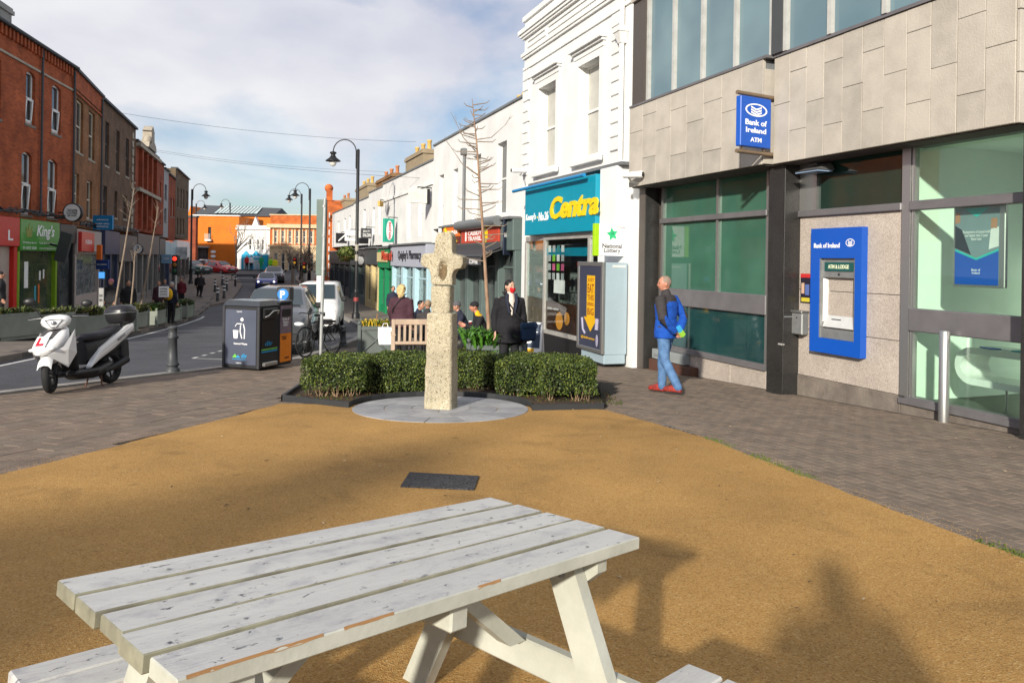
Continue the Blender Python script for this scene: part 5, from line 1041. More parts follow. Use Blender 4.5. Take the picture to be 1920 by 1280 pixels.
# ================================================================== solid shapes fused into one surface
def fuse(mb, voxel, smooth=2, disp=None):
    """voxel-remesh the overlapping closed shapes of mb into one continuous mesh; returns an MB"""
    me = bpy.data.meshes.new('f'); me.from_pydata(mb.v, [], mb.f); me.validate()
    o = bpy.data.objects.new('f', me)
    r = o.modifiers.new('r', 'REMESH'); r.mode = 'VOXEL'; r.voxel_size = voxel; r.use_smooth_shade = True
    if smooth: q = o.modifiers.new('s', 'SMOOTH'); q.factor = .5; q.iterations = smooth
    m2 = evaluated(o)
    out = MB(); vs = [v.co.copy() for v in m2.vertices]
    if disp:
        ns = [v.normal.copy() for v in m2.vertices]; vs = [disp(v, n) for v, n in zip(vs, ns)]
    out.add(vs, [tuple(p.vertices) for p in m2.polygons], 0, True)
    bpy.data.objects.remove(o); bpy.data.meshes.remove(me); bpy.data.meshes.remove(m2)
    return out
from mathutils import noise as NZ

# ================================================================== PICNIC TABLE
M_tab = None
def table_mat():
    m = mat('weathered_white_paint', (.56, .555, .53), .6, sc_=3.5, c2=(.46, .455, .44), bump=.12, bsc=60, stretch=(.35, 2.5, 1), lo=.3, hi=.6)
    t = m.node_tree; L = t.links.new; b = t.nodes['Principled BSDF']; base = b.inputs['Base Color'].links[0].from_socket
    tcn = t.nodes.new('ShaderNodeTexCoord')
    def layer(base, scale, stretch, lo, hi, colr, dist=0.):
        mp_ = t.nodes.new('ShaderNodeMapping'); mp_.inputs['Scale'].default_value = stretch; L(tcn.outputs['Object'], mp_.inputs[0])
        n = t.nodes.new('ShaderNodeTexNoise'); n.inputs['Scale'].default_value = scale; n.inputs['Detail'].default_value = 9; n.inputs['Roughness'].default_value = .72; n.inputs['Distortion'].default_value = dist; L(mp_.outputs[0], n.inputs['Vector'])
        r = t.nodes.new('ShaderNodeMapRange'); r.inputs[1].default_value = lo; r.inputs[2].default_value = hi; L(n.outputs[0], r.inputs[0])
        mi = t.nodes.new('ShaderNodeMixRGB'); L(r.outputs[0], mi.inputs[0]); L(base, mi.inputs[1]); mi.inputs[2].default_value = colr + (1,); return mi.outputs[0]
    c = layer(base, 7, (1., 1.6, 1), .52, .76, (.28, .275, .30), .2)
    c = layer(c, 40, (.12, 3., 1), .56, .72, (.36, .36, .37))          # grey grime
    c = layer(c, 22, (.9, 2., 1), .60, .65, (.07, .07, .085), .5)          # scuffs and scratches
    c = layer(c, 5.5, (.6, 2.5, 1.), .675, .70, (.33, .16, .05), .3)      # bare wood
    L(c, b.inputs['Base Color']); return m
M_tab = table_mat()
M_tabs = mat('cream_white_paint', (.52, .525, .46), .5, sc_=4, c2=(.40, .405, .35), bump=.08, bsc=40)
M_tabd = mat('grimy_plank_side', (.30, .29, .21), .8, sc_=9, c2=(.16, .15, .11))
M_wood = mat('bare_orange_wood', (.36, .19, .075), .7, sc_=12, stretch=(.2, 2, 1))
lam = .93
cs_ = []
for px, py in ((95, 1092), (917, 929), (1205, 1008), (343, 1262)):
    kx, kz = ray(px, py); y = (.7 - 1.4) / (kz + .03 * kx + .085); cs_.append(Vector((kx * y * lam, y * lam, EYE + kz * y * lam)))
BL, BR, FR, FL = cs_
ctr = (BL + BR + FR + FL) / 4; ex = ((BR - BL) + (FR - FL)).normalized(); ey = ((BL - FL) + (BR - FR)); ey = (ey - ex * ey.dot(ex)).normalized(); ez = ex.cross(ey)
TL = ((BR - BL).length + (FR - FL).length) / 2; TW = ((BL - FL).length + (BR - FR).length) / 2
tbl = thing('picnic_table', 'weathered white painted wooden picnic table in the foreground', 'table')
Mt = Matrix((ex, ey, ez)).transposed().to_4x4(); Mt.translation = ctr - ez * .70; tbl.matrix_world = Mt
TH = .70; gap = .014; pw = (TW - 4 * gap) / 5
for k in range(5):
    y0 = -TW / 2 + k * (pw + gap); r = random.Random(k)
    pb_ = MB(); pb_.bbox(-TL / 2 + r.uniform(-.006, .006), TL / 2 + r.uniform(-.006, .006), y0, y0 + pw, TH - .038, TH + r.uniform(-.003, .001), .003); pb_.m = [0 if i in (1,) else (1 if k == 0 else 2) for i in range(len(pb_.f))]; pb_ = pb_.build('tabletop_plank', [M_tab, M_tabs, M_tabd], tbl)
    for x in (-TL / 2 + .22, TL / 2 - .22): sub('screw_head', pb_, M_lead, lambda b: b.lathe([(.005, 0), (.004, .0012)], 8, (x, y0 + pw * .3, TH + .0005)))
ty = -TW / 2
for xa_, xb_ in ((-.70, -.42), (-.37, -.24), (.02, .10)):
    xs_ = [xa_ + (xb_ - xa_) * k / 24 for k in range(25)]; n_ = len(xs_)
    sub('worn_edge', tbl, M_wood, lambda b: b.add([(x, ty - .0008, TH - .004 - .004 * max(0, NZ.noise(Vector((x * 30, xa_, 0))) + .3)) for x in xs_] + [(x, ty + .003 + .003 * max(0, NZ.noise(Vector((x * 40, 3, xa_)))), TH + .0008) for x in xs_], [(k, k + 1, n_ + k + 1, n_ + k) for k in range(n_ - 1)]))
XE = TL / 2 - .15
def plank(b, p, q, w_, t, side):
    """plank from p to q; side = across direction unit; thickness along x"""
    p, q, side = Vector(p), Vector(q), Vector(side); h = side * w_ / 2; tx = Vector((t / 2, 0, 0))
    b.add([p - h - tx, p - h + tx, p + h + tx, p + h - tx, q - h - tx, q - h + tx, q + h + tx, q + h - tx], [(0, 3, 2, 1), (4, 5, 6, 7), (0, 1, 5, 4), (1, 2, 6, 5), (2, 3, 7, 6), (3, 0, 4, 7)])
for sx in (-1, 1):
    x = sx * XE
    sub('top_batten', tbl, M_tabs, lambda b: b.prism([(-.0, 0)], 0, 0) if 0 else b.add([(x - .022, -.30, TH - .042), (x + .022, -.30, TH - .042), (x + .022, .30, TH - .042), (x - .022, .30, TH - .042), (x - .022, -.24, TH - .135), (x + .022, -.24, TH - .135), (x + .022, .24, TH - .135), (x - .022, .24, TH - .135), (x - .022, -.30, TH - .085), (x + .022, -.30, TH - .085), (x + .022, .30, TH - .085), (x - .022, .30, TH - .085)], [(0, 1, 2, 3), (4, 7, 6, 5), (0, 8, 9, 1), (8, 4, 5, 9), (2, 10, 11, 3), (10, 6, 7, 11), (1, 9, 10, 2), (9, 5, 6, 10), (0, 3, 11, 8), (8, 11, 7, 4)]))
    for sy in (-1, 1):
        lg = sub('leg', tbl, M_tabs, lambda b: plank(b, (x - sx * .046, sy * .17, TH - .044), (x - sx * .046, sy * .50, -.02), .105, .044, (0, .905, .42 * sy)))
        sub('bolt', lg, M_lead, lambda b: b.lathe([(.012, 0), (.012, .006), (.006, .012)], 10, M=Matrix.Translation((x - sx * .046 - .023, sy * .20, TH - .10)) @ Matrix.Rotation(R_(-90), 4, 'Y')))
    bear = sub('seat_bearer', tbl, M_tabs, lambda b: b.bbox(x - sx * .001 - .022, x - sx * .001 + .022, -.74, .74, .24, .34, .006))
    sub('bolt', bear, M_lead, lambda b: b.lathe([(.012, 0), (.012, .006), (.006, .012)], 10, M=Matrix.Translation((x - .024, -.33, .29)) @ Matrix.Rotation(R_(-90), 4, 'Y')))
    sub('brace', tbl, M_tabs, lambda b: b.add([(x - sx * .03, -.03, .34), (x - sx * .03, .03, .34), (x - sx * .42, .03, TH - .05), (x - sx * .42, -.03, TH - .05), (x - sx * .10, -.03, .34), (x - sx * .10, .03, .34), (x - sx * .49, .03, TH - .05), (x - sx * .49, -.03, TH - .05)], [(0, 1, 2, 3), (4, 7, 6, 5), (0, 3, 7, 4), (1, 5, 6, 2), (0, 4, 5, 1), (3, 2, 6, 7)]))
sub('centre_batten', tbl, M_tabs, lambda b: b.bbox(-.03, .03, -.29, .29, TH - .115, TH - .043, .006))
for sy in (-1, 1):
    for k in range(2):
        y0 = (.43 + k * .124) if sy > 0 else (-.625 - k * .124)
        sub('seat_plank', tbl, M_tab, lambda b: b.bbox(-TL / 2 + .0, TL / 2, y0, y0 + .113, .342, .38, .005))

# ================================================================== STONE CROSS on its round base
M_cross = speckle('lichened_granite', [(.17, .145, .09), (.48, .425, .31), (.42, .365, .255), (.55, .50, .39), (.36, .31, .21), (.50, .445, .33)], 85, .9, .9, (2.2, .32), pos=False)
cp = P(827, 766); k_ = 1400 / cp.y
crs = thing('stone_cross', 'weathered yellow grey granite cross on tall square shaft', 'monument', cp, R_(-13))
def mx(px): return (px - 828) / k_ * 1.02
def mz(py): return (766 - py) / k_
def wob(sc, amp, dents=()):
    def f(v, n):
        a = NZ.noise(v * sc) * amp + NZ.noise(v * sc * 3.1) * amp * .5
        for (c, r, d) in dents:
            q = ((v.x - c[0]) / r[0]) ** 2 + ((v.z - c[1]) / r[1]) ** 2
            if q < 1 and v.y < 0: a -= d * (1 - q) ** .6
        return v + n * a
    return f
b = MB(); zt_ = mz(586)
b.loft([[(-w_, -d, z), (w_ - .02, -d, z), (w_, -d + .03, z), (w_, d, z), (-w_, d, z)] for w_, d, z in ((.178, .15, -.08), (.174, .145, .02), (.160, .135, zt_ - .02), (.15, .128, zt_))], smooth=False)
fuse(b, .014, 1, wob(5, .008)).build('lower_shaft', M_cross, crs)
b = MB(); z1 = mz(535)
b.loft([[(-w_, -d, z), (w_ - .03, -d, z), (w_, -d + .03, z), (w_, d, z), (-w_, d, z)] for w_, d, z in ((.108, .10, zt_ - .02), (.117, .105, zt_ + .03), (.124, .108, z1 - .004))], smooth=False)
fuse(b, .014, 1, wob(6, .007)).build('middle_block', M_cross, crs)
hd = [(817.5, 442), (822, 436), (843, 436), (848, 442), (849, 475), (869, 481), (870, 494), (866, 503), (854, 505), (849, 514), (850, 534), (810, 534), (809, 518), (805, 505), (790, 499), (788, 486), (792, 477), (814, 474)]
b = MB(); b.prism([(mx(x), mz(y)) for x, y in hd], -.095, .095)
b = fuse(b, .0125, 2, wob(6, .010, [((mx(831), mz(508)), (.06, .125), .075), ((mx(834), mz(492)), (.06, .06), .02)]))
for i, f in enumerate(b.f):
    c = sum((Vector(b.v[j]) for j in f), Vector()) / len(f); q = ((c.x - mx(831)) / .05) ** 2 + ((c.z - mz(510)) / .105) ** 2 + NZ.noise(c * 30) * .5
    if q < 1 and c.y < .05: b.m[i] = 1
b.build('cross_head', [M_cross, speckle('brown_lichen_hollow', [(.16, .11, .06), (.26, .19, .11), (.20, .14, .08)], 70, .95, .8, (4, .4), pos=False)], crs)
# round base of cut slabs
M_disc = mat('grey_limestone_slab', (.33, .33, .34), .75, sc_=4, c2=(.24, .24, .25), bump=.15, bsc=50, pos=True); M_disc2 = mat('grey_limestone_slab_light', (.40, .40, .41), .75, sc_=4, c2=(.30, .30, .31), bump=.15, bsc=50, pos=True)
dr = 1.09
dsk = thing('round_stone_base', 'round disc of pale grey slabs around the cross foot', 'paving', cp)
def sector(b, r0, r1, a0, a1, h=.012, n=6):
    v = []; 
    for i in range(n + 1):
        a = a0 + (a1 - a0) * i / n
        for r in (r0, r1):
            x, y = r * math.cos(a), r * math.sin(a); v += [(x, y, -.05 * y + h), (x, y, -.05 * y - .05)]
    f = []
    for i in range(n): o_ = 4 * i; f += [(o_, o_ + 2, o_ + 6, o_ + 4), (o_ + 2, o_ + 3, o_ + 7, o_ + 6), (o_, o_ + 4, o_ + 5, o_ + 1)]
    f += [(0, 1, 3, 2), (4 * n, 4 * n + 2, 4 * n + 3, 4 * n + 1)]; b.add(v, f)
for ring, (r0, r1, n) in enumerate(((.02, .36, 4), (.37, .70, 8), (.71, dr, 14))):
    for k in range(n): sub('slab', dsk, M_disc if (k + ring) % 3 else M_disc2, lambda b: sector(b, r0, r1, 2 * math.pi * k / n + .006 / r1 + ring * .3, 2 * math.pi * (k + 1) / n - .006 / r1 + ring * .3))
# planting bed: soil, black edging, hedge
M_soil = mat('leaf_litter_soil', (.085, .05, .03), .95, sc_=14, c2=(.035, .025, .018), bump=.9, bsc=40, pos=True)
eL, eR = P(530, 751), P(1132, 767); d0, d1 = P(664, 756), P(990, 763)
arc = []
a0 = math.atan2(d0.y - cp.y, d0.x - cp.x) ; a1 = math.atan2(d1.y - cp.y, d1.x - cp.x)
for k in range(17):
    a = math.pi * 1.02 + (-.02 * math.pi - math.pi * 1.02) * k / 16; arc.append((cp.x + (dr + .05) * math.cos(a), cp.y + (dr + .05) * math.sin(a)))
edge = [(eL.x, eL.y)] + arc + [(eR.x, eR.y)]
bedp = edge + [(eR.x + .25, 12.5), (-3.3, 12.7)]
sheet('planting_soil', bedp, .02, M_soil)['kind'] = 'structure'
eg = MB()
for s in (0,):
    v = []
    for x, y in edge + [(eR.x + .25, 12.5)]: 
        z = G0(y); v += [(x, y - .012, z - .05), (x, y - .012, z + .075), (x, y + .03, z + .075), (x, y + .03, z - .05)]
    n = len(edge) + 1
    eg.add(v, [(4 * i + j, 4 * i + 4 + j, 4 * i + 4 + (j + 1) % 4, 4 * i + (j + 1) % 4) for i in range(n - 1) for j in range(4)])
x0, y0 = edge[0]
eg.box(-3.32, -3.29, 12.69, 12.7, -.7, -.55).add([(x0 - .02, y0, G0(y0) - .05), (x0 - .02, y0, G0(y0) + .075), (-3.32, 12.7, G0(12.7) + .075), (-3.32, 12.7, G0(12.7) - .05), (x0 + .02, y0, G0(y0) - .05), (x0 + .02, y0, G0(y0) + .075), (-3.28, 12.7, G0(12.7) + .075), (-3.28, 12.7, G0(12.7) - .05)], [(0, 1, 2, 3), (4, 7, 6, 5), (1, 5, 6, 2)])
tag(eg.build('bed_edging', mat('black_edging_metal', (.03, .032, .035), .6, sc_=6, pos=True)), 'low black metal edging around the hedge bed', 'edging')
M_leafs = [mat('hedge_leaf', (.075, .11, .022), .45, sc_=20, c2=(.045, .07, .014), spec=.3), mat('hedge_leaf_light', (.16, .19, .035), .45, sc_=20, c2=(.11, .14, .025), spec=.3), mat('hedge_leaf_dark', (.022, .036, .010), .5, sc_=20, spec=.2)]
def leaves(b, n, sampler, size, rnd, mis=(0, 1, 2), up=.3, long=1.6):
    for _ in range(n):
        p, nrm, mi = sampler(rnd); d = Vector((rnd.gauss(0, 1), rnd.gauss(0, 1), rnd.gauss(0, 1))) + nrm * 1.1; d.normalize()
        t = d.cross(Vector((rnd.gauss(0, 1), rnd.gauss(0, 1), rnd.gauss(0, 1) + up))); 
        if t.length < 1e-3: continue
        t.normalize(); s = size * rnd.uniform(.65, 1.3); q = d.cross(t) * s * long / 2; t = t * s / 2
        b.add([p - q, p + t, p + q, p - t], [(0, 1, 2, 3)], mi)
def hedge_block(b, x0, x1, y0, y1, h0, h1, n, rnd, rot=0.):
    def smp(r):
        while True:
            f = r.random(); u, v, w_ = r.random(), r.random(), r.random()
            A = [(x1 - x0) * (y1 - y0) * 1.3, (x1 - x0) * (h1 - h0) * 1.5, (x1 - x0) * (h1 - h0) * .2, (y1 - y0) * (h1 - h0), (y1 - y0) * (h1 - h0)]; k = r.choices(range(5), A)[0]
            dp = abs(r.gauss(0, .035)); lump = .05
            if k == 0: x, y, z, nn = x0 + u * (x1 - x0), y0 + v * (y1 - y0), h1 - dp, Vector((0, 0, 1))
            elif k == 1: x, y, z, nn = x0 + u * (x1 - x0), y0 + dp, h0 + v * (h1 - h0), Vector((0, -1, .2))
            elif k == 2: x, y, z, nn = x0 + u * (x1 - x0), y1 - dp, h0 + v * (h1 - h0), Vector((0, 1, .2))
            elif k == 3: x, y, z, nn = x0 + dp, y0 + u * (y1 - y0), h0 + v * (h1 - h0), Vector((-1, 0, .2))
            else: x, y, z, nn = x1 - dp, y0 + u * (y1 - y0), h0 + v * (h1 - h0), Vector((1, 0, .2))
            rel = (z - h0) / (h1 - h0)
            o = NZ.noise(Vector((x * 4, y * 4, z * 4))) * lump + NZ.noise(Vector((x * 11, y * 11, z * 11))) * .03
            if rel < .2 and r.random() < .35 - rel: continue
            # round the shoulders
            e = .09; cx, cy = (x0 + x1) / 2, (y0 + y1) / 2
            if rel > .75 and k == 0:
                dx = min(x - x0, x1 - x, y - y0, y1 - y)
                if dx < e: z -= (e - dx) ** 2 / e * .6
            p = Vector((x, y, 0)) + nn * o; z2 = z + nn.z * o + G0(y)
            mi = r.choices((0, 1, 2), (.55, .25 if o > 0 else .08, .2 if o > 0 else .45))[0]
            return Vector((p.x, p.y, z2)), nn, mi
    leaves(b, n, smp, .019, rnd)
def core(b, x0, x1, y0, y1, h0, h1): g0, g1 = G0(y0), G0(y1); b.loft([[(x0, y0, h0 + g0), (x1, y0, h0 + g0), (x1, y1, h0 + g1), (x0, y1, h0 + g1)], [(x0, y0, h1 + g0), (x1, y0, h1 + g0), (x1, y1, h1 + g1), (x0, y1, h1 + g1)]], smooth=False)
blocks = [(-2.83, -1.95, 10.05, 11.5, .11, .53, 10500), (-2.0, .9, 11.1, 11.9, .05, .54, 19000), (.40, 1.17, 10.0, 11.5, .10, .53, 10500), (-2.1, -1.2, 10.5, 11.3, .03, .52, 6500), (-.2, .6, 10.4, 11.3, .03, .52, 6500)]
hdg = thing('box_hedge', 'low clipped dark green hedge bending around the stone cross', 'hedge', (-.8, 11.4, G0(11.4)))
OFF[hdg.name] = (-.8, 11.4, G0(11.4))
rnd = random.Random(3); lb = MB(); cb_ = MB()
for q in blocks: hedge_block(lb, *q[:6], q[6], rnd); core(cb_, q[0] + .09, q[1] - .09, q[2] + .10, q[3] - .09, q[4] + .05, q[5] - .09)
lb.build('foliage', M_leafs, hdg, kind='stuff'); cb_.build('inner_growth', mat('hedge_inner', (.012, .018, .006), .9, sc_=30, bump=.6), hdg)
sb_ = MB()
for q in blocks:
    for k in range(int((q[1] - q[0]) * (16 if q[4] > .1 else 9))):
        x = rnd.uniform(q[0] + .06, q[1] - .06); y = q[2] + .06 + abs(rnd.gauss(0, .18)); g = G0(y)
        for j in range(3): dx, dy = rnd.uniform(-.1, .1), rnd.uniform(-.08, .06); sb_.tube([(x, y, g - .01), (x + dx * .5, y + dy * .5, g + q[4] * .6), (x + dx, y + dy, g + q[4] + .12)], [.007, .006, .004], 4)
sb_.build('stems', mat('pale_hedge_stem', (.30, .21, .13), .9, sc_=30), hdg, kind='stuff')
gw = MB(); grs = random.Random(9)
for _ in range(900):
    y = grs.uniform(9.8, 11.2); x = grs.choice([grs.uniform(-2.9, -1.9), grs.uniform(.2, 1.5), grs.uniform(-2.8, 1.4)]); 
    if (x - cp.x) ** 2 + (y - cp.y) ** 2 < (dr + .12) ** 2: continue
    gw.add([(x, y, G0(y) + .01), (x + grs.uniform(.01, .03), y + .01, G0(y) + .015), (x + grs.uniform(-.02, .02), y - .01, G0(y) + grs.uniform(.02, .06))], [(0, 1, 2)], grs.choice([0, 1, 1]))
gw.build('ground_litter', [mat('dead_leaf', (.16, .075, .03), .9), mat('thin_grass', (.07, .10, .02), .8)], None, kind='stuff')

# ------------------------------------------------------------------ things flush in the ground
mq = [P(*q) for q in ((768, 889), (898, 896), (889, 921), (751, 915))]
mt = MB(); mt.add([(p.x, p.y, p.z + .018) for p in mq] + [(p.x, p.y, p.z - .02) for p in mq], [(3, 2, 1, 0), (0, 1, 5, 4), (1, 2, 6, 5), (2, 3, 7, 6), (3, 0, 4, 7)])
tag(mt.build('inspection_cover', speckle('dark_rubber_crumb', [(.012, .012, .014), (.05, .05, .055), (.09, .09, .095)], 120, .9, .8, (3, .3))), 'dark grey rectangular cover set in the orange gravel', 'cover')
gq = [P(*q) for q in ((1229, 796), (1245, 794), (1306, 814), (1288, 817))]
gu = thing('gully_grate', 'dark slotted drain grate in the paving beside the gravel edge', 'drain')
sub('frame', gu, mat('rusty_iron', (.07, .055, .045), .7, sc_=15, pos=True), lambda b: b.add([(p.x, p.y, p.z - .004) for p in gq], [(0, 3, 2, 1)]))
for k in range(7):
    u0, u1 = (k + .25) / 7, (k + .7) / 7; p_ = [gq[0].lerp(gq[3], .5).lerp(gq[1].lerp(gq[2], .5), .08), 0]
    A, B_ = gq[0].lerp(gq[3], u0 * .9 + .05), gq[1].lerp(gq[2], u0 * .9 + .05); C, D = gq[0].lerp(gq[3], u1 * .9 + .05), gq[1].lerp(gq[2], u1 * .9 + .05)
    sub('slot_bar', gu, M_lead, lambda b: b.add([(q.x, q.y, q.z + .002) for q in (A.lerp(B_, .08), A.lerp(B_, .92), C.lerp(D, .92), C.lerp(D, .08))], [(0, 3, 2, 1)]))
lt = MB(); lr = random.Random(12)
for _ in range(130):
    x, y = lr.uniform(-4.5, 5), lr.uniform(2.5, 9.5); 
    if x + .371 * y > 8.2: continue
    s = lr.uniform(.006, .022); a = lr.uniform(0, 6.3); z = G0(y) + .012; c_s, s_n = math.cos(a) * s, math.sin(a) * s
    lt.add([(x - c_s, y - s_n, z), (x + s_n * .5, y - c_s * .5, z + s * .3), (x + c_s, y + s_n, z + .002), (x - s_n * .5, y + c_s * .5, z + s * .2)], [(0, 1, 2, 3)], lr.choice([0, 0, 1]))
lt.build('fallen_leaves', [mat('pale_dry_leaf', (.48, .36, .22), .8), mat('dark_dry_leaf', (.10, .06, .03), .8)], None, kind='stuff')
ms = MB()
for _ in range(1500):
    k = lr.random(); i = lr.choice(range(16, len(RESP) - 1)); a, b_ = RESP[i], RESP[i + 1]
    t = lr.random(); x, y = a[0] + (b_[0] - a[0]) * t, a[1] + (b_[1] - a[1]) * t
    if NZ.noise(Vector((x * 1.7, y * 1.7, 4))) < .12: continue
    x += lr.gauss(.03, .04); y += lr.gauss(0, .04); z = G0(y); h = lr.uniform(.006, .022)
    ms.add([(x, y, z), (x + lr.uniform(-.02, .02), y + .004, z), (x + lr.uniform(-.01, .01), y, z + h)], [(0, 1, 2)])
ms.build('joint_moss', mat('moss', (.09, .12, .02), .9, sc_=40), None, kind='stuff')
gp = MB()
for _ in range(1500):
    i = lr.choice(range(1, len(RESP) - 1)); a, b_ = RESP[i], RESP[i + 1]
    if 7 < i < 13: continue
    t = lr.random(); x, y = a[0] + (b_[0] - a[0]) * t, a[1] + (b_[1] - a[1]) * t; o_ = abs(lr.gauss(0, .09))
    x += o_ * (1 if i > 12 else -1); y += o_ * .6; z = G0(y) + .001; s = lr.uniform(.0012, .0035)
    gp.add([(x - s, y, z), (x + s, y - s * .6, z), (x, y + s, z), (x, y, z + s * 1.2)], [(0, 1, 3), (1, 2, 3), (2, 0, 3)])
gp.build('loose_grit', M_resin, None, kind='stuff')

# ================================================================== STREET FURNITURE
M_iron = simple('black_iron', (.014, .014, .017), .45, var=.2); M_bin = simple('bin_charcoal', (.022, .023, .026), .5)
def lamp_post(px, y, label, side, h=8.4, base=True, group='black swan-neck street lamps'):
    x = ray(px, 500)[0] * y; g = G(x, y)
    o = thing('street_lamp', label, 'street lamp', (x, y, g - .05), 0, group)
    sub('base', o, M_iron, lambda b: b.lathe([(.20, 0), (.20, .28), (.15, .34), (.13, .42), (.125, 1.35), (.14, 1.4), (.085, 1.5)], 16)); sub('column', o, M_iron, lambda b: b.lathe([(.085, 1.48), (.078, h), (.02, h + .05)], 14))
    pts = [(0, 0, h - 1.0), (side * .10, 0, h - .9), (side * .10, 0, h - .2)] + [(side * (.67 - .57 * math.cos(q)), 0, h - .1 + .60 * math.sin(q)) for q in (math.pi * k / 12 for k in range(13))]
    sub('swan_neck', o, M_iron, lambda b: b.tube(pts, .028, 8)); lx = side * 1.24; hz = h - .1
    lan = sub('lantern', o, M_iron, lambda b: b.lathe([(.03, .02), (.16, -.03), (.16, -.1), (.10, -.13), (.12, -.22), (.20, -.32), (.37, -.45), (.37, -.48), (.15, -.47)], 20, (lx, 0, hz)))
    sub('globe', lan, mat('frosted_lamp_glass', (.75, .72, .68), .25, spec=.5), lambda b: b.lathe([(.15, -.48), (.18, -.56), (.13, -.68), (.03, -.74)], 16, (lx, 0, hz)))
    return o
lp = lamp_post(668.5, 37., 'tallest black swan-neck street lamp standing on the right footway', -1)
for k in (2.9, 3.4): sub('sticker', lp, simple('pale_sticker', (.55, .5, .4), .6), lambda b: b.lathe([(.084, k), (.084, k + .32)], 12, cap=False))
sub('ad_band', lp, simple('red_sticker', (.3, .05, .05), .6), lambda b: b.lathe([(.130, .9), (.130, 1.1)], 12, cap=False))
lamp_post(358, 66., 'swan-neck street lamp in front of the drab block on the left footway', 1); lamp_post(579.5, 62., 'nearer of two slim lamps standing left of the grey sign board', -1); lamp_post(564, 73., 'farther of two slim lamps standing left of the grey sign board', -1)
lamp_post(430, 104., 'small distant lamp in front of the orange building', -1); lamp_post(366, 108., 'distant lamp arching over the far left corner roofs', 1)
def bollard(px, py, label, h=1.0, r=.055, bands=False, grp='black cast bollards'):
    p = P(px, py, lambda x, y: G0(y)); o = thing('bollard', label, 'bollard', p, 0, grp); k = h
    sub('post', o, mat('bollard_paint', (.05, .055, .06), .5), lambda b: b.lathe([(r * 1.7, 0), (r * 1.7, .06 * k), (r * 1.35, .09 * k), (r * 1.2, .12 * k), (r * 1.6, .15 * k), (r * 1.6, .18 * k), (r * 1.25, .2 * k), (r, .70 * k), (r * 1.4, .73 * k), (r * 1.4, .76 * k), (r, .79 * k), (r * .95, .93 * k), (r * 1.25, .95 * k), (r * 1.1, .98 * k), (.01, k)], 18))
    if bands:
        for z in (.55, .78): sub('band', o, M_sw, lambda b: b.lathe([(r * 1.45, z * k), (r * 1.45, (z + .1) * k)], 12, cap=False))
    return o
bollard(323, 697, 'black cast bollard at the kerb beside the scooter', .82, .072)
bollard(643, 648, 'small dark bollard with pale cap behind the bicycle', .55, .07)
for i, (px, py) in enumerate(((403, 548), (408, 565), (417, 535), (425, 545), (420, 560), (441, 536))): bollard(px, py, ['leftmost striped bollard on the far island', 'nearest low striped bollard by the left kerb', 'striped bollard behind the leftmost pair on the island', 'striped bollard in the middle of the far island', 'striped bollard at the near end of the far island', 'rightmost striped bollard on the far island'][i], 1.05, .07, True, 'striped bollards on the far island')
# solar compactor bin
bn_ = thing('litter_bin', 'dark solar litter bin with General Waste panel beside the kerb', 'bin', P(485, 695.5), R_(-19.4))
BW, BD, BH = .80, .56, 1.27
sub('body', bn_, M_bin, lambda b: b.bbox(-BW, 0, 0, BD, .02, BH - .10, .02)); sub('top', bn_, simple('solar_top', (.05, .055, .065), .2), lambda b: b.add([(-BW - .01, -.01, BH - .10), (.01, -.01, BH - .10), (.01, BD + .01, BH - .10), (-BW - .01, BD + .01, BH - .10), (-BW + .04, .06, BH), (-.05, .06, BH - .01), (-.05, BD - .06, BH - .01), (-BW + .04, BD - .06, BH)], [(0, 1, 5, 4), (1, 2, 6, 5), (2, 3, 7, 6), (3, 0, 4, 7), (4, 5, 6, 7)]))
M_slate_b = mat('slate_blue_panel', (.075, .085, .125), .45, sc_=1.5)
pn = sub('side_panel', bn_, M_slate_b, lambda b: b.bbox(-BW + .05, -.06, -.012, -.001, .09, BH - .17, .006))
def person_icon(b):
    x, z = -.43, .62
    b.lathe([(.033, 0), (.033, .003)], 14, M=Matrix.Translation((x + .06, -.0155, z + .30)) @ Matrix.Rotation(R_(90), 4, 'X'))
    b.tube([(x + .09, -.014, z + .22), (x + .12, -.014, z + .12), (x + .115, -.014, z - .05)], .014, 4); b.tube([(x + .03, -.014, z + .20), (x + .02, -.014, z + .08), (x + .06, -.014, z - .05)], .014, 4); b.tube([(x + .06, -.014, z + .22), (x - .05, -.014, z + .22), (x - .09, -.014, z + .17)], .011, 4)
    b.prism([(x - .14, z + .10), (x - .02, z + .10), (x - .04, z - .05), (x - .12, z - .05)], -.016, -.0125)
sub('litter_pictogram', pn, M_sw, person_icon); sub('lettering', pn, M_sw, lambda b: b.text('General Waste', -.40, .46, .30, .035, -.0125, bold=.015, align='c').text('bigbelly', -.43, BH - .22, .12, .025, -.0125, align='c').text('bigbelly', -.43, .11, .12, .025, -.0125, align='c'))
M_dg = simple('council_green', (.15, .50, .08), .5); M_dbl = simple('council_blue', (.02, .30, .60), .5)
sub('council_logo', pn, [M_dg, M_dbl], lambda b: b.prism([(-.58, .22), (-.46, .22), (-.52, .29)], -.016, -.0125, 0).prism([(-.50, .22), (-.40, .22), (-.45, .27)], -.017, -.0126, 1).text('dlr', -.38, .22, .13, .075, -.0125, 1, bold=.015).box(-.58, -.28, -.015, -.0125, .185, .195, 1))
for x in (-BW, -.03): sub('corner_post', bn_, mat('bin_corner_trim', (.05, .05, .055), .4), lambda b: b.bbox(x - .01, x + .045, -.02, -.0015, .03, BH - .11, .008))
M_r = Matrix.Rotation(R_(90), 4, 'Z')
fx = lambda b: b
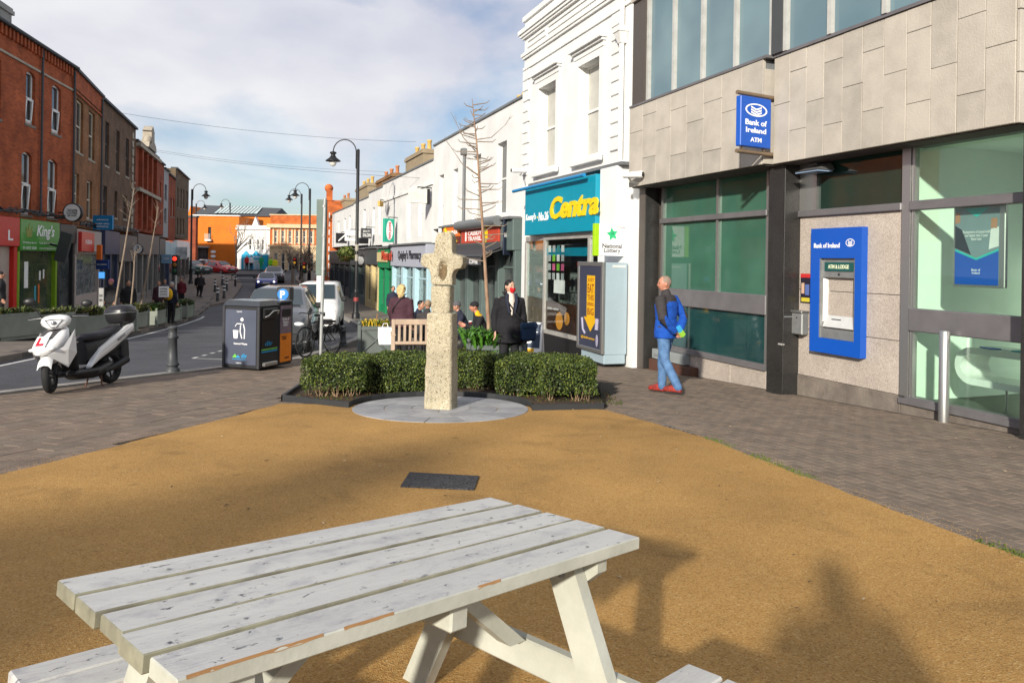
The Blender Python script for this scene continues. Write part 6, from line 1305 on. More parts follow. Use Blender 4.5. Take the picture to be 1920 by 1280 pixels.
sub('front_panel', bn_, simple('bin_black_gloss', (.012, .012, .014), .3), lambda b: b.bbox(.001, .012, .05, BD - .05, .30, BH - .36, .004)); sub('hopper', bn_, M_blackp, lambda b: b.bbox(.001, .05, .07, BD - .07, BH - .34, BH - .14, .02)); sub('handle', bn_, M_alu, lambda b: b.tube([(.05, .10, BH - .30), (.10, .14, BH - .27), (.11, .26, BH - .19), (.11, BD - .14, BH - .19), (.06, BD - .1, BH - .25)], .013, 8))
sub('foot_pedal', bn_, M_alu, lambda b: b.bbox(.001, .07, .08, BD - .1, .07, .14, .01)); sub('front_stripes', bn_, [M_dg, M_dbl], lambda b: b.box(.0125, .015, .05, BD - .05, .36, .385, 0).box(.0125, .015, .05, BD - .05, .32, .345, 1).text('dlr', 0, .44, .22, .08, 0, 1, M=Matrix.Translation((.013, .15, 0)) @ M_r))
b2 = thing('recycling_bin', 'narrower bin with orange and mauve front joined to the dark litter bin', 'bin', bn_.matrix_basis @ Vector((0, BD + .012, 0)), R_(-19.4))
BD2 = .40
sub('body', b2, M_bin, lambda b: b.bbox(-.72, 0, 0, BD2, .02, BH - .08, .02)); sub('top', b2, simple('solar_top', (.05, .055, .065)), lambda b: b.bbox(-.74, .02, -.005, BD2 + .01, BH - .079, BH - .02, .02))
sub('mauve_panel', b2, mat('mauve_print', (.22, .16, .19), .5, sc_=6, c2=(.15, .11, .15)), lambda b: b.bbox(.001, .010, .03, BD2 - .03, .62, BH - .12, .003)); sub('orange_panel', b2, simple('orange_print', (.78, .22, .01), .5), lambda b: b.bbox(.001, .011, .03, BD2 - .03, .08, .618, .003)); sub('slot', b2, M_blackp, lambda b: b.bbox(.0105, .03, .07, BD2 - .07, BH - .33, BH - .18, .01))
sub('lettering', b2, M_blackp, lambda b: b.text('Today we\nrecycled', 0, .50, .16, .08, 0, M=Matrix.Translation((.0125, .06, 0)) @ M_r, bold=.01).text('repak', 0, .13, .14, .05, 0, M=Matrix.Translation((.0125, .16, 0)) @ M_r)); sub('lettering', b2, M_sw, lambda b: b.text('Drinks &\nPlastics\nONLY', 0, .76, .2, .16, 0, M=Matrix.Translation((.0115, .09, 0)) @ M_r))
p = P(532, 676); o = thing('parking_meter', 'dark parking meter with blue P sign showing above the bins', 'parking meter', (ray(533, 550)[0] * 15.3, 15.3, G0(15.3)))
zp = at(533, 565, 15.3).z - G0(15.3); zq = at(533, 538, 15.3).z - G0(15.3)
sub('body', o, M_bin, lambda b: b.bbox(-.13, .13, -.02, .2, 0, zp, .03)); sub('head', o, M_bin, lambda b: b.bbox(-.14, .14, -.05, .2, zp + .001, zq, .02)); sub('sign', o, simple('parking_blue', (.01, .20, .62), .4), lambda b: b.lathe([(.115, 0), (.115, .01)], 20, M=Matrix.Translation((-.01, -.051, (zp + zq) / 2)) @ Matrix.Rotation(R_(90), 4, 'X'))); sub('lettering', o, M_sw, lambda b: b.text('P', -.015, (zp + zq) / 2 - .075, .10, .15, -.062, bold=.04, align='c'))
# tall grey sign pole with edge-on board
pp = P(600, 668); o = thing('sign_pole', 'tall grey post carrying a long sign board seen from behind', 'sign', pp)
zz = at(600, 372, pp.y).z - pp.z; zy = at(600, 516, pp.y).z - pp.z
M_galv = mat('galvanised_post', (.42, .43, .43), .5, metal=.4, sc_=8)
sub('post', o, M_galv, lambda b: b.tube([(.015, 0, -.05), (.06, 0, zz)], .038, 14)); sub('board', o, mat('sign_back_green_grey', (.13, .17, .15), .6, sc_=3), lambda b: b.bbox(-.14, .10, .045, .07, zy, zz - .02, .006, M=Matrix.Rotation(.0, 4, 'Z')))
for z in (zy + .12, (zy + zz) / 2, zz - .2): sub('clip', o, M_galv, lambda b: b.lathe([(.048, z), (.048, z + .05)], 12, (.045, 0, 0)))
sub('lower_plate', o, simple('white_plate', (.6, .6, .6), .6), lambda b: b.bbox(-.12, .02, .05, .062, zy - .62, zy - .01, .004))
# advert cabinet in front of the shop
ca = P(1129, 689); o = thing('advert_cabinet', 'blue grey telecom cabinet with arrow poster beside the shop', 'cabinet', ca, R_(0))
d1 = P(1086, 664); d1 = Vector((-.40, 1.2)); rz = math.atan2(d1.y, d1.x)
o.rotation_euler = (0, 0, rz - math.pi)     # poster face runs along -x, box depth to +x side
ln = 1.25; M_cab = mat('blue_grey_steel', (.33, .42, .48), .45, sc_=2, var=.08)
ch_ = at(1129, 492, ca.y).z - ca.z
# local: x axis points from far end to corner; the right-hand face runs along local y negative
sub('body', o, M_cab, lambda b: b.bbox(-ln, 0, .005, .72, .24, ch_, .015)) if 0 else None
sgn_y = 1
def cabbox(b, x0, x1, y0, y1, z0, z1, c=.012): b.bbox(x0, x1, -y1, -y0, z0, z1, c)
rt = Matrix.Identity(4)
sub('body', o, M_cab, lambda b: cabbox(b, -ln + .02, -.0, -.55, -.03, .25, ch_)); sub('base', o, M_cab, lambda b: cabbox(b, -ln + .10, -.001, -.52, -.035, .06, .249)); sub('foot', o, M_blackp, lambda b: cabbox(b, -ln + .25, -.15, -.42, -.1, -.05, .059))
sub('poster_frame', o, M_alu, lambda b: [b.bbox(*q, .006) for q in ((-ln - .02, .03, -.03, .029, .27, .35), (-ln - .02, .03, -.03, .029, ch_ - .08, ch_ + .01), (-ln - .02, -ln + .07, -.0305, .028, .35, ch_ - .08), (-.07, .03, -.0305, .028, .35, ch_ - .08))])
M_pnav = simple('poster_navy', (.045, .05, .085), .3); M_pyel = simple('poster_amber', (.75, .42, .01), .4)
ar_x = -ln * .46
sub('poster', o, M_pnav, lambda b: b.box(-ln + .06, -.06, -.015, .0, .34, ch_ - .07))
sub('arrow_print', o, M_pyel, lambda b: b.prism([(ar_x - .20, ch_ - .28), (ar_x + .20, ch_ - .28), (ar_x + .20, .98), (ar_x + .34, .98), (ar_x, .68), (ar_x - .34, .98), (ar_x - .20, .98)], -.018, -.0155).text('@deliveries', -ln + .2, .50, ln * .55, .07, -.0155))
sub('lettering', o, simple('poster_rust', (.30, .07, .01), .5), lambda b: [b.text(t, ar_x, z, .32, h, -.0185, d=.001, bold=.02, align='c') for t, z, h in (('JUST', 1.72, .09), ('EAT', 1.5, .19), ('THIS', 1.34, .12), ('EVENING', 1.22, .08), ('BIG', 1.03, .15))])
M_lil = simple('poster_lilac', (.35, .33, .45), .5)
sub('cup_print', o, M_lil, lambda b: b.tube([(-ln + .25, -.017, .95), (-ln + .3, -.017, .7), (-ln + .42, -.017, .62)], .03, 4)); sub('knife_print', o, M_lil, lambda b: b.tube([(-.22, -.017, .98), (-.25, -.017, .75)], .05, 4)); sub('spoon_print', o, M_lil, lambda b: b.ball((-.25, -.017, .52), (.06, .004, .13), 10, 6))
sub('side_plate', o, simple('pale_plate', (.6, .63, .62), .5), lambda b: cabbox(b, -.002, .004, -.5, -.2, ch_ - .1, ch_ - .05, .001))
# A-board
ab = P(998, 672); o = thing('a_board', 'white framed pavement sign with price 6 beside the masked woman', 'sign', (ray(994, 600)[0] * 14.6, 14.6, G0(14.6)), R_(-22))
for s in (-1, 1):
    Mt_ = Matrix.Rotation(R_(9 * s), 4, 'X'); sub('board', o, M_sw, lambda b: b.bbox(-.27, .27, s * .14 - .012, s * .14 + .012, 0, .92, .006, M=Matrix.Translation((0, s * .0, 0)) @ Mt_))
    if s == -1: sub('print', o, [simple('print_navy', (.03, .05, .09), .5), M_pyel, simple('print_food', (.5, .35, .28), .6), M_sw], lambda b: b.box(-.23, .23, -.156, -.153, .42, .88, 0, Mt_).box(-.12, .12, -.158, -.153, .33, .41, 1, Mt_).ball((-.1, -.156, .22), (.1, .003, .08), 10, 6, 2, Mt_).text('MEAL', -.18, .72, .36, .09, -.157, 3, M=Mt_, bold=.02).text('£6'.replace('£', '€') if 0 else '6', 0, .5, .14, .17, -.157, 3, M=Mt_, bold=.03, align='c'))
# planters
M_plg = mat('grey_green_planter_wood', (.105, .125, .120), .6, sc_=4, var=.15)
def planter(x, y, g, w_, d, h, label, rz=0., cross=True, grp='grey green street planters', m=None, soil=True, bands=True):
    o = thing('planter', label, 'planter', (x, y, g), rz, grp); m = m or M_plg
    sub('box', o, m, lambda b: [b.bbox(*q, .008) for q in ((-w_ / 2, w_ / 2, -d / 2, -d / 2 + .04, .06, h), (-w_ / 2, w_ / 2, d / 2 - .04, d / 2, .06, h), (-w_ / 2, -w_ / 2 + .04, -d / 2 + .041, d / 2 - .041, .06, h), (w_ / 2 - .04, w_ / 2, -d / 2 + .041, d / 2 - .041, .06, h))])
    sub('soil', o, M_soil, lambda b: b.box(-w_ / 2 + .04, w_ / 2 - .04, -d / 2 + .04, d / 2 - .04, h - .12, h - .05))
    if bands:
        for sx in (-1, 1):
            for sy in (-1, 1): pst = sub('corner_post', o, m, lambda b: b.bbox(sx * w_ / 2 - .04, sx * w_ / 2 + .04, sy * d / 2 - .04, sy * d / 2 + .04, 0, h + .03, .01)); sub('finial', pst, m, lambda b: b.ball((sx * w_ / 2, sy * d / 2, h + .075), .045, 10, 8))
    if cross: sub('cross_batten', o, m, lambda b: [b.tube([(-w_ / 2 + .06, -d / 2 - .012, a), (w_ / 2 - .06, -d / 2 - .012, c)], .022, 4) for a, c in ((.12, h - .06), (h - .06, .12))])
    if bands: sub('rail', o, m, lambda b: b.bbox(-w_ / 2 + .041, w_ / 2 - .041, -d / 2 - .025, -d / 2 - .001, h - .09, h - .01, .006))
    return o
def tuft(o, w_, d, h, n, hl, mats_, rnd, lean=.5, wid=.012, name='plants'):
    b = MB()
    for _ in range(n):
        x, y = rnd.uniform(-w_ / 2, w_ / 2) * .9, rnd.uniform(-d / 2, d / 2) * .9; L = hl * rnd.uniform(.5, 1.2); a = rnd.uniform(0, 6.3); ln_ = lean * rnd.uniform(.3, 1.3); dx, dy = math.cos(a) * L * ln_, math.sin(a) * L * ln_; wx, wy = -math.sin(a) * wid, math.cos(a) * wid
        b.add([(x - wx, y - wy, h), (x + wx, y + wy, h), (x + dx * .5 + wx * 1.4, y + dy * .5 + wy * 1.4, h + L * .7), (x + dx * .5 - wx * 1.4, y + dy * .5 - wy * 1.4, h + L * .7), (x + dx, y + dy, h + L * (1 - .35 * ln_))], [(0, 1, 2, 3), (3, 2, 4)], rnd.randrange(len(mats_)))
    return b.build(name, mats_, o, kind='stuff')
M_lg = [mat('fresh_green_leaf', (.10, .27, .03), .5, sc_=9), mat('deep_green_leaf', (.05, .14, .02), .5, sc_=9)]; M_yg = [mat('yellow_flower', (.62, .40, .02), .6), mat('olive_leaf', (.20, .20, .03), .6), mat('green_leaf2', (.09, .14, .02), .6)]; M_dl = [mat('dull_green_leaf', (.06, .09, .02), .6, sc_=9), mat('dull_yellow_leaf', (.12, .12, .03), .6), mat('dark_leaf', (.03, .045, .012), .6)]
r_ = random.Random(21)
y = 17.4; o = planter(ray(705, 640)[0] * y, y, G0(y), .72, .72, .72, 'square planter with crossed battens and yellow plants left of the bench', R_(8)); tuft(o, .66, .66, .66, 520, .20, M_yg, r_, .7, .012); sub('twig', o, M_wood, lambda b: b.tube([(0, 0, .6), (.02, 0, .98)], .012, 6))
y = 12.9; pl2 = planter(ray(930, 640)[0] * y, y, G0(y), .95, .7, .62, 'planter with lush green leaves around the bare tree behind the hedge', R_(4), cross=False)
def green_tuft(o, cx, cy, n, hl, m): 
    c = tuft(o, .8, .55, .5, n, hl, m, r_, .9, .016); c.location = (cx, cy, 0)
green_tuft(pl2, -.15, -.12, 700, .42, M_lg); green_tuft(pl2, .1, -.1, 300, .22, M_dl); c = tuft(pl2, .35, .2, .25, 500, .34, M_dl, r_, .8, .014); c.location = (-.42, -.34, 0)
# bare tree in that planter
def twigs(b, p, d, L, r, depth, rnd):
    q = p + d * L; b.tube([p, p.lerp(q, .5) + Vector((rnd.gauss(0, .02), rnd.gauss(0, .02), 0)) * L, q], [r, r * .8, r * .55], 5)
    if depth <= 0: return
    for _ in range(rnd.choice([2, 2, 3])):
        dd = (d + Vector((rnd.gauss(0, .45), rnd.gauss(0, .45), rnd.gauss(.15, .25)))).normalized(); twigs(b, p.lerp(q, rnd.uniform(.5, 1)), dd, L * rnd.uniform(.5, .75), r * .55, depth - 1, rnd)
M_bark = mat('reddish_bark', (.20, .105, .065), .8, sc_=12, c2=(.36, .25, .17), stretch=(1, 1, .3)); M_bark2 = mat('pale_bark', (.28, .22, .17), .85, sc_=14, c2=(.17, .13, .095), stretch=(1, 1, .3))
yt = 12.95; t0 = at(916, 640, yt); tp = [at(918, 640, yt), at(912, 540, yt), at(906, 440, yt), at(899, 340, yt), at(893, 260, yt), at(885, 185, yt)]
o = thing('bare_tree', 'slender leafless tree with short side twigs rising from the planter', 'tree', (t0.x, yt, G0(yt) + .5)); OFF[o.name] = (t0.x, yt, G0(yt) + .5)
sub('trunk', o, M_bark, lambda b: b.tube([tp[0] - Vector((0, 0, .45))] + tp, [.042, .038, .031, .025, .019, .013, .005], 10))
bt = MB(); rt_ = random.Random(5)
for k in range(56):
    u = .30 + .68 * k / 56; f = u * 5; i = min(4, int(f)); p = tp[i].lerp(tp[i + 1], f - i); a = rt_.choice([0, math.pi]) + rt_.gauss(0, .7); L = rt_.uniform(.10, .38) * (1.1 if u < .8 else .8)
    q = p + Vector((math.cos(a) * L, math.sin(a) * L * .6, rt_.uniform(-.04, .10))); bt.tube([p, q, q + Vector((math.cos(a) * .06, 0, .05))], [.011, .008, .005], 5)
for (px, py, ex_, ey_) in ((893, 262, 950, 232), (893, 285, 845, 210), (897, 330, 838, 265)):
    p = at(px, py, yt); q = at(ex_, ey_, yt); m_ = p.lerp(q, .5) + Vector((0, 0, -.10)); bt.tube([p, m_, q], [.010, .007, .003], 6)
    for _ in range(2): s = m_.lerp(q, rt_.random()); twigs(bt, s, ((q - p).normalized() * .8 + Vector((rt_.gauss(0, .2), 0, .5))).normalized(), .14, .0035, 1, rt_)
bt.build('branches', M_bark2, o)
# slatted bench
M_teak = mat('silvered_teak', (.50, .38, .28), .75, sc_=5, c2=(.36, .27, .20), stretch=(1, 1, .4), bump=.1, bsc=30)
yb_ = 14.6; bx0, bx1 = ray(738, 640)[0] * yb_, ray(852, 640)[0] * yb_
o = thing('wooden_bench', 'silvered wooden slatted bench behind the hedge left of the cross', 'bench', ((bx0 + bx1) / 2, yb_, G0(yb_)), R_(10)); bw = (bx1 - bx0) / 2
# seen from behind/side: backrest towards the viewer's right-hand back, arms at the ends
for s in (-1, 1):
    sub('leg', o, M_teak, lambda b: b.bbox(s * bw - .035, s * bw + .035, -.06, .01, 0, .95, .008, M=Matrix.Shear('XY', 4, (0, 0)) if 0 else Matrix.Rotation(R_(-6), 4, 'X'))); sub('leg', o, M_teak, lambda b: b.bbox(s * bw - .035, s * bw + .035, .48, .55, 0, .62, .008)); sub('armrest', o, M_teak, lambda b: b.bbox(s * bw - .05, s * bw + .05, .0, .60, .622, .66, .012)); sub('side_rail', o, M_teak, lambda b: b.bbox(s * bw - .03, s * bw + .03, .02, .479, .36, .43, .006))
sub('top_rail', o, M_teak, lambda b: b.bbox(-bw + .036, bw - .036, .03, .075, .84, .95, .01)); sub('lower_rail', o, M_teak, lambda b: b.bbox(-bw + .036, bw - .036, .0, .045, .46, .52, .008))
for k in range(int(2 * bw / .105)): x = -bw + .09 + k * .105; sub('back_slat', o, M_teak, lambda b: b.bbox(x, x + .05, .02, .045, .521, .839, .004))
for k in range(5): sub('seat_slat', o, M_teak, lambda b: b.bbox(-bw + .04, bw - .04, .08 + k * .095, .155 + k * .095, .44, .465, .004))
# left footway: long planters with shrubs, leaning bare saplings, boards
gl = lambda px, y: (ray(px, 560)[0] * y, y)
lefts = [(-12, 18.9, 2.2, .66), (60, 20., 2.3, .66), (146, 22.3, 1.7, .6), (208, 24.4, 1.6, .6), (252, 27.2, 1.3, .6), (288, 29.5, 1.3, .6), (318, 32., 1.3, .6), (345, 35., 1.3, .6)]
M_plc = mat('grey_green_long_planter', (.25, .275, .235), .7, sc_=2, var=.2)
for i, (px, y, w_, h) in enumerate(lefts):
    x, y = gl(px, y); g = G(x, y) + .03; o = planter(x, y, g, w_, .6, h, ['long planter at the left picture edge before the red shop', 'long planter in front of the bright green shop', 'planter behind the scooter mirror before the pink shop', 'planter under the first leaning sapling', 'planter right of the scooter top box', 'planter under the second leaning sapling', 'planter beside the person with the yellow backpack', 'last planter where the left footway narrows'][i], R_(100 if i > 3 else 75), False, 'grey green planters on the left footway', M_plc, bands=(i > 2)); tuft(o, w_, .55, h - .08, 560, .40 if i > 1 else .24, M_dl if i < 5 else M_lg[1:] + M_dl, r_, .8, .02)
for (px0, py0, px1, py1, y, lb_) in ((212, 575, 252, 352, 25.5, 'leaning pale bare sapling in front of the brown shops'), (262, 570, 297, 388, 28.5, 'second leaning bare sapling nearer the ornate house'), (244, 573, 253, 470, 27.6, 'short pale leaning stake between the two saplings')):
    p, q = at(px0, py0, y), at(px1, py1, y); o = thing('bare_sapling', lb_, 'tree', p, 0, 'leaning saplings on the left footway'); OFF[o.name] = tuple(p)
    sub('trunk', o, M_bark2, lambda b: b.tube([p - Vector((0, 0, .4)), p.lerp(q, .5) + Vector((.04, 0, 0)), q], [.036, .03, .012], 8))
    bb = MB(); rr = random.Random(px0)
    for _ in range(9): s = p.lerp(q, rr.uniform(.75, 1)); twigs(bb, s, Vector((rr.gauss(0, .6), rr.gauss(0, .4), .8)).normalized(), .3, .007, 1, rr)
    bb.build('branches', M_bark2, o)
def placard(px, py0, py1, wpx, y, label, m, txt_=None):
    a = at(px - wpx / 2, py1, y); c = at(px + wpx / 2, py0, y); o = thing('placard', label, 'sign', (a.x, y, a.z)); W, H = c.x - a.x, c.z - a.z
    sub('board', o, m, lambda b: b.bbox(0, W, -.02, .02, 0, H, .01)); sub('stand', o, M_blackp, lambda b: b.box(W * .2, W * .25, .03, .06, -.8, H * .5).box(W * .75, W * .8, .03, .06, -.8, H * .5))
    if txt_: sub('lettering', o, M_blackp, lambda b: [b.text(t, W / 2, H * z, W * .7, H * .13, -.021, bold=.02, align='c') for t, z in txt_])
placard(307, 537, 557, 19, 30., 'white notice board with black lettering on the left footway', M_sw, (('COFFEE', .7), ('AND', .45), ('CAKE', .2)))
placard(190, 540, 582, 10, 25.6, 'slim vertical board reading BARBER outside the navy shop', simple('grey_board', (.3, .3, .3), .6), (('BAR', .6), ('BER', .4)))
placard(191, 510, 522, 12, 26., 'small bright blue flag sign outside the navy shop', simple('flag_blue', (.01, .2, .6), .5))
# traffic signal, railings and cluttered far island
def signal(px, y, zt_px, label, lit):
    x = ray(px, 500)[0] * y; g = G(x, y); zt = at(px, zt_px, y).z - g; o = thing('traffic_light', label, 'traffic light', (x, y, g), 0, 'traffic lights')
    sub('pole', o, M_galv if lit else M_iron, lambda b: b.tube([(0, 0, 0), (0, 0, zt - .2)], .055, 8)); sub('head', o, M_blackp, lambda b: b.bbox(-.15, .15, -.15, .1, zt - .9, zt, .04))
    for k, c in enumerate(((.9, .04, .02), (.25, .12, .01), (.01, .08, .03))): 
        on = (k == lit - 1); sub('lens', o, mat('signal_lens_%d_%d' % (k, on), c, .3, emit=((c, 1.6) if on else None)), lambda b: b.lathe([(.10, 0), (.085, .03), (.01, .04)], 14, M=Matrix.Translation((0, -.151, zt - .17 - k * .28)) @ Matrix.Rotation(R_(90), 4, 'X')))
signal(330, 34., 478, 'traffic light showing red on the left footway', 1); signal(553, 60., 482, 'dark traffic light by the far right footway', 2); signal(571, 58., 490, 'second traffic light right of the dark one', 2)
for i, (px, y, w_) in enumerate(((450, 66., 3.), (470, 64., 2.4), (462, 72., 2.6))):
    x = ray(px, 500)[0] * y; o = thing('guard_rail', ['low metal guard rail on the far island', 'shorter guard rail nearest the blue car', 'guard rail behind the others on the island'][i], 'railing', (x, y, G0(y) - .1), R_(20), 'guard rails on the far island'); sub('top_rail', o, M_iron, lambda b: b.tube([(-w_ / 2, 0, 0), (-w_ / 2, 0, 1.), (w_ / 2, 0, 1.), (w_ / 2, 0, 0)], .04, 6)); sub('mid_rail', o, M_iron, lambda b: b.tube([(-w_ / 2, 0, .5), (w_ / 2, 0, .5)], .03, 6))
isl = sheet('island_paving', [(ray(395, 540)[0] * 47, 47), (ray(432, 540)[0] * 50, 50), (ray(455, 520)[0] * 66, 66), (ray(440, 510)[0] * 80, 80), (ray(375, 510)[0] * 80, 80)], .02, M_foot, .2); struct(isl)
# far bare trees
for i, (px, y, h, lb_) in enumerate(((442, 86., 6.2, 'pale bare street tree in front of the white corner house'), (548, 66., 4.2, 'bare brown street tree left of the sign board'), (566, 60., 4.0, 'bare street tree right beside the slim lamps'), (580, 70., 4.4, 'bare street tree before the cream stone ground floor'))):
    x = ray(px, 500)[0] * y; o = thing('bare_tree', lb_, 'tree', (x, y, G0(y) - .1)); rr = random.Random(40 + i)
    sub('trunk', o, M_bark2, lambda b: b.tube([(0, 0, 0), (.05, 0, h * .2), (0, 0, h * .42)], [.16, .12, .10], 8)); bb = MB()
    for _ in range(7): twigs(bb, Vector((0, 0, h * rr.uniform(.3, .42))), Vector((rr.gauss(0, .5), rr.gauss(0, .5), 1)).normalized(), h * .3, .07, 3, rr)
    bb.build('branches', M_bark2, o)
# trailing plant over the far right shop
y = 48.; x = ray(650, 470)[0] * y; o = thing('hanging_bush', 'leafy bush hanging over the shop sign left of the lamp', 'plant', (x, y, at(650, 482, y).z)); bb = MB(); rr = random.Random(77)
def smp(r):
    v = Vector((r.gauss(0, 1), r.gauss(0, 1), r.gauss(0, 1))).normalized() * r.random() ** .4; return Vector((v.x * .62, v.y * .5, v.z * .5 + .2)), v, r.choice((0, 1, 1, 2))
leaves(bb, 900, smp, .10, rr, long=2.2); bb.build('foliage', [mat('ivy_green', (.10, .15, .03), .6), mat('ivy_light', (.17, .20, .04), .6), mat('ivy_dark', (.03, .05, .01), .6)], o, kind='stuff'); sub('basket', o, M_wood, lambda b: b.lathe([(.15, -.25), (.4, 0), (.4, .05)], 12)); sub('bracket', o, M_iron, lambda b: b.tube([(0, 0, .4), (.5, .1, .5), (1.2, .3, .5)], .03, 6))
# overhead wires
for i, (a, c) in enumerate((((215, 210, 36), (780, 266, 40)), ((285, 280, 55), (720, 322, 50)), ((285, 283, 55), (870, 338, 33)))):
    p, q = at(*a), at(*c); o = tag(sub('overhead_wire', None, M_iron, lambda b: b.tube([p.lerp(q, t) - Vector((0, 0, 1.1 * t * (1 - t))) for t in (k / 16 for k in range(17))], .007, 4)), ['upper thin wire crossing the street under the clouds', 'lower thin wire ending at the string course house', 'lower thin wire ending at the cafe house'][i], 'wire')
# cable runs along the left shopfronts
for i, (fr, z, p0, p1, lb_) in enumerate(((LF1, zs1 + .10, -20, 132, 'tangled cables along the top of the red and green shops'), (LF2, zs2 + .12, 136, 186, 'tangled cables above the pink shop fascia'), (LF3, zs3 + .12, 189, 250, 'sagging cables above the navy shop'))):
    o = thing('cable_bundle', lb_, 'cable', frame=fr, at3=(fr.sx(p0), -.15, z), group='cables along the left shopfronts'); rr = random.Random(i)
    for k in range(6): a, c = fr.sx(p0), fr.sx(p1); sub('cable', o, M_iron, lambda b: b.tube([(a + (c - a) * j / 16, -.22 - rr.random() * .08, z + .05 + rr.uniform(-.03, .18)) for j in range(17)], .022, 5))

# ================================================================== VEHICLES
M_tyre = mat('tyre_rubber', (.018, .018, .019), .8, sc_=20); M_rim = mat('alloy_rim', (.45, .46, .47), .3, metal=.8); M_cglass = mat('car_glass', (.03, .045, .055), .04, sc_=1, spec=.8); M_hl = mat('headlamp', (.75, .76, .78), .1, spec=.8); M_hlon = mat('headlamp_lit', (.9, .9, .95), .1, emit=((1, 1, .95), 2.5)); M_plast = simple('black_plastic', (.02, .02, .022), .55)
def wheel(par, x, y, r, w_, name='wheel', n=20, spokes=5):
    o = sub(name, par, M_plast, lambda b: b.lathe([(r * .2, -w_ * .2), (r * .2, w_ * .2)], 10, M=Matrix.Translation((x, y, r)) @ Matrix.Rotation(R_(90), 4, 'Y')))
    sub('tyre', o, M_tyre, lambda b: b.lathe([(r * .66, -w_ / 2), (r * .92, -w_ / 2), (r, -w_ * .3), (r, w_ * .3), (r * .92, w_ / 2), (r * .66, w_ / 2)], n, M=Matrix.Translation((x, y, r)) @ Matrix.Rotation(R_(90), 4, 'Y'), cap=False))
    def rim(b):
        T_ = Matrix.Translation((x, y, r)) @ Matrix.Rotation(R_(90), 4, 'Y'); b.lathe([(r * .66, -w_ * .45), (r * .58, -w_ * .3), (r * .58, w_ * .3), (r * .66, w_ * .45)], n, M=T_, cap=False)
        for k in range(spokes):
            a = 2 * math.pi * k / spokes
            for s in (-1, 1): b.tube([(r * .1 * math.cos(a), r * .1 * math.sin(a), s * w_ * .38), (r * .6 * math.cos(a), r * .6 * math.sin(a), s * w_ * .40)], r * .07, 5, M=T_)
        b.lathe([(r * .16, -w_ * .42), (r * .16, w_ * .42)], 10, M=T_)
    sub('rim', o, M_rim, rim); return o
def car(name, label, cat, x, y, rz, st, paint, wx, wr, grp=None, lit=False, grille=True, ws=None, van=False, z=None):
    """st: stations along the length (front first): y, z_low, z_belt, z_top, half width low, belt, top"""
    o = thing(name, label, cat, (x, y, (G0(y) - .1) if z is None else z), rz, grp)
    def ring(s):
        yy, zl, zb_, zt, wl, wb, wt = s
        return [(-wl, yy, zl), (-wb, yy, zl + .14), (-wb, yy, zb_), (-wt, yy, zt - .05), (-wt * .8, yy, zt), (wt * .8, yy, zt), (wt, yy, zt - .05), (wb, yy, zb_), (wb, yy, zl + .14), (wl, yy, zl)]
    sub('body', o, paint, lambda b: b.loft([list(reversed(ring(s))) for s in st], smooth=True))
    i = ws; A, B = st[i], st[i + 1]; e_ = .012
    def pane(b, q): b.add(q, [(0, 1, 2, 3)])
    def lerp(a, c, t): return a + (c - a) * t
    ya, yb = A[0], B[0]
    sub('windscreen', o, M_cglass, lambda b: b.add([(-lerp(A[6], B[6], .06) * .95, lerp(ya, yb, .06) - .03, lerp(A[3], B[3], .06) + .02), (lerp(A[6], B[6], .06) * .95, lerp(ya, yb, .06) - .03, lerp(A[3], B[3], .06) + .02), (lerp(A[6], B[6], .9) * .92, lerp(ya, yb, .9) - .03, lerp(A[3], B[3], .9) + .025), (-lerp(A[6], B[6], .9) * .92, lerp(ya, yb, .9) - .03, lerp(A[3], B[3], .9) + .025)], [(0, 1, 2, 3)]))
    C, D = st[i + 1], st[i + 2]
    for s in (-1, 1):
        for (t0, t1) in (((.04, .46), (.52, .97)) if not van else ((.04, .38),)):
            q = []
            for t, u in ((t0, .05), (t1, .05), (t1, .88), (t0, .88)):
                yy = lerp(C[0], D[0], t); wb, wt, zb_, zt = lerp(C[5], D[5], t), lerp(C[6], D[6], t), lerp(C[2], D[2], t), lerp(C[3], D[3], t) - .05; q.append((s * (lerp(wb, wt, u) + e_), yy, lerp(zb_, zt, u)))
            sub('side_window', o, M_cglass, lambda b: pane(b, q if s > 0 else q[::-1]))
    f = st[0]; f1 = st[1]
    for s in (-1, 1): sub('headlight', o, M_hlon if lit else M_hl, lambda b: b.ball((s * f1[5] * .74, f1[0] + .02, f1[2] - .02), (.19 if not lit else .12, .10, .075 if not lit else .10), 12, 8)); sub('mirror', o, M_plast if not van else M_plast, lambda b: b.bbox(s * (A[5] + .02) - (.2 if s < 0 else 0), s * (A[5] + .02) + (.2 if s > 0 else 0), ya + .28, ya + .38, A[2] + .06, A[2] + .24, .04))
    if grille:
        sub('grille', o, M_plast, lambda b: b.bbox(-f1[5] * .48, f1[5] * .48, f[0] - .035, f[0] + .1, f1[2] - .20, f1[2] - .04, .02)); sub('bumper_intake', o, M_plast, lambda b: b.bbox(-f1[5] * .8, f1[5] * .8, f[0] - .03, f[0] + .1, f[1] + .05, f[1] + .26, .03)); sub('number_plate', o, M_sw, lambda b: b.bbox(-.26, .26, f[0] - .05, f[0] - .034, f[1] + .28, f[1] + .39, .005)); sub('plate_lettering', o, M_blackp, lambda b: b.text('161-D-2470', 0, f[1] + .30, .44, .07, f[0] - .0505, d=.001, align='c'))
        for k in range(2): sub('chrome_bar', o, M_rim, lambda b: b.box(-f1[5] * .46, f1[5] * .46, f[0] - .045, f[0] - .036, f1[2] - .16 + k * .07, f1[2] - .14 + k * .07))
    for yy in wx:
        for s in (-1, 1): wheel(o, s * (st[2][5] - .10), yy, wr, .22)
    return o
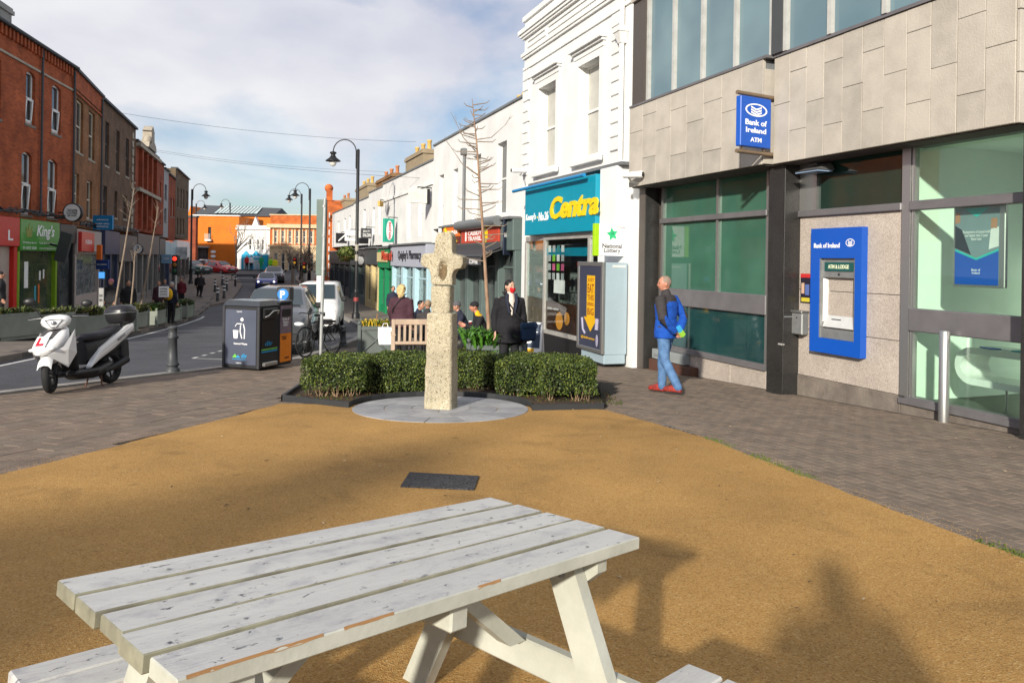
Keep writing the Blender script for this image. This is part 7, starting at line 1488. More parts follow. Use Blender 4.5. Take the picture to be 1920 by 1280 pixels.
M_suv = mat('grey_car_paint', (.085, .09, .10), .25, metal=.4, coat=.8, var=.05); M_wvan = mat('white_car_paint', (.78, .78, .78), .3, coat=.5, var=.03); M_bcar = mat('blue_car_paint', (.015, .03, .28), .25, coat=.8); M_rcar = mat('red_car_paint', (.55, .015, .02), .25, coat=.8); M_dcar = mat('dark_car_paint', (.03, .04, .05), .25, coat=.8); M_scar = mat('silver_car_paint', (.35, .38, .42), .25, metal=.5, coat=.6); M_grn = mat('dark_green_car_paint', (.012, .045, .035), .25, coat=.8)
SUV = [(0, .30, .66, .74, .70, .80, .70), (.10, .24, .78, .90, .80, .90, .74), (.95, .22, .92, 1.06, .84, .94, .76), (1.30, .22, 1.0, 1.12, .84, .94, .74), (2.05, .22, 1.0, 1.56, .84, .94, .62), (3.75, .22, 1.02, 1.58, .84, .94, .60), (4.45, .24, 1.04, 1.30, .84, .92, .62), (4.62, .30, .9, 1.0, .74, .84, .6)]
VAN = [(0, .30, .72, .80, .66, .78, .68), (.10, .24, .86, .98, .76, .86, .72), (.75, .22, 1.02, 1.14, .80, .90, .74), (1.0, .22, 1.08, 1.20, .80, .90, .74), (1.70, .22, 1.12, 1.82, .80, .90, .70), (4.25, .22, 1.12, 1.84, .80, .90, .72), (4.40, .26, 1.1, 1.78, .78, .88, .70)]
HAT = [(0, .28, .58, .64, .62, .72, .62), (.10, .22, .68, .78, .72, .82, .66), (.75, .20, .82, .93, .76, .86, .68), (1.05, .20, .88, .98, .76, .86, .66), (1.80, .20, .92, 1.42, .76, .86, .54), (3.1, .20, .94, 1.43, .76, .86, .52), (3.75, .22, .92, 1.10, .76, .84, .56), (3.9, .28, .8, .9, .68, .76, .54)]
car('parked_car', 'dark grey parked estate car behind the bins facing us', 'car', -5.80, 17.8, R_(10.5), SUV, M_suv, (.85, 3.65), .36, ws=3)
car('white_van', 'small white van parked behind the grey car', 'van', -7.30, 27.6, R_(10), VAN, M_wvan, (.8, 3.6), .32, ws=3, van=True)
car('blue_car', 'blue small car driving towards us with headlights on', 'car', ray(499, 530)[0] * 62, 62., R_(17), HAT, M_bcar, (.75, 3.1), .3, ws=3, lit=True)
car('dark_following_car', 'dark car driving behind the blue one', 'car', ray(513, 520)[0] * 69, 69., R_(17), SUV, M_dcar, (.85, 3.65), .34, ws=3)
car('red_car', 'red car parked at the far end of the street', 'car', ray(436, 505)[0] * 80, 80., R_(60), HAT, M_rcar, (.75, 3.1), .3, ws=3)
car('silver_car', 'silver blue car parked left of the red one', 'car', ray(412, 500)[0] * 83, 83., R_(55), HAT, M_scar, (.75, 3.1), .3, ws=3)
car('dark_green_car', 'dark green estate car parked at the far left corner', 'car', ray(388, 505)[0] * 78, 78., R_(65), SUV, M_grn, (.85, 3.65), .34, ws=3)

# ------------------------------------------------------------------ scooter
fw_, rw_ = Vector((-6.23, 10.15)), Vector((-6.10, 11.39)); dv = (fw_ - rw_).normalized(); g = G0(10.7)
sco = thing('motor_scooter', 'white and black motor scooter with red L plate parked at the kerb', 'scooter', (rw_.x, rw_.y, G0(rw_.y) + .005), math.atan2(dv.x, -dv.y)); 
sco.rotation_euler = (math.atan(.05) * 0 + R_(-2.9), R_(-6), math.atan2(dv.x, -dv.y))
M_sw_ = mat('white_gloss_plastic', (.80, .80, .80), .22, coat=.6, var=.03); M_sb = mat('black_satin_plastic', (.014, .014, .016), .42, var=.1); M_seat = mat('seat_vinyl', (.028, .028, .034), .55, bump=.1, bsc=120)
WB = 1.26; wr = .25
def scw(name, y, turn=0.):
    o = bpy.data.objects.new(name, None); 
    return o
def wheel_s(par, y, r, w_, name, M0=Matrix.Identity(4)):
    T_ = M0 @ Matrix.Translation((0, y, r)) @ Matrix.Rotation(R_(90), 4, 'Y')
    o = sub(name, par, M_tyre, lambda b: b.lathe([(r * .70, -w_ * .42), (r * .86, -w_ / 2), (r * .96, -w_ * .33), (r, 0), (r * .96, w_ * .33), (r * .86, w_ / 2), (r * .70, w_ * .42)], 28, M=T_, cap=False)); 
    def rim(b):
        b.lathe([(r * .71, -w_ * .36), (r * .62, -w_ * .25), (r * .62, w_ * .25), (r * .71, w_ * .36)], 24, M=T_, cap=False); b.lathe([(r * .2, -.06), (r * .2, .06)], 12, M=T_)
        for k in range(6): a = 2 * math.pi * k / 6; b.tube([(r * .15 * math.cos(a), r * .15 * math.sin(a), 0), (r * .65 * math.cos(a + .2), r * .65 * math.sin(a + .2), 0)], .014, 5, M=T_)
    sub('rim', o, M_plast, rim); return o
wheel_s(sco, 0, wr, .11, 'rear_wheel')
St = Matrix.Translation((0, -WB, 0)) @ Matrix.Rotation(R_(24), 4, 'Z') @ Matrix.Translation((0, WB, 0))
wheel_s(sco, -WB, wr, .10, 'front_wheel', St)
def ell(y, z, rx, rz, n=14, sq=.8, cx=0.): 
    out = []
    for k in range(n):
        a = 2 * math.pi * k / n; c, s = math.cos(a), math.sin(a); out.append((cx + rx * math.copysign(abs(c) ** sq, c), y, z + rz * math.copysign(abs(s) ** sq, s)))
    return out
sub('fork', sco, M_plast, lambda b: [b.tube([(s * .07, -WB, wr), (s * .07, -WB + .16, wr + .42)], .02, 8, M=St) for s in (-1, 1)])
sub('front_mudguard', sco, M_sw_, lambda b: b.loft([[(x * math.cos(q) * 1., -WB + yy, zz) for (x, yy, zz, q) in [(.085 * u, (wr + .045) * math.sin(a) * 1.0, wr + (wr + .045) * math.cos(a) - abs(u) ** 3 * .06, 0) for u in (-1, -.6, 0, .6, 1)]] for a in (R_(-62 + 14 * k) for k in range(10))], closed=False, cap=False, M=St)); 
sub('mudguard_skirt', sco, M_sw_, lambda b: b.loft([ell(-WB - .02, wr + .30, .10, .03), ell(-WB + .02, wr + .22, .115, .07), ell(-WB + .10, wr + .24, .105, .10), ell(-WB + .15, wr + .32, .08, .08)], M=St))
# front fairing (beak): wide shield rising to the headset
def fair(b):
    rings = []
    for y, z, rx, rz in ((-WB - .21, .56, .035, .03), (-WB - .16, .585, .11, .07), (-WB - .06, .635, .175, .115), (-WB + .05, .70, .205, .13), (-WB + .16, .76, .19, .13), (-WB + .24, .80, .14, .11)): rings.append(ell(y, z, rx, rz, 16, .7))
    b.loft(rings)
sub('front_fairing', sco, M_sw_, fair)
sub('fairing_wing', sco, M_sw_, lambda b: [b.add([(s * .10, -WB - .16, .52), (s * .22, -WB + .0, .62), (s * .26, -WB + .19, .85), (s * .235, -WB + .24, .52), (s * .18, -WB + .13, .33), (s * .25, -WB + .06, .58)], [(0, 1, 5), (1, 2, 5), (2, 3, 5), (3, 4, 5), (4, 0, 5)] if s > 0 else [(1, 0, 5), (2, 1, 5), (3, 2, 5), (4, 3, 5), (0, 4, 5)]) for s in (-1, 1)])
sub('grey_nose', sco, mat('grey_fairing_insert', (.06, .06, .065), .4), lambda b: b.add([(-.11, -WB - .075, .735), (.11, -WB - .075, .735), (.12, -WB + .10, .865), (-.12, -WB + .10, .865)], [(0, 1, 2, 3)]))
lpm = Matrix.Translation((0, -WB - .135, .70)) @ Matrix.Rotation(R_(-38), 4, 'X')
lpt = sub('learner_plate', sco, M_sw, lambda b: b.bbox(-.09, .09, -.004, .0, -.085, .095, .002, M=lpm)); sub('lettering', lpt, simple('learner_red', (.70, .01, .03), .5), lambda b: b.box(-.055, -.015, -.007, -.0045, -.065, .075, M=lpm).box(-.0149, .06, -.007, -.0045, -.065, -.025, M=lpm))
for s in (-1, 1): sub('indicator', sco, M_hl, lambda b: b.ball((s * .135, -WB - .12, .60), (.055, .05, .028), 10, 6))
sub('legshield', sco, M_sb, lambda b: b.loft([ell(-WB + .22, .82, .15, .06), ell(-WB + .27, .66, .20, .10), ell(-WB + .30, .45, .20, .12), ell(-WB + .36, .29, .17, .06)]))
sub('floorboard', sco, M_sb, lambda b: b.bbox(-.19, .19, -WB + .28, -.48, .19, .27, .03)); sub('belly_pan', sco, M_sb, lambda b: b.loft([ell(-WB + .34, .26, .12, .06), ell(-WB + .5, .20, .16, .07), ell(-.45, .21, .17, .09), ell(-.1, .27, .13, .1)]))
# headset
Sh = Matrix.Translation((0, -WB + .2, 0)) @ Matrix.Rotation(R_(24), 4, 'Z') @ Matrix.Translation((0, WB - .2, 0))
sub('headset', sco, M_sw_, lambda b: b.loft([ell(-WB + .00, .93, .06, .05), ell(-WB + .03, .945, .125, .085), ell(-WB + .10, .97, .185, .095), ell(-WB + .19, .995, .175, .07), ell(-WB + .27, 1.0, .09, .04)], M=Sh))
sub('headlight', sco, M_hl, lambda b: b.add([(-.10, -WB + .012, .985), (.10, -WB + .012, .985), (.03, -WB - .016, .895), (-.03, -WB - .016, .895), (0, -WB - .022, .95)], [(0, 3, 4), (3, 2, 4), (2, 1, 4), (1, 0, 4)], M=Sh)); sub('headlight_rim', sco, M_plast, lambda b: b.tube([(-.105, -WB + .012, .99), (0, -WB + .0, .998), (.105, -WB + .012, .99), (.03, -WB - .012, .89), (-.03, -WB - .012, .89), (-.105, -WB + .012, .99)], .006, 5, M=Sh)); sub('bulb', sco, M_rim, lambda b: b.ball((0, -WB - .02, .95), .03, 10, 6, M=Sh))
hb_ = sub('handlebar', sco, M_plast, lambda b: b.tube([(-.34, -WB + .30, 1.04), (-.18, -WB + .2, 1.03), (0, -WB + .18, 1.02), (.18, -WB + .2, 1.03), (.34, -WB + .30, 1.04)], .013, 8, M=Sh))
for s in (-1, 1):
    sub('grip', hb_, M_sb, lambda b: b.tube([(s * .22, -WB + .225, 1.035), (s * .36, -WB + .31, 1.04)], .02, 10, M=Sh)); sub('brake_lever', hb_, M_alu, lambda b: b.tube([(s * .19, -WB + .17, 1.03), (s * .30, -WB + .20, 1.025), (s * .37, -WB + .26, 1.02)], .007, 6, M=Sh))
    mi_ = sub('mirror', sco, M_sb, lambda b: b.ball((s * .32, -WB + .16, 1.27), (.075, .025, .05), 12, 8, M=Sh) if s < 0 else b.ball((s * .36, -WB + .24, 1.20), (.075, .025, .05), 12, 8, M=Sh)); sub('mirror_stem', mi_, M_sb, lambda b: b.tube([(s * .19, -WB + .22, 1.04), (s * .25, -WB + .2, 1.14), (s * (.30 if s < 0 else .35), -WB + (.17 if s < 0 else .24), 1.24 if s < 0 else 1.18)], .007, 6, M=Sh))
# rear body
sub('seat', sco, M_seat, lambda b: b.loft([ell(-.62, .70, .06, .03), ell(-.56, .72, .12, .06), ell(-.36, .725, .145, .065), ell(-.14, .755, .15, .06), ell(.10, .82, .14, .06), ell(.24, .85, .09, .04)])); sub('under_seat', sco, M_sb, lambda b: b.loft([ell(-.62, .50, .10, .17), ell(-.40, .52, .15, .20), ell(-.1, .58, .16, .18), ell(.15, .66, .13, .14), ell(.32, .72, .08, .08)]))
for s in (-1, 1):
    pan = sub('side_panel', sco, M_sw_, lambda b: b.loft([[(s * (.195 - .03 * abs(2 * t - 1)), y, z0 + (z1 - z0) * t) for t in (0, .3, .7, 1)] + [(s * .10, y, z0 + (z1 - z0) * t) for t in (1, 0)] for y, z0, z1 in ((-.66, .28, .31), (-.42, .40, .56), (-.1, .53, .71), (.18, .67, .83), (.38, .78, .90))], smooth=False))
    sub('lettering', pan, M_blackp, lambda b: b.text('Address', 0, 0, .22, .045, 0, d=.001, italic=.3, bold=.01, M=(Matrix.Translation((.197, -.06, .62)) @ Matrix.Rotation(R_(90), 4, 'Z') @ Matrix.Rotation(R_(-25), 4, 'Y')) if s > 0 else (Matrix.Translation((-.197, .16, .73)) @ Matrix.Rotation(R_(-90), 4, 'Z') @ Matrix.Rotation(R_(25), 4, 'Y'))))
sub('tail_light', sco, simple('tail_red', (.5, .01, .01), .25), lambda b: b.ball((0, .40, .76), (.08, .03, .035), 10, 6)); sub('rear_mudguard', sco, M_sb, lambda b: b.bbox(-.08, .08, .22, .40, .36, .66, .02)); sub('engine', sco, M_plast, lambda b: b.bbox(-.16, .02, -.34, .05, .18, .36, .05)); sub('exhaust', sco, M_sb, lambda b: b.tube([(.12, -.3, .2), (.14, -.05, .26), (.15, .2, .34)], [.03, .055, .06], 12)); sub('swing_cover', sco, M_sb, lambda b: b.bbox(-.15, -.07, -.35, .14, .20, .34, .04))
sub('stand', sco, mat('rusty_stand', (.13, .06, .04), .7), lambda b: [b.tube([(s * .08, -.32, .22), (s * .13, -.38, .01), (s * .17, -.40, .005)], .013, 6) for s in (-1, 1)])
bxm = sub('carrier', sco, M_sb, lambda b: b.box(-.10, .10, .16, .42, .87, .895)); 
bx = sub('top_box', sco, M_sb, lambda b: b.loft([ell(.30, z, rx, .001, 4)[:0] or [(rx * math.copysign(abs(math.cos(a)) ** .6, math.cos(a)), .34 + ry * math.copysign(abs(math.sin(a)) ** .6, math.sin(a)), z) for a in (2 * math.pi * k / 20 for k in range(20))] for rx, ry, z in ((.14, .14, .90), (.185, .175, .95), (.205, .195, 1.05), (.205, .195, 1.06))])); sub('lid', bx, mat('top_box_lid', (.022, .022, .028), .3), lambda b: b.loft([[(rx * math.copysign(abs(math.cos(a)) ** .6, math.cos(a)), .34 + ry * math.copysign(abs(math.sin(a)) ** .6, math.sin(a)), z) for a in (2 * math.pi * k / 20 for k in range(20))] for rx, ry, z in ((.212, .20, 1.064), (.212, .20, 1.09), (.19, .18, 1.15), (.14, .13, 1.185), (.05, .05, 1.195))])); sub('reflector', bx, simple('reflector_red', (.55, .02, .02), .2), lambda b: b.bbox(-.10, .10, .52, .55, 1.03, 1.09, .015)); sub('seam', bx, M_rim, lambda b: b.loft([[(.214 * math.copysign(abs(math.cos(a)) ** .6, math.cos(a)), .34 + .203 * math.copysign(abs(math.sin(a)) ** .6, math.sin(a)), z) for a in (2 * math.pi * k / 20 for k in range(20))] for z in (1.058, 1.066)], cap=False))

# ------------------------------------------------------------------ bicycle
fq, rq = Vector((-4.60, 16.75)), Vector((-4.20, 17.75)); d2 = (rq - fq).normalized()
byc = thing('bicycle', 'black bicycle chained to the grey sign post', 'bicycle', (fq.x, fq.y, G0(fq.y)), math.atan2(d2.y, d2.x)); byc.rotation_euler = (R_(-4), math.atan(.05) * .9, math.atan2(d2.y, d2.x))
M_bk = simple('black_bike_paint', (.012, .012, .014), .4)
def bwheel(x):
    r = .335; T_ = Matrix.Translation((x, 0, r)) @ Matrix.Rotation(R_(90), 4, 'X'); o = sub('wheel', byc, M_tyre, lambda b: b.tube([(r * math.cos(a), r * math.sin(a), 0) for a in (2 * math.pi * k / 36 for k in range(37))], .016, 6, M=T_, cap=False)); sub('rim', o, M_bk, lambda b: b.tube([(r * .94 * math.cos(a), r * .94 * math.sin(a), 0) for a in (2 * math.pi * k / 36 for k in range(37))], .010, 5, M=T_, cap=False))
    sub('spokes', o, M_alu, lambda b: [b.tube([(.02 * math.cos(a), .02 * math.sin(a), .02 * (-1) ** k), (r * .93 * math.cos(a + .2 * (-1) ** k), r * .93 * math.sin(a + .2 * (-1) ** k), 0)], .0016, 3, M=T_) for k, a in enumerate(2 * math.pi * k / 24 for k in range(24))], kind='stuff'); sub('hub', o, M_alu, lambda b: b.lathe([(.02, -.04), (.02, .04)], 8, M=T_))
bwheel(0); bwheel(1.05)
fr_ = sub('frame', byc, M_bk, lambda b: [b.tube(q, r, 8) for q, r in (([(.18, 0, .62), (.62, 0, .30)], .02), ([(.16, 0, .74), (.56, 0, .80)], .017), ([(.62, 0, .30), (.53, 0, .86)], .017), ([(.62, .03, .30), (1.05, .06, .335)], .012), ([(.62, -.03, .30), (1.05, -.06, .335)], .012), ([(.56, .02, .78), (1.05, .06, .335)], .010), ([(.56, -.02, .78), (1.05, -.06, .335)], .010), ([(.19, 0, .58), (.145, 0, .82)], .02))])
sub('fork', byc, M_bk, lambda b: [b.tube([(.185, s * .04, .60), (.1, s * .055, .45), (0, s * .06, .335)], .013, 8) for s in (-1, 1)]); sub('saddle', byc, M_sb, lambda b: b.loft([[(x, w_ * math.cos(a), .93 + .03 * math.sin(a)) for a in (2 * math.pi * k / 10 for k in range(10))] for x, w_ in ((.36, .015), (.42, .03), (.55, .06), (.62, .08), (.66, .06))])); sub('handlebar', byc, M_bk, lambda b: b.tube([(.20, -.31, .98), (.13, -.2, 1.0), (.13, 0, .97), (.13, .2, 1.0), (.20, .31, .98)], .013, 8).tube([(.145, 0, .80), (.13, 0, .97)], .014, 8)); sub('crank', byc, M_alu, lambda b: b.lathe([(.085, -.06), (.085, -.055)], 18, M=Matrix.Translation((.62, 0, .30)) @ Matrix.Rotation(R_(90), 4, 'X')).tube([(.62, -.07, .30), (.70, -.08, .16)], .010, 6).tube([(.62, .07, .30), (.54, .08, .44)], .010, 6)); sub('pedal', byc, M_sb, lambda b: b.box(.66, .74, -.17, -.08, .145, .165)); sub('pedal', byc, M_sb, lambda b: b.box(.50, .58, .08, .17, .43, .45)); sub('mudguard', byc, M_bk, lambda b: b.tube([(1.05 + .375 * math.cos(a), 0, .335 + .375 * math.sin(a)) for a in (R_(20 + 15 * k) for k in range(10))], .018, 5)); sub('pannier', byc, M_sb, lambda b: b.bbox(.72, 1.1, -.06, .06, .74, .80, .01))

# ================================================================== PEOPLE
M_skin = mat('skin', (.50, .27, .18), .5, sc_=18, c2=(.42, .21, .14)); M_skin2 = mat('skin_ruddy', (.50, .23, .15), .5, sc_=18, c2=(.42, .18, .12)); M_skin3 = mat('skin_pale', (.56, .34, .25), .5, sc_=18, c2=(.48, .28, .20))
V = Vector
STAND = dict(pel=(0, 0, .96), waist=(0, -.0, 1.10), chest=(0, -.0, 1.32), neck=(0, .015, 1.47), head=(0, -.01, 1.63), shL=(.185, 0, 1.41), shR=(-.185, 0, 1.41), elL=(.24, .03, 1.13), elR=(-.24, .03, 1.13), wrL=(.24, -.06, .88), wrR=(-.24, -.06, .88), haL=(.235, -.09, .80), haR=(-.235, -.09, .80), hiL=(.09, 0, .93), hiR=(-.09, 0, .93), knL=(.10, -.01, .50), knR=(-.10, -.01, .50), anL=(.10, .03, .09), anR=(-.10, .03, .09), toL=(.12, -.14, .03), toR=(-.12, -.14, .03))
def limb(b, pts, rs, n=10):
    pts = [V(p) for p in pts]
    P2 = []; R2 = []
    for i in range(len(pts) - 1):
        for t in (0, .33, .66): P2.append(pts[i].lerp(pts[i + 1], t)); R2.append(rs[i] + (rs[i + 1] - rs[i]) * t)
    P2.append(pts[-1]); R2.append(rs[-1]); b.tube(P2, R2, n); b.ball(P2[0], rs[0] * .98, n, 6); b.ball(P2[-1], rs[-1] * .98, n, 6)
def torso(b, J, k=1., flare=1., low=None, top=True):
    """elliptical rings from the hips to the shoulders"""
    pel, wa, chs, nk = V(J['pel']), V(J['waist']), V(J['chest']), V(J['neck']); sx = (V(J['shL']) - V(J['shR'])); sx.z *= .6; sx.normalize()
    rings = []; base = pel + (pel - wa).normalized() * (low or .10)
    seq = [(base, .165 * flare, .125 * flare), (pel, .17 * flare ** .7, .125 * flare ** .7), (wa, .15, .115), (wa.lerp(chs, .55), .165, .122), (chs, .18, .122), (chs.lerp(nk, .6), .155, .10), (nk - V((0, 0, .01)), .075, .07)]
    for i, (p, a, c) in enumerate(seq):
        ax = (seq[min(i + 1, len(seq) - 1)][0] - seq[max(0, i - 1)][0]).normalized(); u = (sx - ax * sx.dot(ax)).normalized(); v = ax.cross(u); a *= k; c *= k
        rings.append([p + u * a * math.cos(q) + v * c * math.sin(q) for q in (2 * math.pi * j / 16 for j in range(16))])
    b.loft(rings)
def head_mesh(b, pos, yaw, pitch, s=1., hairmask=None):
    """head with brow, nose, mouth, chin and ears; looks along -y"""
    Mh = Matrix.Translation(pos) @ Matrix.Rotation(yaw, 4, 'Z') @ Matrix.Rotation(pitch, 4, 'X') @ Matrix.Scale(s, 4); n, m = 24, 18; rings = []
    for i in range(m + 1):
        t = math.pi * (i + .05) / (m + .1); z = -math.cos(t); rr = math.sin(t); ring = []
        for k in range(n):
            a = 2 * math.pi * k / n; x, y = rr * math.cos(a), rr * math.sin(a); X, Y, Z = x * .074, y * .094, z * .115
            if z < 0: X *= 1 + .28 * z; Y *= 1 + .12 * z
            if y < 0:
                f = -y * rr
                Y -= .024 * math.exp(-((x / .16) ** 2 + ((z + .18) / .17) ** 2)) + .010 * math.exp(-((x / .3) ** 2 + ((z + .82) / .16) ** 2)) + .006 * math.exp(-((x / .28) ** 2 + ((z + .52) / .08) ** 2)) + .006 * math.exp(-((abs(x) - .4) / .3) ** 2 - ((z - .26) / .1) ** 2)
                Y += .012 * math.exp(-(((abs(x) - .42) / .2) ** 2 + ((z - .06) / .12) ** 2))
            ring.append(Mh @ V((X, Y, Z)))
        rings.append(ring)
    b.loft(rings); 
    for sd in (-1, 1): b.ball((sd * .078, .012, -.005), (.012, .022, .034), 8, 6, 0, Mh)
    for sd in (-1, 1): b.ball((sd * .031, -.078, .008), (.013, .008, .007), 8, 6, 1, Mh); b.ball((sd * .032, -.086, .033), (.020, .006, .004), 8, 4, 2, Mh)
    b.ball((0, -.090, -.058), (.024, .006, .005), 8, 4, 3, Mh)
    return Mh
def hand(b, wr, ha, curl=.5, side=1):
    wr, ha = V(wr), V(ha); d = (ha - wr).normalized(); ac = V((1, 0, 0)) if abs(d.x) < .8 else V((0, 0, 1)); ac = (ac - d * ac.dot(d)).normalized(); nn = d.cross(ac)
    rings = [[wr + d * l + nn * w_ * math.cos(q) + ac * .016 * math.sin(q) for q in (2 * math.pi * k / 10 for k in range(10))] for l, w_ in ((-.02, .026), (.03, .036), (.08, .042), (.095, .036))]; b.loft(rings)
    for i, L in enumerate((.062, .074, .070, .054)):
        p = wr + d * .085 + nn * (-.030 + .020 * i); q = p + d * L * .5 + ac * side * curl * .02; r = q + d * L * .42 + ac * side * curl * .045; b.tube([p, q, r], [.0095, .009, .006], 6)
    p = wr + d * .03 + nn * -.036; b.tube([p, p + d * .03 + nn * -.022, p + d * .065 + nn * -.022 + ac * side * .012], [.012, .011, .008], 6)
def person(label, loc, rz, J=None, h=1.75, vox=.02, top=None, leg=None, shoe=None, hair=None, skin=None, hairstyle='short', yaw=0., pitch=0., coat=0., extra=None, sleeve=.9, flare=1.02, hood=None, kbulk=1.):
    Jn = dict(STAND); Jn.update(J or {}); k = h / 1.75; J = {a: tuple(V(c) * k) for a, c in Jn.items()}
    o = thing('person', label, 'person', loc, rz); skin = skin or M_skin
    b = MB(); torso(b, J, .88 * k)
    limb(b, [J['neck'], V(J['neck']).lerp(V(J['head']), .55)], [.058 * k, .052 * k])
    for s in 'LR':
        limb(b, [J['sh' + s], J['el' + s], J['wr' + s]], [.040 * k, .038 * k, .028 * k]); limb(b, [J['hi' + s], J['kn' + s], J['an' + s]], [.078 * k, .055 * k, .038 * k]); limb(b, [J['an' + s], V(J['an' + s]).lerp(V(J['to' + s]), .7) + V((0, 0, .012))], [.03 * k, .018 * k])
    body = fuse(b, max(.018, vox))
    Mh = head_mesh(body, V(J['head']), yaw, pitch, k)
    for s in 'LR': hand(body, J['wr' + s], J['ha' + s], .5, 1 if s == 'L' else -1)
    body.build('body', [skin, M_blackp, hair or M_dint, mat('lip', (.36, .13, .11), .5)], o)
    if top:
        b = MB(); torso(b, J, 1.12 * kbulk * k, flare, low=(.13 + coat) * k)
        for s in 'LR': limb(b, [V(J['sh' + s]).lerp(V(J['chest']), .25), J['sh' + s], J['el' + s], V(J['el' + s]).lerp(V(J['wr' + s]), sleeve)], [.08 * k, .075 * k * kbulk, .062 * k * kbulk, .048 * k * kbulk])
        limb(b, [V(J['neck']) - V((0, 0, .05 * k)), V(J['neck']) + V((0, 0, .03 * k))], [.085 * k, .073 * k])
        fold = lambda v, n: v + n * (NZ.noise(V((v.x * 9, v.y * 9, v.z * 16))) * .007 + NZ.noise(V((v.x * 25, v.y * 25, v.z * 30))) * .003)
        jm = fuse(b, vox, 2, fold)
        if isinstance(top, (list, tuple)):
            cx, fn_ = top[0], top[1]; 
            for i, f in enumerate(jm.f): c = sum((V(jm.v[j]) for j in f), V()) / len(f); jm.m[i] = fn_(c, J)
            jm.build('jacket', cx, o)
        else: jm.build('jacket', top, o)
    if leg:
        b = MB(); pel = V(J['pel']); limb(b, [pel + V((0, 0, .04)), V(J['hiL']).lerp(V(J['hiR']), .5) - V((0, 0, .02))], [.135 * k, .13 * k])
        for s in 'LR': limb(b, [J['hi' + s], J['kn' + s], V(J['an' + s]) - (V(J['an' + s]) - V(J['kn' + s])).normalized() * .0], [.105 * k, .078 * k, .062 * k])
        fuse(b, vox, 2, lambda v, n: v + n * NZ.noise(V((v.x * 10, v.y * 10, v.z * 14))) * .006).build('trousers', leg, o)
    for s in 'LR':
        a, t = V(J['an' + s]), V(J['to' + s]); d = (t - a); d.z = 0; d.normalize(); b = MB(); heel = a - d * .045; heel.z = a.z - .05 * k
        b.loft([[p + d.cross(V((0, 0, 1))) * w_ * math.cos(q) + V((0, 0, 1)) * (hh * math.sin(q) if math.sin(q) > 0 else .02 * math.sin(q)) for q in (2 * math.pi * j / 12 for j in range(12))] for p, w_, hh in ((heel, .03, .075), (heel + d * .05, .043, .11), (heel + d * .12, .047, .095), (heel + d * .2, .052, .062), (heel + d * .26, .042, .048), (heel + d * .28, .02, .02))]); b.build('shoe', shoe or M_blackp, o)
    if hair and hairstyle != 'bald':
        b = MB()
        hs = dict(short=[((0, .018, .035), (.083, .096, .095))], long=[((0, .02, .03), (.088, .10, .10)), ((0, .07, -.06), (.075, .055, .14))], pony=[((0, .018, .036), (.084, .098, .096)), ((0, .115, -.02), (.035, .035, .04)), ((0, .125, -.10), (.028, .028, .09))], crop=[((0, .018, .028), (.0775, .0915, .094))], hat=[((0, .012, .045), (.088, .104, .085)), ((0, .012, .03), (.092, .107, .03))], blond=[((0, .03, .03), (.10, .10, .105)), ((0, .06, -.06), (.09, .065, .13)), ((.05, .06, .0), (.05, .06, .08)), ((-.05, .06, .0), (.05, .06, .08))])[hairstyle]
        for c, r in hs: b.ball(c, r, 14, 10)
        hm = fuse(b, .014, 1, lambda v, n: v + n * (NZ.noise(v * 40) * .006 + (NZ.noise(v * 22) * .02 if hairstyle == 'blond' else 0)))
        for i, p in enumerate(hm.v):
            q = V(p)
            if q.y < -.045 and q.z < .06 and hairstyle != 'hat': q.y = -.045 + (q.y + .045) * .1; q.z = max(q.z, .055)
            hm.v[i] = tuple(Mh @ q)
        hm.build('hair' if hairstyle != 'hat' else 'hat', hair, o)
    if extra: extra(o, J, k, Mh)
    return o
def cloth(n, c, **k): return mat(n, c, .85, sc_=k.pop('sc_', 14), bump=.25, bsc=60, **k)
M_jean = cloth('blue_denim', (.10, .20, .38), c2=(.06, .13, .27)); M_blk = cloth('black_cloth', (.014, .014, .017)); M_navy = cloth('navy_cloth', (.018, .022, .045)); M_plum = cloth('plum_quilt', (.060, .022, .034)); M_grey = cloth('grey_cloth', (.10, .10, .11)); M_blue = cloth('royal_blue_fleece', (.006, .075, .42), c2=(.004, .06, .34)); M_char = cloth('charcoal_cloth', (.04, .035, .038)); M_redsh = mat('red_trainer', (.36, .035, .02), .6, sc_=30, c2=(.16, .02, .02)); M_hairb = mat('black_hair', (.012, .010, .010), .4, sc_=30); M_hairbr = mat('brown_hair', (.06, .035, .02), .5, sc_=30); M_blond = mat('blond_hair', (.60, .46, .22), .6, sc_=40, c2=(.40, .28, .12)); M_hgrey = mat('grey_stubble', (.26, .19, .15), .7, sc_=60); M_yelc = cloth('yellow_cloth', (.75, .42, .01))
# man in the blue fleece: walking away to the left, hands clasped behind his back
mp_ = P(1247, 738)
jm_ = ([M_blue, M_char], lambda c, J: 1 if (c.z > V(J['chest']).z + .06 and abs(c.x) < .15 and c.y > -.2) or (V((c.x, c.y, c.z)) - V(J['shL'])).length < .12 or (c.x > .20 and c.z > 1.0 and c.y < .17) or (c.x < -.27 and c.z > 1.05) else 0)
MAN = dict(elL=(.31, .12, 1.14), elR=(-.31, .12, 1.14), wrL=(.09, .20, .93), wrR=(-.07, .20, .95), haL=(.02, .21, .90), haR=(.0, .215, .91), hiL=(.09, 0, .93), hiR=(-.09, 0, .93), knL=(.09, .04, .50), anL=(.08, .26, .13), toL=(.09, .12, .03), knR=(-.09, -.10, .50), anR=(-.08, -.10, .085), toR=(-.09, -.27, .03), neck=(0, -.01, 1.47), head=(0, -.04, 1.63))
def carton(o, J, k, Mh):
    p = V(J['haL']); sub('cuff', o, M_char, lambda b: b.tube([V(J['wrL']) + V((.05, -.02, .05)), J['wrL']], .045, 10))
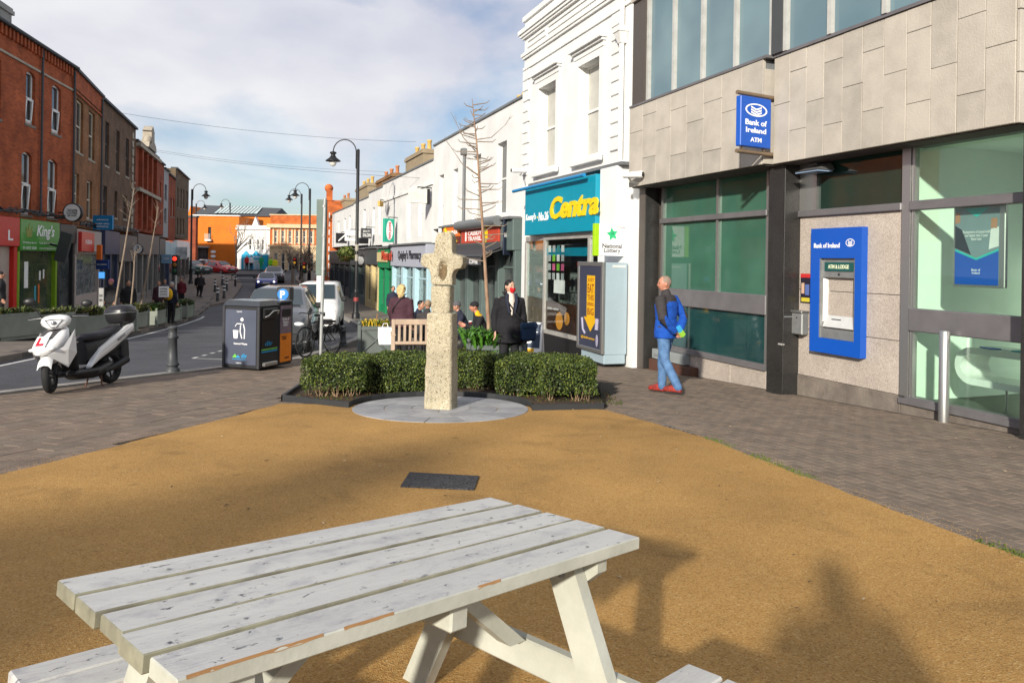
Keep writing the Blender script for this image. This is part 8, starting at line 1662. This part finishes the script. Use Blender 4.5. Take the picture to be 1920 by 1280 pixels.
man = person('man in royal blue fleece and jeans walking with hands behind his back', mp_, R_(229), MAN, 1.76, .016, jm_, M_jean, M_redsh, M_hgrey, M_skin2, 'crop', yaw=R_(42), extra=carton, kbulk=1.12, flare=1.03)
hp = man.matrix_basis @ V((.03 * 1, .26, .95)); ct = thing('drink_carton', 'small blue and green drink carton held behind the man back', 'carton', hp, man.rotation_euler.z); ct.rotation_euler = (R_(18), R_(30), man.rotation_euler.z)
sub('carton_body', ct, simple('carton_blue', (.05, .40, .75), .4), lambda b: b.bbox(-.035, .035, -.025, .025, 0, .09, .004)); sub('carton_base', ct, simple('carton_green', (.30, .60, .05), .4), lambda b: b.bbox(-.036, .036, -.026, .026, -.08, -.001, .004))
# woman with red mask behind the hedge
wp = V((ray(955, 600)[0] * 12.55, 12.55, G0(12.55)))
WOM = dict(elL=(.25, .02, 1.14), elR=(-.26, .03, 1.13), wrL=(.27, -.08, .90), wrR=(-.26, -.03, .87), haL=(.27, -.12, .83), haR=(-.26, -.05, .78))
def wom(o, J, k, Mh):
    sub('face_mask', o, cloth('red_mask', (.62, .012, .02)), lambda b: b.loft([[Mh @ V((x * w_, y0 - .012 * (1 - x * x) * 2, z)) for x in (-1, -.6, -.25, 0, .25, .6, 1)] for w_, y0, z in ((.058, -.068, -.012), (.066, -.079, -.035), (.060, -.082, -.065), (.040, -.066, -.105))], closed=False, cap=False))
    sub('jumper', o, cloth('cream_jumper', (.68, .60, .52)), lambda b: b.loft([[(x, y, z) for x, y in ((-w_, -d + .03), (-w_ * .5, -d), (0, -d - .008), (w_ * .5, -d), (w_, -d + .03))] for w_, d, z in ((.02, .150, 1.12), (.05, .152, 1.25), (.065, .142, 1.36), (.06, .10, 1.44), (.052, .075, 1.50))], closed=False, cap=False))
    sub('lapel', o, M_navy, lambda b: b.tube([(-.075, -.10, 1.47), (-.085, -.142, 1.36), (-.045, -.165, 1.15)], [.03, .028, .018], 6).tube([(.075, -.10, 1.47), (.085, -.142, 1.36), (.045, -.165, 1.15)], [.03, .028, .018], 6))
    sub('bag_strap', o, M_blk, lambda b: b.tube([(-.12, .02, 1.50), (-.06, -.155, 1.33), (.10, -.175, 1.10), (.25, -.13, .98)], .013, 5))
wo_ = person('woman in black coat with red face mask standing behind the hedge', wp, R_(16), WOM, 1.70, .016, cloth('black_wool_coat', (.010, .009, .013)), M_blk, M_blackp, M_hairb, M_skin3, 'pony', yaw=R_(22), coat=.16, extra=wom, kbulk=1.16, flare=1.16)
bg_ = thing('shoulder_bag', 'navy shoulder bag hanging at the masked woman side', 'bag', wo_.matrix_basis @ V((.30, -.12, .68)), R_(30)); sub('bag_body', bg_, cloth('navy_bag', (.012, .035, .085)), lambda b: b.bbox(-.14, .14, -.07, .07, 0, .30, .04)); sub('flap', bg_, cloth('navy_bag', (.012, .035, .085)), lambda b: b.bbox(-.15, .15, -.085, .04, .20, .315, .03))
# blond woman seen from behind with white carrier bag
bp = V((ray(752, 620)[0] * 15.9, 15.9, G0(15.9)))
def quilt(o, J, k, Mh): sub('bag_strap', o, M_blk, lambda b: b.tube([(-.13, .06, 1.46), (0, .15, 1.30), (.14, .16, 1.12), (.17, .05, 1.0)], .012, 5))
bw_ = person('blond woman in plum quilted jacket seen from behind near the cafe', bp, R_(168), dict(wrL=(.26, -.15, .95), haL=(.25, -.22, .93), elL=(.27, .0, 1.13)), 1.64, .02, M_plum, M_blk, M_blackp, M_blond, M_skin3, 'blond', coat=.04, kbulk=1.25, extra=quilt, flare=1.12)
cb2 = thing('carrier_bag', 'white paper carrier bag beside the blond woman', 'bag', (bp.x - .32, bp.y - .1, G0(15.9) + .38), R_(12)); sub('bag_body', cb2, M_sw, lambda b: b.loft([[(-w_, -.05, z), (w_, -.05, z), (w_, .05, z), (-w_, .05, z)] for w_, z in ((.13, 0), (.15, .15), (.15, .36))], smooth=False)); sub('handle', cb2, M_sw, lambda b: b.tube([(-.06, 0, .36), (-.04, 0, .44), (.04, 0, .44), (.06, 0, .36)], .008, 5))
# seated figures at the cafe
def SIT(lean=.0): return dict(pel=(0, .0, .52), waist=(0, -.01 - lean * .3, .66), chest=(0, -.02 - lean, .88), neck=(0, -.03 - lean * 1.4, 1.03), head=(0, -.07 - lean * 1.7, 1.19), shL=(.185, -.02 - lean, .97), shR=(-.185, -.02 - lean, .97), elL=(.23, -.10 - lean, .72), elR=(-.23, -.10 - lean, .72), wrL=(.12, -.34 - lean, .78), wrR=(-.12, -.34 - lean, .78), haL=(.08, -.41 - lean, .81), haR=(-.08, -.41 - lean, .81), hiL=(.09, -.02, .50), hiR=(-.09, -.02, .50), knL=(.12, -.44, .50), knR=(-.12, -.44, .50), anL=(.12, -.46, .09), anR=(-.12, -.46, .09), toL=(.13, -.63, .03), toR=(-.13, -.63, .03))
M_chair = simple('dark_cafe_chair', (.02, .02, .022), .6)
def chair(loc, rz, label):
    o = thing('cafe_chair', label, 'chair', loc, rz, 'dark cafe chairs'); sub('seat', o, M_chair, lambda b: b.bbox(-.23, .23, -.24, .22, .40, .44, .015)); sub('backrest', o, M_chair, lambda b: b.bbox(-.23, .23, .20, .24, .52, .86, .02))
    for x in (-.21, .21):
        for y, zt in ((-.22, .40), (.22, .86)): sub('leg', o, M_chair, lambda b: b.tube([(x, y, 0), (x, y, zt)], .016, 6))
        sub('armrest', o, M_chair, lambda b: b.tube([(x * 1.05, -.2, .40), (x * 1.05, -.2, .64), (x * 1.05, .2, .64)], .016, 6))
    return o
def ctable(loc, label):
    o = thing('cafe_table', label, 'table', loc, 0, 'small cafe tables'); sub('tabletop', o, M_chair, lambda b: b.lathe([(.34, .71), (.34, .735), (.32, .74)], 24)); sub('stem', o, M_chair, lambda b: b.tube([(0, 0, .02), (0, 0, .71)], .03, 8)); sub('base', o, M_chair, lambda b: b.lathe([(.22, 0), (.2, .02), (.04, .04)], 16)); return o
def seat(px, y, rz, label, h=1.74, lean=.1, clabel=None, **k):
    x = ray(px, 600)[0] * y; l = V((x, y, G0(y))); chair(l, rz, clabel); return person(label, l, rz, SIT(lean), h, .022, **k)
seat(874, 17.5, R_(-82), 'seated person in grey hood and navy coat right of the cross', clabel='chair under the person in the grey hood', top=M_navy, leg=M_navy, hair=M_grey, hairstyle='hat', skin=M_skin)
seat(908, 16.7, R_(-78) , 'seated person in black beanie and yellow hood by the tree', clabel='chair under the person in the black beanie', top=([M_blk, M_yelc], lambda c, J: 1 if c.z > V(J['neck']).z - .03 and c.y > V(J['neck']).y - .05 else 0), leg=M_blk, hair=M_blk, hairstyle='hat', skin=M_skin2, yaw=0)
seat(800, 17.6, R_(180), 'seated person in dark brown jacket left of the cross', clabel='chair under the person in the dark brown jacket', top=M_char, leg=M_blk, hair=mat('sandy_hair', (.30, .20, .13), .6, sc_=30), hairstyle='short')
seat(775, 18.8, R_(60), 'seated dark haired person behind the blond woman', clabel='chair under the dark haired person', top=M_navy, leg=M_blk, hair=M_hairb, hairstyle='short')
person('person in dark clothes standing at the green shop doorway', V((ray(737, 560)[0] * 31, 31., G0(31))), R_(20), None, 1.72, .035, M_navy, M_blk, M_blackp, M_hairbr, M_skin)
ctable(V((ray(887, 600)[0] * 17.0 + .05, 17.0, G0(17))), 'cafe table between the two seated people right of the cross'); ctable(V((ray(790, 600)[0] * 18.3, 18.35, G0(18.35))), 'cafe table left of the cross among the seated people')
tc_ = V((ray(887, 600)[0] * 17.0 - .05, 16.85, G0(17) + .741)); o = thing('takeaway_cup', 'dark red takeaway cup on the cafe table right of the cross', 'cup', tc_); sub('cup_body', o, simple('cup_maroon', (.20, .02, .03), .5), lambda b: b.lathe([(.03, 0), (.04, .11)], 14)); sub('lid', o, M_sw, lambda b: b.lathe([(.043, .111), (.043, .122), (.03, .13)], 14))
# people on the left footway and far away
def far(px, y, rz, label, **k):
    x = ray(px, 550)[0] * y; k.setdefault('leg', M_blk); return person(label, V((x, y, G(x, y) + .03)), rz, k.pop('J', None), k.pop('h', 1.72), k.pop('vox', .04), **k)
WALK = dict(knL=(.09, -.12, .50), anL=(.09, -.10, .10), toL=(.09, -.27, .05), knR=(-.09, .05, .50), anR=(-.09, .25, .13), toR=(-.09, .12, .03), wrL=(.25, .06, .9), haL=(.25, .08, .82), wrR=(-.24, -.16, .92), haR=(-.24, -.2, .85))
far(2, 23.5, R_(120), 'person in black at the left picture edge', top=M_blk, hair=M_hairb); far(208, 27.6, R_(-20), 'person in black with pink headwear outside the navy shop', top=M_blk, hair=cloth('pink_hat', (.5, .18, .22)), hairstyle='hat'); far(241, 28.3, R_(30), 'person in black outside the grey shops', top=M_blk, hair=M_hairb); far(298, 33., R_(0), 'person in dark purple coat among the far walkers', top=M_plum, hair=M_hairbr); far(309, 36., R_(10), 'person in grey coat among the far walkers', top=M_grey, hair=M_hairb); far(340, 42., R_(0), 'person in dark red coat further up the left footway', top=cloth('dark_red_coat', (.12, .01, .02)), hair=M_hairbr)
def pack(o, J, k, Mh): sub('backpack', o, M_yelc, lambda b: b.ball((0, .20, 1.22), (.20, .13, .26), 12, 8))
far(322, 31., R_(165), 'person in navy wearing a yellow backpack', top=M_navy, hair=mat('pale_cap', (.4, .38, .36), .7), hairstyle='hat', extra=pack)
far(377, 52., R_(170), 'person in dark coat walking away beside the island', top=M_char, hair=M_hairbr, J=WALK); far(371, 53., R_(170), 'shorter companion in black walking beside the dark coat', top=M_blk, hair=M_hairb, h=1.6, J=WALK); far(462, 86., R_(0), 'person in red top before the blue shop', top=cloth('red_top', (.5, .02, .02)), hair=M_hairb); far(470, 86., R_(0), 'person in white top before the blue shop', top=cloth('white_top', (.7, .7, .7)), hair=M_hairb); far(489, 86., R_(0), 'person in green before the blue shop', top=cloth('green_top', (.02, .3, .12)), leg=cloth('green_leg', (.02, .3, .12)), hair=M_hairbr); far(507, 82., R_(0), 'worker in green high visibility jacket', top=cloth('lime_hivis', (.25, .65, .02)), hair=M_hairb); far(515, 81., R_(20), 'worker in yellow high visibility jacket', top=cloth('yellow_hivis', (.75, .7, .02)), hair=M_hairb); far(596, 52., R_(0), 'person in red coat behind the sign board', top=cloth('red_top', (.5, .02, .02)), hair=M_hairb)
# the photographer (behind the camera: only the shadow is in the picture)
PH = dict(elL=(.33, -.06, 1.12), elR=(-.33, -.06, 1.12), wrL=(.13, -.24, 1.20), wrR=(-.13, -.24, 1.20), haL=(.07, -.28, 1.26), haR=(-.07, -.28, 1.26))
person('photographer whose shadow falls across the orange gravel', V((.10, -.45, G0(-.45))), R_(180), PH, 1.62, .03, M_navy, M_jean, M_blackp, M_hairbr, M_skin, 'blond', kbulk=1.35, coat=.15, flare=1.15)
# unseen block added behind the view point; outline cut to throw the gravel shadow
o = thing('added_shadow_block', 'added brick block behind the viewpoint, shaped to shade the left gravel', 'building', (-7.7, -13.4, G0(-13.4)), math.atan2(1.64, 1.58))
sub('wall', o, Bred, lambda b: b.prismz([(0, 0), (-16, 0), (-21.5, -2.44), (-5.48, -2.44)], -1.2, 7.4)); sub('parapet', o, M_slate, lambda b: b.prismz([(.05, .05), (-16, .05), (-21.5, -2.5), (-5.45, -2.5)], 7.401, 7.67))
for k in range(5):
    for z in (3.6, 5.6): window(o, -20.6 + k * 3., -19.5 + k * 3., z - .4, z + 1.1, -2.50)

bpy.data.scenes.remove(TMP)
